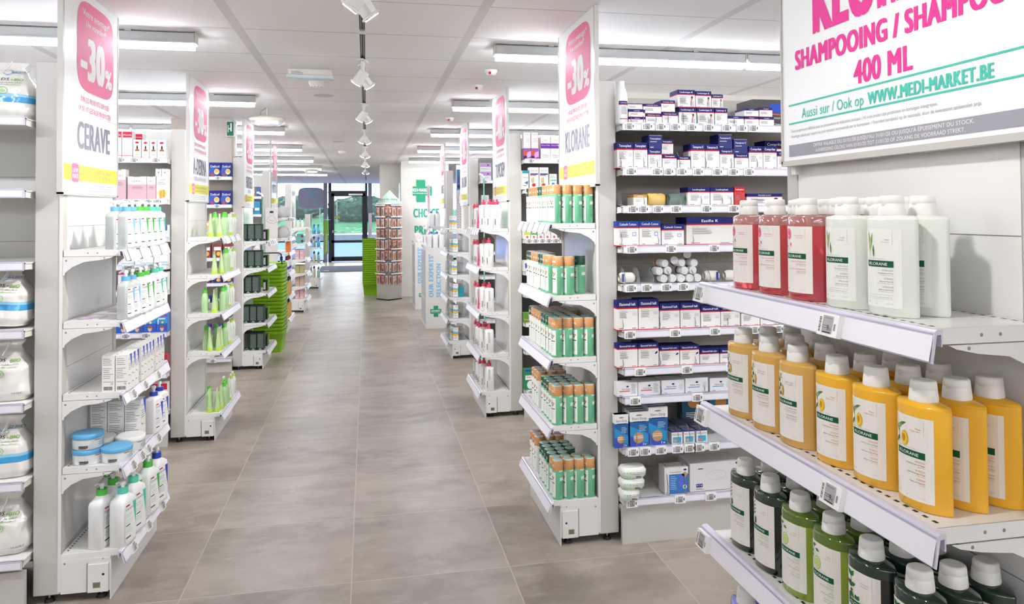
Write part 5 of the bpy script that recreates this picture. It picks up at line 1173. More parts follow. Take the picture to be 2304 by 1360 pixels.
# gauze rolls pile
def roll_proto(c):
    def f():
        t = empty('gauze_roll'); b = MB(); b.loft([(0, .0165, .0165, 2), (.002, .0185, .0185, 2), (.066, .0185, .0185, 2), (.068, .0165, .0165, 2)], mat('#e8e6e2', .6), 18); b.ring2(lambda u, v, d: (u, v, -.0002), 0, 0, .010, .010, .002, paper('#cfccc8'), 0); b.build('roll', t)
        w = MB(); w.loft([(.046, .0189, .0189, 2), (.060, .0189, .0189, 2)], mat(c, .5), 18, False); w.loft([(-.006, .016, .016, 2.6), (.004, .0195, .0195, 2.2), (.062, .0195, .0195, 2.2), (.080, .020, .006, 2.6)], mat('#f2f4f4', .1, alpha=.16, spec=.9), 14); w.build('clear_wrap', t); return t
    return f
PROTO['roll_b'] = roll_proto('#26306a'); PROTO['roll_r'] = roll_proto('#d03a2c')
z = S[4]
pile = [(1.345, 3.24, .020, 'b', 0), (1.388, 3.24, .021, 'b', 0), (1.43, 3.24, .020, 'r', 0), (1.472, 3.24, .020, 'b', 0), (1.512, 3.24, .021, 'r', 0),
        (1.325, 3.245, .055, 'b', .1), (1.366, 3.245, .057, 'b', -.2), (1.45, 3.245, .055, 'b', .1), (1.49, 3.245, .056, 'r', -.1),
        (1.355, 3.25, .091, 'r', .25), (1.40, 3.25, .104, 'r', -.4), (1.44, 3.25, .092, 'r', .3), (1.50, 3.25, .090, 'b', .15), (1.465, 3.25, .130, 'b', -.35)]
for i, (x, y, h, c, a) in enumerate(pile):
    o = place('roll_'+c, (x, y, z+h-.004), 0, 'small wrapped gauze roll in the pile, %s%s' % (('bottom layer, %s from left' % NTH[i]) if i < 5 else (('middle layer, %s from left' % NTH[i-5]) if i < 9 else ('upper layer, %s from left' % NTH[i-9])), ''), 'gauze roll', 'heap of gauze rolls')
    o.rotation_euler = (-pi/2, 0, a)
for x, w, l in ((1.135, .075, 'wrapped gauze pack with blue corner beside the post'), (1.556, .072, 'beige elastic roll lying sideways right of the gauze heap'), (1.66, .07, 'beige wrapped roll behind the red shampoos')):
    t = empty('gauze_pack', (x, 3.25, z-.003)); tag(t, l, 'gauze pack'); q = MB(); v = []; n = 16
    for j in range(7):
        for i in range(n):
            a = 2*pi*i/n; r = .024*(1 if 0 < j < 6 else .7)*(1+.05*math.sin(3*i+j)); v.append((w*j/6, .02+r*math.cos(a), .026+r*math.sin(a)))
    q.add(v, [(j*n+i, j*n+(i+1) % n, (j+1)*n+(i+1) % n, (j+1)*n+i) for j in range(6) for i in range(n)]+[tuple(range(n)), tuple(range(6*n, 7*n))], mat('#e6ded2', .5), True); q.build('pack', t)
    q = MB(); q.rect2(side(.008 if w > .073 else w*.7, -.0055, 0, '-y'), 0, .008, .012, .045, paper('#2f3f9c'), 1); q.build('label', t)
# strips and tapes, ninth shelf
def strip_carton(w, h, n):
    def f():
        b = MB(); b.box(0, w-.006, 0, .03, 0, h, mat('#1f5f9c', .35)); g = side(0, 0, 0, '-y')
        b.box(-.0003, w-.0057, -.0003, .0303, h*.72, h, mat('#e9e8e6', .4)); b.ell2(g, w*.45, h*.90, w*.16, h*.02, paper('#a9805c'), 3); b.text2(g, 'Steri-Strip', w*.46, h*.77, h*.075, BLK, 3, w*.74, 'c', .01, 2); b.rect2(g, w*.15, h*.70, w*.8, h*.725, NAVY, 3)
        b.poly2(g, [(0, h*.60), (w*.9, h*.35), (w*.9, h*.10), (0, h*.2)], paper('#2f8fc4'), 1); b.poly2(g, [(0, h*.32), (w*.9, h*.0), (0, 0)], paper('#3c4fb0'), 2)
        b.ell2(g, w*.42, h*.25, w*.26, w*.26, paper('#c0946a'), 3); 
        for i in range(2): b.rect2(g, w*.2, h*.24+.008*i, w*.64, h*.24+.008*i+.003, WH, 4)
        b.text2(g, n, w*.62, h*.04, h*.07, WH, 4, w*.2); b.lines2(g, w*.45, h*.60, w*.85, 5, .006, .002, paper('#bcd4e6'), 3)
        return b.build('wound_strip_carton')
    return f
PROTO['st1'] = strip_carton(.070, .150, '2x'); PROTO['st2'] = strip_carton(.095, .157, '2x'); PROTO['st3'] = strip_carton(.098, .174, '1x')
for kx, (k, x, l) in enumerate((('st1', 1.094, 'left narrow'), ('st2', 1.167, 'middle'), ('st3', 1.256, 'tall right'))):
    for j in range(1 if k == 'st1' else 3): place(k, (x, 3.222+.038*j, S[8]-.004), 0, '%s blue wound strip carton, ninth shelf, %s in its file' % (l, NTH[j]), 'carton', 'blue wound strip cartons')
def micro():
    b = MB(); b.box(0, .052, 0, .035, 0, .058, mat('#e6e4e2', .4)); g = side(0, 0, 0, '-y'); b.box(-.0003, .0523, -.0003, .0353, .052, .058, mat('#2c2f6c', .4)); b.text2(g, 'Micropore', .026, .038, .007, BLK, 2, .044, 'c', .01, 2); b.rect2(g, .006, .004, .046, .030, paper('#3fa4cc'), 2); b.ell2(g, .018, .014, .009, .007, paper('#c99a80'), 3); return b.build('tape_carton')
PROTO['micro'] = micro
for f_i, (x, n) in enumerate(((1.368, 4), (1.428, 5), (1.490, 5))):
    for j in range(n): place('micro', (x, 3.224+.040*j, S[8]-.004), 0, 'small blue and white tape carton, %s file, %s back' % (NTH[f_i], NTH[j]), 'carton', 'small tape cartons')
b = MB(); b.box(0, .12, 0, .06, 0, .21, mat('#16506c', .4)); b.ell2(side(0, 0, 0, '-y'), .06, .12, .03, .025, paper('#c98a50'), 1); b.lines2(side(0, 0, 0, '-y'), .02, .07, .10, 4, .008, .003, WH, 1)
tag(b.build('knee_plaster_carton', None, (1.52, 3.45, S[8]-.004)), 'tall teal carton at the back of the ninth bandage shelf', 'carton')
b = MB(); b.box(0, .11, 0, .06, 0, .19, mat('#1d6f86', .4)); b.ell2(side(0, 0, 0, '-y'), .06, .12, .03, .025, paper('#c98a50'), 1)
tag(b.build('blister_carton', None, (1.66, 3.44, S[8]-.004)), 'teal carton behind the black shampoos at the ninth shelf back', 'carton')
# cotton packs, glove cartons
for i, (z_, w) in enumerate(((.0, .092), (.048, .116), (.098, .124))):
    t = empty('cotton_pack', (1.112+w/2, 3.222, S[9]-.004+z_)); tag(t, '80g cotton pack with green crosses, %s of the stack' % ('bottom', 'middle', 'top')[i], 'cotton pack', 'cotton packs')
    q = MB(); q.loft([(0, w*.40, .036, 3), (.012, w*.48, .045, 3), (.034, w*.5, .045, 3), (.047, w*.42, .034, 3)], mat('#e6e7e0', .4), 22); q.build('pack', t)
    q = MB(); g = lambda u, v, d, w=w: (u-w/2, -.0462+.0*abs(u-w/2)-d+(.010*(abs(u-w/2)/(w/2))**3), v)
    q.text2(g, '80g', w*.62, .006, .009, BLK, 1, .026, 'c', .02, 2); q.text2(g, 'Ouate chirurgicale', w*.60, .027, .0045, BLK, 1, .07, 'c', 0, 1); q.text2(g, 'Heelkundige watten', w*.60, .020, .0045, BLK, 1, .07, 'c', 0, 1)
    for k in range(6):
        u, v = .012+.012*(k % 3), .012+.016*(k//3); q.rect2(g, u-.004, v-.0012, u+.004, v+.0012, paper('#7fcf8c'), 1); q.rect2(g, u-.0012, v-.004, u+.0012, v+.004, paper('#7fcf8c'), 1)
    q.build('print', t)
b = MB(); g = side(0, 0, 0, '-y'); b.box(0, .115, 0, .07, 0, .118, mat('#e8e6e4', .45)); b.box(.022, .0, 0, .0, 0, 0, DARK)
b.rect2(g, .022, .0, .115, .088, paper('#3f78b8'), 1); b.text2(g, 'Dermaplast', .026, .094, .008, BLK, 1, .055); b.ell2(g, .100, .106, .008, .004, NAVY, 1); b.poly2(g, [(.070, .028), (.085, .028), (.098, .05), (.10, .088), (.075, .086), (.068, .05)], paper('#5f6fd0'), 2); b.poly2(g, [(.08, .086), (.10, .098), (.112, .086), (.10, .07)], paper('#d0a080'), 2)
b.ell2(g, .098, .028, .010, .010, WH, 2); b.rect2(g, .0965, .022, .0995, .034, BLK, 3); b.rect2(g, .092, .0265, .104, .0295, BLK, 3); b.lines2(g, .028, .076, .06, 8, .008, .0025, paper('#a9c8ea'), 2)
tag(b.build('glove_carton', None, (1.332, 3.226, S[9]-.004)), 'blue and white glove carton with a blue hand, lowest shelf', 'carton')
b = MB(); b.box(0, .25, 0, .13, 0, .128, mat('#dedbda', .45)); b.rect2(g, .03, .018, .062, .034, NAVY, 1); b.text2(g, 'M 7-8', .046, .022, .009, WH, 2, .026, 'c', .01, 2); b.ring2(g, .13, .07, .05, .022, .0006, GRT, 1); b.rect2(g, .04, .10, .065, .104, NAVY, 1); b.ell2(g, .235, .118, .008, .005, NAVY, 1); b.lines2(g, .03, .012, .07, 2, .005, .0022, GRT, 1)
tag(b.build('glove_dispenser_carton', None, (1.457, 3.228, S[9]-.004)), 'big pale glove carton marked M 7-8, lowest bandage shelf', 'carton')
# ---------------- bags of cotton pads, left edge ----------------
def pad_bag(seed, blue):
    t = empty('cotton_pad_bag'); r = random.Random(seed); w, d, h = .122, .080, .225
    bumps = [(r.uniform(-1, 1), r.uniform(0, 1), r.uniform(.03, .14), r.uniform(-.09, .09)) for _ in range(60)]
    def surf(u, v):       # u angle, v 0..1 -> point
        def ip(t, P):
            for (a0, b0), (a1, b1) in zip(P, P[1:]):
                if t <= a1: q = (t-a0)/(a1-a0); q = q*q*(3-2*q); return b0+(b1-b0)*q
            return P[-1][1]
        pw = ip(v, [(0, .86), (.12, 1), (.55, .97), (.80, .72), (.90, .62), (1, .74)]); pd = ip(v, [(0, .70), (.15, 1), (.5, .95), (.78, .45), (.90, .08), (1, .03)])
        k = 1+sum(a*math.exp(-(((math.cos(u)-bx)**2+(v-by)**2)/(s*s))) for bx, by, s, a in bumps)
        c, s_ = math.cos(u), math.sin(u)
        x = min(math.copysign(abs(c)**.6, c)*w*pw*(1+(k-1)*.5), w); y = math.copysign(abs(s_)**.7, s_)*d*pd*k
        return (x, y, h*(v+.015*math.sin(3*u)*v))
    n, mm = 64, 40
    b = MB(); bag = mat('#e3dfd8', .18, coat=.8); blu = mat('#3f9ad0', .2, coat=.6); bl2 = mat('#8cc4dc', .2, coat=.6)
    V = [surf(2*pi*i/n, j/mm) for j in range(mm+1) for i in range(n)]
    for j in range(mm):
        v = j/mm; m_ = bag
        if blue and .26 < v < .36: m_ = blu
        elif blue and .36 <= v < .42: m_ = bl2
        b.add(V[j*n:(j+2)*n], [(i, (i+1) % n, n+(i+1) % n, n+i) for i in range(n)], m_, True)
    b.ngon(V[:n], bag); b.ngon(V[-n:], bag); b.build('bag', t)
    l = MB()
    def fn(u, v, d):
        tt = max(0.05, min(.95, .5+u/(2*w*1.05))); ang = pi+pi*tt; p = surf(ang, v); q = (p[0], p[1]-.0015-d*1.5, p[2]); return q
    def fz(u, v, d):
        u = min(u+.060, w*.9); c = max(-.99, min(.99, (abs(u)/w)**(1/.6)*(1 if u > 0 else -1))); p = surf(-math.acos(c), v/h); return (u, p[1]-.0025-d*1.5, v)
    BK = paper('#33343a'); GN = paper('#6cab3c')
    l.text2(fz, 'PADS', -.075, .150, .012, BK, 1, .055, 'l', .02, 2); l.text2(fz, '+BIO', -.016, .148, .012, GN, 1, .045, 'l', .02, 2)
    l.text2(fz, 'Katoenen rechthoeken', -.075, .138, .006, BK, 1, .10, 'l', .01, 1); l.text2(fz, 'Biologisch afbreekbaar', -.075, .129, .006, GN, 1, .10, 'l', .01, 1)
    l.ring2(fz, -.03, .108, .016, .014, .0016, GN, 1); l.ell2(fz, -.03, .108, .008, .006, paper('#a9cf8c'), 1)
    if blue: l.text2(fz, 'GILBERT', -.02, .182, .010, paper('#3f6f9c'), 1, .06, 'l', .01, 2); l.ring2(fz, -.03, .185, .016, .012, .003, paper('#7fb4dc'), 1)
    else: l.text2(fz, 'GILBERT', .01, .03, .007, paper('#3f6f9c'), 1, .04, 'l', .01, 2)
    l.build('print', t)
    c = MB(); c.tube([(.05, -d*.6, h*.99), (.052, -d*.9, h*.9), (.046, -d*1.15, h*.8)], .0022, WH); c.build('draw_string', t)
    return t
for i, (z_, bl, x, rz, l) in enumerate([(1.877, 1, -1.392, 0, 'on top of the shelving, leaning'), (1.072, 1, -1.396, 0, 'on the fourth level, string hanging'), (.796, 0, -1.396, 0, 'below the string one'), (.504, 1, -1.396, 0, 'second lowest at the left edge'), (.213, 0, -1.396, 0, 'lowest at the left edge')]):
    t = pad_bag(i+2, bl); t.location = (x, 3.235, z_-.006); t.rotation_euler = (0, 0, rz)
    if i == 1: t.rotation_euler = (0, .05, rz); t.location = (x-.012, 3.235, z_+.006)
    tag(t, 'plastic bag of cotton pads, '+l, 'bag', 'bags of cotton pads')
# ---------------- cartons on the left rows ----------------
def simple(name, w, h, base, paint, d=.07):
    b = MB(); b.box(0, w-.0015, 0, d, 0, h, mat(base, .5)); paint(b, side(0, 0, 0, '-y'), w, h); return b.build(name)
def mus(big):
    def p(b, g, w, h):
        if big: b.rect2(g, w*.05, h*.78, w*.95, h, paper('#cf2440'), 1); b.text2(g, 'Mustela', w*.5, h*.85, h*.06, WH, 2, w*.75, 'c', .02, 1); b.rect2(g, 0, h*.08, w, h*.10, paper('#cf2440'), 1); b.lines2(g, w*.2, h*.3, w*.8, 4, h*.04, h*.012, paper('#d98a96'), 1); b.ring2(g, w*.5, h*.5, w*.12, h*.06, .001, GRT, 1)
        else:
            b.ell2(g, w*.48, h*.84, w*.24, h*.06, paper('#cf2440'), 1, 12); b.rect2(g, w*.4, h*.50, w*.6, h*.62, BLK, 1); b.poly2(g, [(w*.4, h*.60), (w*.6, h*.60), (w*.53, h*.70), (w*.47, h*.70)], BLK, 1)
            b.poly2(g, [(w*.2, h*.38), (w*.8, h*.38), (w*.72, h*.46), (w*.5, h*.51), (w*.28, h*.46)], paper('#9a5c2c'), 1); b.rect2(g, w*.2, h*.08, w*.8, h*.38, WH, 1); b.rect2(g, w*.2, h*.18, w*.8, h*.21, paper('#8fb84c'), 2); b.rect2(g, 0, h*.05, w, h*.065, paper('#cf2440'), 2)
    return p
def put_s(name, x, w, z, h, base, p, label, cat, group, y=5.166, d=.07):
    o = simple(name, w, h, base, p, d); o.location = (x, y, z); tag(o, label, cat, group); return o
zz = L2[0]-.005
for i, (x, w, h, bg_) in enumerate([(-1.60, .06, .170, 1), (-1.537, .061, .170, 1), (-1.473, .049, .120, 0), (-1.421, .045, .118, 0), (-1.374, .045, .118, 0), (-1.327, .053, .118, 0)]):
    put_s('baby_care_carton', x, w, zz, h, '#eae4e0', mus(bg_), ('tall white and red baby care carton, %s one' % ('left', 'right')[i]) if bg_ else 'small white dropper bottle carton, %s from the left, red badge' % NTH[i-2], 'carton', 'baby care cartons')
put_s('baby_care_carton', -1.50, .06, zz, .165, '#eae4e0', mus(1), 'red-headed baby care carton standing behind the dropper cartons', 'carton', 'baby care cartons', 5.26)
def lier(t_):
    def p(b, g, w, h):
        b.rect2(g, 0, 0, w, h*.66, paper('#cfaab4'), 1); b.text2(g, 'LIERAC', w*.5, h*.76, h*.085, GRT, 2, w*.6, 'c', 0, 1); b.rect2(g, w*.3, h*.965, w*.68, h, paper('#8fae98'), 1); b.lines2(g, w*.2, h*.56, w*.8, 3, h*.045, h*.015, paper('#8a6f80'), 2, al='c')
    def q(b, g, w, h):
        b.text2(g, 'LIERAC', w*.6, h*.84, h*.06, GRT, 2, w*.6, 'c', 0, 1); b.ell2(g, w*.5, h*.26, w*.42, h*.2, paper('#e9c88c'), 1); b.rect2(g, w*.28, h*.06, w*.5, h*.38, paper('#e09a3c'), 2); b.rect2(g, w*.55, h*.10, w*.77, h*.42, paper('#e09a3c'), 2); b.lines2(g, w*.1, h*.74, w*.9, 3, h*.045, h*.015, GRT, 2); b.ell2(g, w*.16, h*.10, w*.13, h*.09, WH, 3)
    return p if t_ else q
zz = L2[1]-.005
for x, w, h, t_, l in [(-1.60, .085, .195, 1, 'tall pink carton partly behind the hanging board'), (-1.504, .112, .150, 1, 'wide pink and white carton, second level left'), (-1.390, .054, .150, 1, 'narrow pink and white carton'), (-1.333, .068, .150, 0, 'white carton with orange bottles pictured')]:
    put_s('skin_care_carton', x, w, zz, h, '#e8e2dd', lier(t_), l, 'carton', 'skin care cartons')
for i, x in enumerate((-1.338, -1.300)):
    put_s('small_white_carton', x, .036, zz+.1505, .05, '#e8e5e0', lambda b, g, w, h: (b.rect2(g, w*.3, h*.92, w*.8, h, paper('#8fae98'), 1), b.ell2(g, w*.5, h*.5, w*.09, h*.16, GRT, 1)), 'small white carton lying on the orange bottle carton, %s' % ('left', 'right')[i], 'carton', 'skin care cartons')
zz = L2[2]-.005
put_s('pink_baby_carton', -1.300, .034, zz, .08, '#cfe4ea', lambda b, g, w, h: (b.rect2(g, w*.5, h*.55, w, h, paper('#7a5cae'), 1), b.ell2(g, w*.4, h*.4, w*.2, h*.2, paper('#e88aa0'), 1)), 'pale blue carton at the third level beside the post', 'carton', None)
zz = L2[3]-.005
for i, (x, w) in enumerate([(-1.575, .112), (-1.46, .112), (-1.345, .08)]):
    put_s('milk_carton', x, w, zz, .052+.014*(i == 2), '#e9e7ea', lambda b, g, w, h: (b.rect2(g, w*.3, h*.2, w, h*.3, paper('#8fc4dc'), 1), b.ring2(g, w*.3, h*.6, w*.1, h*.2, .001, GRT, 1), b.rect2(g, 0, 0, w, h*.1, paper('#8fc4dc'), 2)), 'pale low carton with blue lines, fourth level, %s from left' % NTH[i], 'carton', 'pale low cartons')
zz = L2[4]-.005
put_s('baby_milk_carton', -1.335, .070, zz, .118, '#e6e0e0', lambda b, g, w, h: (b.text2(g, 'alac', w*.4, h*.78, h*.12, paper('#6a6a74'), 1, w*.5, 'c', .01, 1), b.rect2(g, 0, h*.0, w, h*.14, paper('#e078a0'), 1), b.rect2(g, w*.4, h*.22, w, h*.38, paper('#8fb4d4'), 1), b.lines2(g, w*.1, h*.6, w*.8, 3, h*.06, h*.02, GRT, 1)), 'pink and white baby milk carton beside the post', 'carton', None)
put_s('magenta_box', -1.56, .16, zz, .125, '#e3dede', lambda b, g, w, h: b.rect2(g, 0, h*.86, w, h, paper('#c0307c'), 1), 'white carton with magenta edge behind the bottles', 'carton', None)
zz = L2[5]-.005
def baby(b, g, w, h):
    b.rect2(g, 0, h*.0, w, h*.5, paper('#2f5fb4'), 1); b.rect2(g, 0, h*.5, w, h, paper('#3f8fd0'), 1); b.rect2(g, w*.3, h*.86, w, h, paper('#7a4fb0'), 2); b.ell2(g, w*.5, h*.22, w*.16, h*.15, paper('#e3b090'), 3, 16); b.ell2(g, w*.5, h*.32, w*.17, h*.08, paper('#8a6248'), 4, 16)
    b.ell2(g, w*.55, h*.55, w*.10, h*.06, paper('#e8d83c'), 3); b.rect2(g, w*.2, h*.72, w*.8, h*.78, WH, 3); b.ell2(g, w*.16, h*.6, w*.05, h*.16, paper('#d9e4f4'), 3); b.rect2(g, w*.75, h*.16, w*.95, h*.34, paper('#6a3fa0'), 3)
for i, (x, w) in enumerate([(-1.57, .085), (-1.482, .074), (-1.406, .074), (-1.33, .066)]):
    put_s('thermometer_carton', x, w, zz, .118, '#3f7fc8', baby, 'blue carton with a baby picture, %s from the left' % NTH[i], 'carton', 'blue baby cartons')
zz = L2[7]-.005
put_s('infant_milk_box', -1.345, .08, zz, .185, '#e6ddd8', lambda b, g, w, h: (b.rect2(g, 0, h*.78, w, h, paper('#c01f38'), 1), b.text2(g, 'NURSA', w*.5, h*.66, h*.07, BLK, 2, w*.7, 'c', .02, 1), b.ell2(g, w*.45, h*.22, w*.26, h*.16, paper('#dfa27c'), 2), b.ell2(g, w*.45, h*.40, w*.16, h*.10, paper('#e0a882'), 3), b.ell2(g, w*.7, h*.52, w*.12, h*.05, paper('#e6d83c'), 3)), 'red and white carton with a baby, lowest level beside post', 'carton', None)
put_s('infant_milk_box', -1.345, .08, L2[6]-.005, .12, '#b0304a', lambda b, g, w, h: b.rect2(g, 0, h*.3, w, h*.5, paper('#e6e0e0'), 1), 'red striped carton on the second lowest level', 'carton', None)
def deli(b, g, w, h):
    b.rect2(g, 0, 0, w, h, paper('#2a2f86'), 1); b.ell2(g, w*.35, h*.35, w*.4, h*.4, paper('#3f5fb4'), 2); b.text2(g, 'Delical', w*.5, h*.66, h*.16, WH, 3, w*.8, 'c', .02, 2); b.ell2(g, w*.66, h*.36, w*.24, h*.2, paper('#e8d8a8'), 3); b.ell2(g, w*.66, h*.40, w*.18, h*.12, paper('#e6b84c'), 4); b.ell2(g, w*.25, h*.16, w*.14, h*.11, paper('#d03c34'), 4)
for si in range(2):
    for i, (x, w) in enumerate([(-1.57, .10), (-1.464, .10), (-1.358, .092)]):
        put_s('dessert_carton', x, w, L3[si]-.005, .135, '#2c2f80', deli, 'dark blue dessert carton, %s level, %s from the left' % (ORD[si], NTH[i]), 'carton', 'dark blue dessert cartons', 7.486)
for si, c in ((2, '#d8a44c'), (3, '#8a3a3c'), (4, '#3a2f6c'), (5, '#2c3a80'), (6, '#4a3a90')):
    for i, x in enumerate((-1.53, -1.43, -1.335)):
        put_s('food_supplement_carton', x, .08, L3[si]-.005, .13 if si % 2 else .10, c, lambda b, g, w, h: (b.rect2(g, w*.1, h*.55, w*.9, h*.8, WH, 1), b.ell2(g, w*.6, h*.3, w*.22, h*.16, paper('#e6b84c'), 1)), '%s supplement carton, %s level, %s from left' % ({'#d8a44c': 'golden', '#8a3a3c': 'brown red', '#3a2f6c': 'deep violet', '#2c3a80': 'navy', '#4a3a90': 'violet'}[c], ORD[si], NTH[i]), 'carton', 'supplement cartons', 7.486)
# ---------------- right, second and third rows ----------------
def put_r(*a, **k): return put_s(*a, y=5.346, **k)
zz = R2[0]-.005
for i, x in enumerate((1.132, 1.190)):
    put_r('flower_carton', x, .057, zz, .080, '#8a4a8c', lambda b, g, w, h: (b.ell2(g, w*.25, h*.6, w*.25, h*.22, paper('#c8502c'), 3), b.poly2(g, [(w*.3, h*.6), (w, h*.75), (w, h*.3), (w*.5, h*.1)], paper('#d89ad8'), 2), b.poly2(g, [(0, h*.3), (w*.5, h*.3), (w*.3, 0), (0, 0)], paper('#3a2238'), 2)), 'carton with a purple coneflower picture, %s one' % ('left', 'right')[i], 'carton', 'coneflower cartons')
    put_r('herbal_carton', x, .057, zz+.081, .115, '#dedbd8', lambda b, g, w, h: (b.text2(g, 'Echinacea', w*.5, h*.86, h*.06, GRT, 1, w*.8, 'c', .01, 1), b.lines2(g, w*.3, h*.6, w*.9, 3, h*.1, h*.015, GRT, 1), b.rect2(g, w*.93, 0, w*.99, h, paper('#c0503c'), 1)), 'pale carton standing on the coneflower carton, %s one' % ('left', 'right')[i], 'carton', 'coneflower cartons')
for i, x in enumerate((1.262, 1.338, 1.414)):
    put_r('thyme_syrup_carton', x, .075, zz, .168, '#ddd8d3', lambda b, g, w, h: (b.rect2(g, 0, h*.48, w, h*.70, paper('#6a2f94'), 1), b.text2(g, 'Sirop au Thym', w*.5, h*.60, h*.05, WH, 2, w*.85, 'c', .01, 1), b.text2(g, 'WELEDA', w*.5, h*.82, h*.035, GRT, 1, w*.4, 'c', 0, 1), b.lines2(g, w*.15, h*.2, w*.9, 4, h*.04, h*.012, GRT, 1)), 'white carton with purple band, top level, %s from left' % NTH[i], 'carton', 'purple banded syrup cartons')
zz = R2[1]-.005
put_r('plant_syrup_carton', 1.122, .048, zz, .140, '#d9dcd6', lambda b, g, w, h: (b.rect2(g, 0, h*.84, w, h, paper('#2c8f94'), 1), b.text2(g, 'Plantil', w*.5, h*.60, h*.09, paper('#3a7f84'), 1, w*.8, 'c', 0, 1), b.poly2(g, [(w*.3, h*.35), (w*.9, h*.45), (w*.8, h*.25)], paper('#2f5fa0'), 1), b.ell2(g, w*.4, h*.2, w*.3, h*.03, paper('#8aa03c'), 1)), 'carton with a blue bird beside the post', 'carton', None)
for i, x in enumerate((1.176, 1.250)):
    put_r('cough_syrup_carton', x, .070, zz, .163, '#e3ded8', lambda b, g, w, h, i=i: (b.text2(g, ('SIROP', 'SIROOP')[i], w*.5, h*.81, h*.07, paper('#3a3a50'), 1, w*.75, 'c', .01, 2), b.rect2(g, w*.08, h*.66, w*.92, h*.73, paper('#2f4a94'), 1), b.rect2(g, w*.08, h*.62, w*.7, h*.655, paper('#c83a34'), 1), b.poly2(g, [(w*.15, h*.5), (w*.5, h*.56), (w*.5, h*.3), (w*.2, h*.3)], paper('#9ab8a0'), 1), b.ell2(g, w*.35, h*.46, w*.12, h*.05, paper('#e8b83c'), 2), b.ell2(g, w*.45, h*.20, w*.22, h*.085, paper('#d8402c'), 2), b.ell2(g, w*.45, h*.20, w*.06, h*.03, BLK, 3)), 'syrup carton with a red poppy reading %s' % ('SIROP', 'SIROOP')[i], 'carton', 'poppy syrup cartons')
put_r('globe_carton', 1.326, .058, zz, .115, '#e0ddd6', lambda b, g, w, h: (b.rect2(g, w*.12, h*.56, w*.9, h*.62, paper('#4aa86c'), 1), b.ell2(g, w*.5, h*.28, w*.24, h*.16, paper('#2f6aa4'), 1), b.lines2(g, w*.1, h*.84, w*.85, 2, h*.07, h*.02, paper('#4a8a8c'), 1)), 'small carton with a blue globe right of the poppy cartons', 'carton', None)
for i, (x, c1) in enumerate([(1.132, '#b8d43c'), (1.182, '#5fae4c'), (1.234, '#d8d4cc'), (1.285, '#cfc9c2'), (1.336, '#e0d8da')]):
    put_r('herbal_tea_carton', x, .048, R2[2]-.005, .062, '#dfdcd6', lambda b, g, w, h, c1=c1: (b.rect2(g, w*.05, h*.5, w*.95, h*.98, paper(c1), 1), b.ell2(g, w*.5, h*.25, w*.18, h*.15, paper('#c85a70'), 1)), 'little tea carton, third level, %s from the post' % NTH[i], 'carton', 'little tea cartons')
put_r('blue_carton', 1.13, .04, R2[3]-.005, .08, '#dcdad6', lambda b, g, w, h: b.rect2(g, w*.2, h*.3, w, h*.75, paper('#2f4fa4'), 1), 'small white and blue carton on fourth level beside post', 'carton', None)
for i, x in enumerate((1.13, 1.258)):
    put_r('vitamin_carton', x, .125, R2[5]-.005+.085*0, .072, '#5f8f3c', lambda b, g, w, h: (b.rect2(g, 0, h*.28, w, h*.40, paper('#d88a2c'), 1), b.ell2(g, w*.4, h*.3, w*.14, h*.2, paper('#e8a03c'), 2), b.text2(g, 'FORTE', w*.5, h*.72, h*.14, WH, 2, w*.5, 'c', .01, 1)), 'green vitamin carton with orange fruit, sixth level, %s' % ('left', 'right')[i], 'carton', 'green vitamin cartons')
    put_r('vitamin_carton', x, .125, R2[4]-.005, .072, '#5f8f3c', lambda b, g, w, h: (b.rect2(g, 0, h*.28, w, h*.40, paper('#d88a2c'), 1), b.ell2(g, w*.4, h*.3, w*.14, h*.2, paper('#e8a03c'), 2), b.text2(g, 'FORTE', w*.5, h*.72, h*.14, WH, 2, w*.5, 'c', .01, 1)), 'green vitamin carton with orange fruit, fifth level, %s' % ('left', 'right')[i], 'carton', 'green vitamin cartons')
put_r('vapor_inhaler_carton', 1.13, .085, R2[7]-.005, .150, '#2c8a5c', lambda b, g, w, h: (b.rect2(g, 0, h*.9, w, h, paper('#2c4fa0'), 1), b.ell2(g, w*.7, h*.8, w*.16, h*.1, BLK, 2), b.text2(g, 'Vapors', w*.5, h*.60, h*.08, paper('#c83a2c'), 2, w*.7, 'c', .02, 1), b.rect2(g, w*.05, h*.5, w*.95, h*.72, WH, 1), b.ell2(g, w*.5, h*.26, w*.3, h*.2, WH, 1)), 'green and white vapour carton on the lowest level beside post', 'carton', None)
for i in range(3): put_r('dark_green_box', 1.13+.10*i, .095, R2[6]-.005-.0, .10, '#14503a', lambda b, g, w, h: b.rect2(g, 0, h*.4, w, h*.6, paper('#2f7a54'), 1), 'dark green carton on the seventh level, %s from the post' % NTH[i], 'carton', 'dark green boxes')
for si, zz in enumerate((R2[0], 1.835)): pass
for i in range(2):
    put_s('multivitamin_carton', 1.142, .116, 1.83+.090*i, .088, '#d8d4d4', lambda b, g, w, h: (b.rect2(g, 0, h*.55, w, h*.98, paper('#b093c4'), 1), b.ell2(g, w*.7, h*.76, w*.08, h*.1, paper('#a03a60'), 2), b.text2(g, 'Multigenics', w*.4, h*.28, h*.14, paper('#7a2f40'), 1, w*.6, 'c', .01, 1)), 'lilac and white vitamin carton, %s of two' % ('lower', 'upper')[i], 'carton', 'lilac vitamin cartons', 7.546)
put_s('white_medicine_carton', 1.16, .075, 1.579, .10, '#cfccca', lambda b, g, w, h: b.lines2(g, w*.2, h*.8, w*.8, 5, h*.12, h*.03, GRT, 1), 'plain pale carton below the lilac ones', 'carton', None, 7.56)
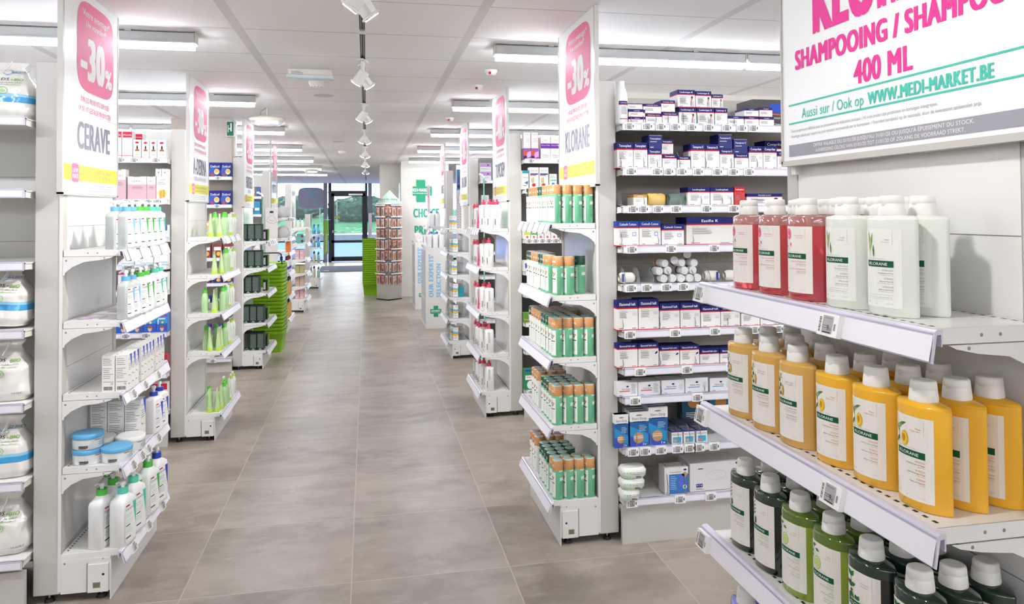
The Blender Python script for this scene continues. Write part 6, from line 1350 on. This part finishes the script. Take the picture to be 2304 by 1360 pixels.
# ---------------- basket stacks ----------------
def basket():
    b = MB(); g = mat('#8cc41e', .4); H = .23; t = .0015
    o = [(0, .148, .205, 9), (.010, .152, .209, 9), (H-.035, .172, .228, 9), (H-.034, .178, .234, 9), (H, .180, .236, 9)]
    b.loft(o, g, 32, False); b.loft([(.002, .146, .203, 9), (H-.034, .170, .226, 9), (H, .178, .234, 9)], g, 32, False)
    n = 32; V = len(b.V); b.ngon(b.V[:32][::-1], g)
    f = side(0, 0, 0, '-y')
    for i in range(11): b.rect2(lambda u, v, d: (u, -.205-.1*(v)-d, v), -.12+.024*i-.004, .03, -.12+.024*i+.004, .085, mat('#4f7d10', .5), 1)
    b.build('basket_shell', (t_ := empty('shopping_basket')))
    h = MB(); h.tube([(-.172, 0, H-.01), (-.176, -.03, H+.002), (-.12, -.17, H+.004), (.12, -.17, H+.004), (.176, -.03, H+.002), (.172, 0, H-.01)], .006, DARK, 6); h.build('handle', t_)
    return t_
PROTO['basket'] = basket
for cx, cy, z0, n, w in ((-1.062, 8.63, .0, 19, 'left'), (.10, 14.06, .0, 21, 'right')):
    for i in range(n):
        t_b = place('basket', (cx, cy, z0+.040*i), 0, 'lime green basket, %s %s' % ('bottom of the stack' if i == 0 else ('top of the stack' if i == n-1 else 'number %d from the bottom, stack' % (i+1)), 'beside the dark green cartons' if w == 'left' else 'behind the spinner rack'), 'shopping basket', 'green shopping baskets, %s stack' % w)
        if w == 'left' and i == n-1: q = MB(); q.tube([(-.15, -.10, .22), (-.155, -.16, .33), (-.13, -.18, .355), (.12, -.18, .355), (.145, -.16, .34), (.15, -.10, .22)], .0075, DARK, 6); q.build('raised_handle', t_b)
# ---------------- spinner rack with hanging packs ----------------
sp = empty('spinner_rack', (.380, 13.17, 0)); tag(sp, 'mirrored spinner rack hung with small packs under a clear triangular header', 'display rack')
SH = .215; ca = math.radians(40)
MIR = mat('#c9cac8', .15, .85)
def spb(x0, x1, y0, y1, z0, z1, m_, name):
    b = MB().box(x0, x1, y0, y1, z0, z1, m_); b.V = [(x*math.cos(ca)-y*math.sin(ca), x*math.sin(ca)+y*math.cos(ca), z) for x, y, z in b.V]; return b.build(name, sp)
spb(-.15, .15, -.15, .15, .02, .30, MIR, 'mirror_base'); spb(-.155, .155, -.155, .155, 0, .02, BLK, 'plinth'); spb(-.012, .012, -.012, .012, .3, 1.68, MIR, 'post')
spb(-.13, .13, -.13, .13, .30, 1.66, mat('#9a8f8a', .5), 'core_panel'); spb(-.16, .16, -.16, .16, 1.655, 1.67, WHITE, 'top_plate')
b = MB(); b.prism([(-.22, 1.67), (.23, 1.67), (.01, 1.90)], -.152, -.148, mat('#b9d8c8', .15, alpha=.55), 'y'); g = side(-.22, -.153, 1.67, '-y')
b.text2(g, 'Enjoy the Styling', .06, .05, .045, BLK, 2, .30, 'l', .01, 1); b.lines2(g, .05, .03, .38, 2, .012, .004, GRT, 2); b.build('header_sign', sp)
def pack(c1, c2, c3):
    def f():
        b = MB(); b.box(-.024, .024, 0, .010, -.135, 0, mat(c1, .35)); g = side(-.024, 0, -.135, '-y')
        b.rect2(g, .002, .006, .046, .108, paper(c2), 1); b.ell2(g, .024, .066, .010, .030, paper(c3), 2, 12); b.rect2(g, .018, .012, .028, .045, paper('#4a3a44'), 3); b.rect2(g, 0, .122, .048, .135, paper('#3f6fa8' if c1[1] == 'd' else '#b0442c'), 2)
        return b.build('hanging_pack')
    return f
for k, c in enumerate([('#d8cdc6', '#c9a08c', '#a06a58'), ('#cfc0b8', '#b98a78', '#7a4a44'), ('#d9d2cc', '#c4978c', '#e0c8b8'), ('#c8b0a4', '#8a5a4c', '#d0a898')]): PROTO['pack%d' % k] = pack(*c)
zt = [1.62, 1.42, 1.235, 1.05, .865, .66, .44]
for fi, (ang, wl) in enumerate(((ca, 'right'), (ca-pi/2, 'left'))):
    for ri, z in enumerate(zt):
        for k in range(5):
            lx = -.115+.0575*k; ly = -.165-.03*(k % 2)
            x = lx*math.cos(ang)-ly*math.sin(ang); y = lx*math.sin(ang)+ly*math.cos(ang)
            if wl == 'left' and k == 2 and ri == 0: continue
            o = place('pack%d' % R.randrange(4), (.380+x, 13.17+y, z-.01*(k % 2)), ang+R.uniform(-.2, .2), 'small hanging pack, %s face of the spinner, %s row, %s from left' % (wl, ORD[ri], NTH[k]), 'hanging pack', 'packs on the spinner, %s face' % wl)
            o.scale = (1.12, 1, 1.2)
# hooks as parts of the rack
for ang in (ca, ca-pi/2):
    for z in zt:
        b = MB()
        b.tube([(0, -.13, z-.006), (0, -.20, z-.004)], .003, ZINC, 5)
        b.V = [(x*math.cos(ang)-y*math.sin(ang), x*math.sin(ang)+y*math.cos(ang), zz) for x, y, zz in b.V]; b.build('hook', sp)
        b = MB().box(-.13, .13, -.205, -.202, z+.008, z+.026, WHITE); b.V = [(x*math.cos(ang)-y*math.sin(ang), x*math.sin(ang)+y*math.cos(ang), zz) for x, y, zz in b.V]; b.build('label_strip', sp)
# ---------------- experts' selection displays ----------------
MGREEN = paper('#2f9c74'); MLIME = paper('#8cc43c'); MPALE = paper('#b4cfe0'); SKY = paper('#8cbcdc')
def cross(b, g, u, v, s_, txt=True, pale=True):
    a = s_*.5; c = s_*.20
    def pl(du, dv, m_, L):
        b.poly2(g, [(u-c+du, v+a+dv), (u+c+du, v+a+dv), (u+c+du, v+c+dv), (u+a+du, v+c+dv), (u+a+du, v-c+dv), (u+c+du, v-c+dv), (u+c+du, v-a+dv), (u-c+du, v-a+dv), (u-c+du, v-c+dv), (u-a+du, v-c+dv), (u-a+du, v+c+dv), (u-c+du, v+c+dv)], m_, L)
    if pale: pl(s_*.035, -s_*.035, MPALE, 1)
    pl(-s_*.03, s_*.03, MLIME, 2); pl(0, 0, MGREEN, 3)
    if txt: b.text2(g, 'MEDI\u00b7MARKET', u, v-s_*.02, s_*.15, WH, 4, s_*.86, 'c', .03, 2); b.text2(g, 'PARAPHARMACIE', u, v-s_*.13, s_*.06, WH, 4, s_*.86, 'c', .0, 1)
def display(x0, x1, y0, y1, h, label):
    t = empty('promotion_display', (x0, y0, 0)); tag(t, label, 'display stand', "experts' selection displays")
    w, d = x1-x0, y1-y0; b = MB(); b.box(0, w, 0, d, 0, h, mat('#e6e3df', .4)); b.build('cabinet', t)
    g = side(0, 0, 0, '-y')
    def rt(cu): return lambda u, v, dd: g(cu-v, u, dd)
    MB().text2(rt(w*.36), "OUR EXPERTS'", .40, 0, w*.22, SKY, 1, .56, 'l', .04, 2).build('lettering', t); MB().text2(rt(w*.72), 'SELECTION', .40, 0, w*.22, SKY, 1, .44, 'l', .04, 2).build('lettering', t)
    p = MB(); cross(p, g, w*.48, .22, w*.52); p.build('logo', t)
    q = MB(); gl = mat('#b9bcc2', .35)
    for z0, z1 in ((.05, .36), (.39, h-.04)): q.box(-.003, 0, .05, d-.05, z0, z1, gl)
    q.build('side_panel', t)
    q = MB(); q.prism([(-.02, h+.001), (-.02, h+.03), (.07, h+.008), (.07, h+.001)], .01, d*.6, mat('#dfe0e2', .2), 'y'); q.build('leaflet_holder', t); return t
display(.748, 1.018, 9.70, 10.50, 1.045, "white display cabinet reading OUR EXPERTS' SELECTION, nearer one")
display(.735, 1.00, 11.66, 12.40, 1.03, "white display cabinet reading OUR EXPERTS' SELECTION, farther one")
for i in range(4): tag(MB().box(0, .035, 0, .12, 0, .11, mat(['#e8e6e4', '#d9d6d4', '#efe6e6', '#e0e4e6'][i], .4)).build('small_carton', None, (.83+.042*i, 11.72, 1.0305)), 'small pale carton standing on the farther display, %s from left' % NTH[i], 'carton', 'pale cartons on the farther display')
b = MB(); b.box(-.05, .05, -.002, .002, 0, .14, mat('#f0eeee', .3)); b.ring2(side(-.05, -.002, 0, '-y'), .05, .07, .03, .03, .006, PK, 1)
b.V = [(x*.9-.35*(z-.07)+.02, y, z*.9) for x, y, z in b.V]
tag(b.build('leaflet', None, (.775, 11.70, 1.062)), 'tilted white leaflet with pink ring on the farther display', 'leaflet')
for i, (x, y) in enumerate([(.80, 9.78), (.88, 9.78), (.96, 9.78), (.84, 9.88), (.92, 9.88)]):
    put('ur_big', x, y, 1.0455, AISLE_R, 'white bottle with blue pump on the nearer display top, %s' % NTH[i], 'pump bottle', 'blue pump bottles on the display')
# wall lettering
wl_ = empty('wall_lettering', (0, 0, 0)); t = MB(); g2 = side(0, 13.559, 0, '-y')
MG2 = paper('#3aa488')
cross(t, g2, .965, 1.895, .40); t.build('logo', wl_)
for w_, u_, v_, l_ in (('CHOICE', .825, 1.42, .47), ('PRICE', .845, 1.11, .40), ('ADVICE', .825, .80, .47)): MB().text2(g2, w_, u_, v_, .165, MG2, 2, l_, 'l', .04, 2).build('word', wl_)
tag(wl_, 'green cross and CHOICE PRICE lettering on the beige wall', 'wall sign')
# ---------------- ceiling fittings ----------------
def disc(name, x, y, r, h, m_, label, cat, extra=None):
    t = empty(name, (x, y, ZC)); tag(t, label, cat); b = MB(); b.loft([(-h, r*.55, r*.55, 2), (-h*.8, r*.8, r*.8, 2), (-h*.3, r, r, 2), (0, r, r, 2)], m_, 24); b.build('housing', t)
    if extra: extra(t)
    return t
def slots(t):
    b = MB()
    for k in range(10): a = 2*pi*k/10; b.box(.036*math.cos(a)-.004, .036*math.cos(a)+.004, .036*math.sin(a)-.004, .036*math.sin(a)+.004, -.042, -.024, GREY)
    b.build('vent_slots', t)
disc('smoke_detector', -.345, 5.42, .055, .045, WHITE, 'round slotted smoke detector on the ceiling, nearest left of the track', 'smoke detector', slots)
disc('smoke_detector', -.36, 11.4, .055, .045, WHITE, 'smoke detector on the ceiling far down the aisle', 'smoke detector', slots)
def red(t): b = MB(); b.cyl(-.012, -.038, -.032, -.018, .008, paper('#c03030'), 10); b.build('red_indicator', t)
for i, (x, y) in enumerate([(.80, 4.80), (.80, 5.40), (.80, 7.28)]): disc('motion_sensor', x, y, .042, .035, WHITE, 'small white ceiling sensor with red dot, %s one on the right' % NTH[i], 'sensor', red)
for i, (x, y) in enumerate([(-.33, 6.03), (-.36, 9.87)]):
    t = empty('ceiling_speaker', (x, y, ZC)); tag(t, 'flat round ceiling speaker, %s one left of the track' % ('near', 'far')[i], 'speaker')
    b = MB(); b.loft([(-.004, .085, .085, 2), (0, .092, .092, 2)], WHITE, 32); b.build('trim_ring', t); b = MB(); b.loft([(-.0055, .074, .074, 2), (-.004, .076, .076, 2)], mat('#d4d2d0', .6), 32); b.build('grille', t)
t = empty('emergency_light', (-.355, 4.95, ZC)); tag(t, 'rectangular white emergency light with clear lens on the ceiling', 'emergency light')
b = MB(); b.box(-.14, .14, .0, .06, -.055, 0, mat('#ece6dc', .4), .004); g = side(-.14, -.0005, -.055, '-y'); b.lines2(g, .02, .036, .10, 3, .008, .003, GRT, 1); b.build('housing', t)
b = MB(); b.box(-.15, .145, -.035, .045, -.066, -.040, mat('#dfe8ec', .08, alpha=.5, spec=.9), .004); b.box(-.14, .13, -.02, .03, -.060, -.045, mat('#f2f6f8', .2, .4)); b.build('clear_lens', t)
for i, (x, y) in enumerate([(-.86, 6.85), (-1.04, 14.9)]):
    t = empty('hanging_heater_lamp', (x, y, ZC)); tag(t, 'oval clear-bottomed lamp hanging from the ceiling on the left, %s one' % ('near', 'far')[i], 'hanging lamp')
    b = MB(); b.cyl(0, 0, -.07, 0, .006, ZINC, 8); b.build('rod', t)
    b = MB(); b.loft([(-.115, .145, .07, 2.4), (-.095, .155, .08, 2.4), (-.078, .12, .06, 2.4), (-.068, .06, .03, 2.2)], mat('#ddd6c8', .35), 28); b.build('cover', t)
    b = MB(); b.loft([(-.158, .09, .045, 2.4), (-.145, .125, .06, 2.4), (-.112, .140, .066, 2.4)], mat('#e4e6ea', .05, alpha=.35, spec=.9), 28); b.build('clear_bowl', t)
    b = MB(); b.box(-.09, .09, -.01, .01, -.135, -.118, mat('#f4f4f0', .3, emit=1.5)); b.box(.0, .07, -.055, -.05, -.112, -.098, paper('#d8d83c')); b.build('tube', t)
    b = MB(); b.tube([(-.06, 0, -.07), (-.05, 0, -.03), (-.01, 0, 0)], .003, paper('#5f9a6c'), 5); b.build('cable', t)
t = empty('exit_sign', (-1.300, 7.62, 2.255)); tag(t, 'green emergency exit sign on the boxed column', 'sign')
b = MB(); b.box(-.035, .035, .0, .09, 0, .15, paper('#e8ece8')); g = side(-.035, -.0005, 0, '-y'); b.rect2(g, .004, .006, .066, .144, paper('#2c6f50'), 1); b.rect2(g, .012, .04, .020, .11, WH, 2); b.rect2(g, .036, .05, .050, .13, WH, 2); b.poly2(g, [(.022, .07), (.034, .07), (.034, .06), (.038, .075), (.034, .09), (.034, .08), (.022, .08)], WH, 2); b.build('panel', t)
# ---------------- far left stands ----------------
cp = MB(); cp.box(0, .148, 0, .006, .20, 1.575, mat('#d6cfcb', .5)); g = side(0, 0, 0, '-y')
LN = paper('#3a3638')
cp.ring2(g, .075, 1.50, .024, .030, .0022, LN, 1); cp.ell2(g, .075, 1.522, .025, .014, LN, 2)
stem2(cp, g, [(.055, 1.468), (.03, 1.45), (.012, 1.41), (.05, 1.39), (.10, 1.385), (.135, 1.40), (.12, 1.44), (.095, 1.465)], .0025, LN); stem2(cp, g, [(.045, 1.43), (.08, 1.41), (.11, 1.42)], .0025, LN)
cp.box(.02, .13, .0, .006, .0, .20, mat('#d6cfcb', .5))
tag(cp.build('drawn_figure_panel', None, (-1.222, 9.56, 0)), 'grey cardboard panel with a line drawn figure by the oil bottles', 'panel')
def oilb(c, capc, h=.20, r=.028):
    def f():
        t = empty('oil_bottle'); b = MB(); b.loft([(0, r*.95, r*.8, 3), (.004, r, r*.85, 3), (h*.62, r, r*.85, 3), (h*.74, r*.5, r*.45, 2.2), (h*.78, r*.4, r*.4, 2)], mat(c, .12, coat=.5), 16); b.build('bottle_body', t)
        b = MB(); b.cyl(0, 0, h*.78, h*.90, r*.5, mat(capc, .35), 12); b.tube([(0, 0, h*.9), (0, 0, h*.97), (r, 0, h*.96)], r*.16, mat(capc, .35), 6); b.build('pump', t); return t
    return f
PROTO['oil'] = oilb('#c9a048', '#22304f', .24); PROTO['rinse_g'] = oilb('#8fb8a4', '#2c4468', .22, .03); PROTO['rinse_b'] = oilb('#3fa8d8', '#2f7fb8', .20, .03); PROTO['white_small'] = oilb('#e6e2d8', '#26386c', .16, .028); PROTO['oil_pale'] = oilb('#dcd6b4', '#22304f', .24)
for si, zz in ((4, .47), (5, .195)):
    for i, (x, y) in enumerate([(-1.10, 9.67), (-1.04, 9.67), (-.98, 9.68), (-.975, 9.76), (-.975, 9.84), (-.975, 9.92), (-.975, 10.0)]):
        put('oil', x, y, zz, AISLE_L, 'golden oil bottle, %s shelf of its unit, %s from viewer' % (ORD[si], NTH[i]), 'bottle', 'golden oil bottles')
b = MB()
def jar():
    t = empty('purple_label_bottle'); b = MB(); b.loft([(0, .03, .026, 3), (.12, .031, .027, 3), (.15, .02, .018, 2), (.155, .014, .014, 2)], mat('#d9d4dc', .35), 16); b.build('bottle_body', t)
    b = MB(); b.loft([(.04, .0315, .0275, 3), (.075, .0315, .0275, 3)], paper('#4f3aa0'), 16, False); b.build('label', t); b = MB(); b.cyl(0, 0, .152, .20, .017, mat('#8a2f4c', .4), 12); b.build('cap', t); return t
PROTO['jar'] = jar
for i, (x, y) in enumerate([(-1.11, 9.68), (-1.045, 9.68), (-.98, 9.68), (-.98, 9.78), (-.98, 9.88), (-.98, 9.98)]): put('jar', x, y, .765, AISLE_L, 'white bottle with violet label and dark red cap, %s from viewer' % NTH[i], 'bottle', 'violet label bottles')
for i, y in enumerate((9.66, 9.74)): tag(MB().box(-.05, .0, 0, .06, 0, .13, mat('#e07a28', .3)).build('orange_carton', None, (-.94, y, 1.0205)), 'bright orange carton on the golden oil unit, %s' % ('near', 'far')[i], 'carton', 'orange cartons')
def plush(m_, name):
    b = MB(); b.loft([(0, .045, .04, 2), (.02, .07, .055, 2), (.08, .075, .06, 2), (.12, .05, .045, 2), (.14, .02, .02, 2)], m_, 18)
    return b
for si, zz, l in ((0, 1.45, 'top'), (1, 1.20, 'second')):
    for i, y in enumerate((9.74, 9.92)):
        t = empty('gift_set', (-1.04, y, zz)); tag(t, 'gift set in crinkled clear wrap, %s shelf of the golden oil unit, %s' % (l, ('near', 'far')[i]), 'gift set', 'wrapped gift sets')
        plush(mat('#cfcbca', .6), '').build('set_contents', t)
        w = MB(); w.loft([(0, .075, .065, 2.6), (.05, .085, .075, 2.2), (.11, .08, .07, 2.2), (.145, .03, .03, 2), (.155, .035, .035, 2)], mat('#f2f4f6', .05, alpha=.25, spec=1), 16); w.build('clear_wrap', t)
PKC = carton('pink_carton', .075, .06, .075, '#d9aeb4', lambda b, g, w, h: b.ell2(g, w*.5, h*.5, w*.25, h*.25, paper('#c98a98'), 1), lambda b, g, w, h: b.rect2(g, w*.2, h*.2, w*.8, h*.5, paper('#e6c8cc'), 1)); PROTO['pinkc'] = PKC
PROTO['tanc'] = carton('tan_carton', .075, .06, .08, '#c4a898', lambda b, g, w, h: b.rect2(g, w*.1, h*.3, w*.9, h*.5, paper('#d8c0b0'), 1)); PROTO['olivec'] = carton('olive_carton', .07, .06, .06, '#b0a878', lambda b, g, w, h: b.rect2(g, w*.1, h*.3, w*.9, h*.5, paper('#d8d0b0'), 1))
for k, zz, nm, sh_, hh in (('pinkc', .80, 'pink carton', 'third', .0755), ('olivec', .59, 'olive carton', 'fourth', .0605), ('tanc', .39, 'tan carton', 'fifth', .0805), ('pinkc', .20, 'pink carton', 'lowest', .0755)):
    for i in range(2):
        for j in range(2):
            for q in range(3): put(k, -.945-.066*i, 11.83+.08*q, zz+hh*j, AISLE_L, '%s on the %s shelf, %s layer, %s file, %s' % (nm, sh_, ('lower', 'upper')[j], ('rail', 'panel')[i], ('near', 'middle', 'far')[q]), 'carton', '%ss far left' % nm)
for i, x in enumerate((-1.09, -1.03, -.97)): put('white_small', x, 11.82, 1.28, AISLE_L, 'cream bottle with dark pump, top of the pink carton unit, %s' % NTH[i], 'bottle', 'cream bottles')
for i, (x, z_) in enumerate([(-1.0, 0), (-1.0, .075)]): tag(MB().box(-.05, .05, 0, .06, 0, .07, mat('#5fa89c', .4)).ell2(side(-.05, 0, 0, '-y'), .08, .035, .02, .02, paper('#6a3a34'), 1).build('teal_carton', None, (x, 11.80, 1.0455+z_*1.0)), 'teal carton with brown dot, %s one' % ('lower', 'upper')[i], 'carton', 'teal cartons')
for zz, ks, sh_ in ((1.09, ('rinse_b', 'rinse_b'), 'top'), (.825, ('rinse_g', 'rinse_b'), 'second'), (.508, ('oil_pale', 'rinse_g'), 'third'), (.21, ('oil_pale', 'rinse_g'), 'lowest')):
    for i, k in enumerate(ks):
        for j in range(3): put(k, -1.045+.085*i, 15.48+.09*j, zz, AISLE_L, '%s bottle with pump, %s shelf of farthest unit, %s file, %s' % ({'rinse_b': 'bright blue', 'rinse_g': 'pale green', 'oil_pale': 'pale straw'}[k], sh_, ('panel', 'rail')[i], NTH[j]), 'bottle', 'mouthwash bottles')
# display poles with brush heads
for i, (x, y, z0, h, l) in enumerate([(-1.232, 9.45, .0, 1.72, 'left, beside the drawn figure panel'), (1.165, 7.455, .0, 1.86, 'right, above the pink pump bottles')]):
    t = empty('brush_topped_pole', (x, y, z0)); tag(t, 'thin turquoise pole with a white brush head on the %s' % l, 'display pole')
    b = MB(); b.cyl(0, 0, 0, h, .007, mat('#7fc4b4', .35), 10); b.build('pole', t); b = MB(); b.tube([(0, 0, h-.01), (-.02, 0, h+.02), (-.05, 0, h+.03)], .012, WHITE, 8); b.build('brush_head', t)
    b = MB(); b.cyl(0, 0, 0, .02, .05, METAL2, 16); b.build('foot', t)
# fourth left row goods
for si, lst in enumerate([[('#3f5fa0', .05, .12), ('#c9a23c', .045, .12), ('#d8d6d4', .05, .07)], [('#2f8fb8', .075, .16), ('#d4d2d0', .06, .15)], [('#c86a3c', .09, .05), ('#3a3a3c', .06, .04)], [('#e0dcdc', .11, .12), ('#8a6a70', .05, .10)], [('#d4d0cc', .10, .12)], [('#7a8a5c', .08, .11), ('#b8b4c0', .06, .12)]]):
    x = -1.275
    for i, (c, w, h) in enumerate(lst):
        x -= w+.012; put_s('toiletry_carton', x, w, L4[si]-.005, h, c, lambda b, g, w, h: b.rect2(g, w*.15, h*.3, w*.85, h*.5, WH, 1), 'toiletry carton, fourth left row, %s level, %s from the post' % (ORD[si], NTH[i]), 'carton', 'toiletries in the fourth left row', 9.606)
# window sticker, green banner, small stand at the shop front
b = MB(); g = lambda u, v, d: (-2.066+u, 23.70-d, 1.66+v); st = mat('#9c9ab0', .4)
b.ell2(g, .39, .32, .39, .32, st, 2, 40, 4.5); b.text2(lambda u, v, d: g(.72-u, v, d), '10', .12, .36, .17, paper('#8fb0bc'), 6, .34, 'l', .05, 2); b.text2(lambda u, v, d: g(.72-u, v, d), '%', .14, .12, .15, paper('#8fb0bc'), 6, .22, 'l', .04, 2)
tag(b.build('window_sticker'), 'large mauve rounded sticker on the shop window left of the door', 'sticker')
t = empty('hanging_banner', (-1.08, 19.9, .45)); tag(t, 'narrow green banner reading Detox & draineur beside the door', 'banner')
b = MB(); b.box(0, .095, 0, .005, 0, .86, paper('#8cb83c')); gg = side(0, 0, 0, '-y'); b.text2(lambda u, v, d: gg(.065-v, .06+u, d), 'Detox & draineur', 0, 0, .035, WH, 1, .46, 'l', .02, 2); b.build('cloth', t)
b = MB(); b.cyl(.048, .02, -.45, .92, .006, ZINC, 8); b.box(-.06, .16, .015, .022, .885, .893, WHITE); b.cyl(.048, .02, -.45, -.43, .08, METAL2, 16); b.build('stand', t)
t = empty('poster_column', (.085, 19.5, 0)); tag(t, 'slim white upright poster beside the door on the right', 'poster stand')
b = MB(); b.box(-.04, .045, 0, .02, .0, 1.50, mat('#e4e2ea', .4)); gg = side(-.04, 0, 0, '-y'); b.lines2(gg, .03, 1.1, .045, 6, .05, .03, paper('#a04a8c'), 1); b.build('panel', t)
# pegboard row behind, right fourth row
pg = empty('pegboard_wall_unit', (1.14, 9.62, 0)); tag(pg, 'perforated pegboard unit behind the sun care unit, with purple picture header', 'pegboard')
b = MB(); b.box(0, 1.2, 0, .03, 0, 1.80, mat('#b9b3b6', .5)); gg = side(0, 0, 0, '-y')
for j in range(34):
    for i in range(9): b.ell2(gg, .02+.034*i, .5+.035*j, .006, .006, mat('#6f6a70', .6), 1, 6)
b.build('perforated_panel', pg); b = MB(); b.box(0, .14, -.02, 0, 1.80, 2.12, mat('#e0dede', .4)); gg = side(0, -.02, 1.80, '-y'); b.rect2(gg, .005, 0, .14, .26, paper('#3a6a94'), 1); b.ell2(gg, .07, .12, .05, .07, paper('#5a2c7a'), 2); b.ell2(gg, .09, .19, .03, .04, paper('#7fc0c8'), 3); b.ell2(gg, .05, .04, .04, .03, paper('#2c2a54'), 3); b.build('picture_header', pg)
for i, (x, z_, c, c2) in enumerate([(.03, 1.62, '#d8d6d6', 'white'), (.08, 1.50, '#e0dede', 'pale'), (.10, 1.06, '#c85a3c', 'red'), (.05, .95, '#54507c', 'violet')]): tag(MB().box(0, .045, -.02, -.004, 0, .10, mat(c, .4)).build('hanging_pack', None, (1.14+x, 9.618, z_)), '%s hanging pack on the pegboard' % c2, 'hanging pack', None)
# card leaflets on the second left shelf
b = MB(); b.box(0, .10, 0, .15, 0, .002, mat('#e3dde4', .3)); gg = side(0, 0, .002, '+z'); b.rect2(gg, .02, .03, .08, .06, paper('#c98aa8'), 1)
tag(b.build('price_leaflet', None, (-1.155, 3.21, LZ1[1]+.0005)), 'pale leaflet lying flat on the empty part of the second left shelf', 'leaflet')
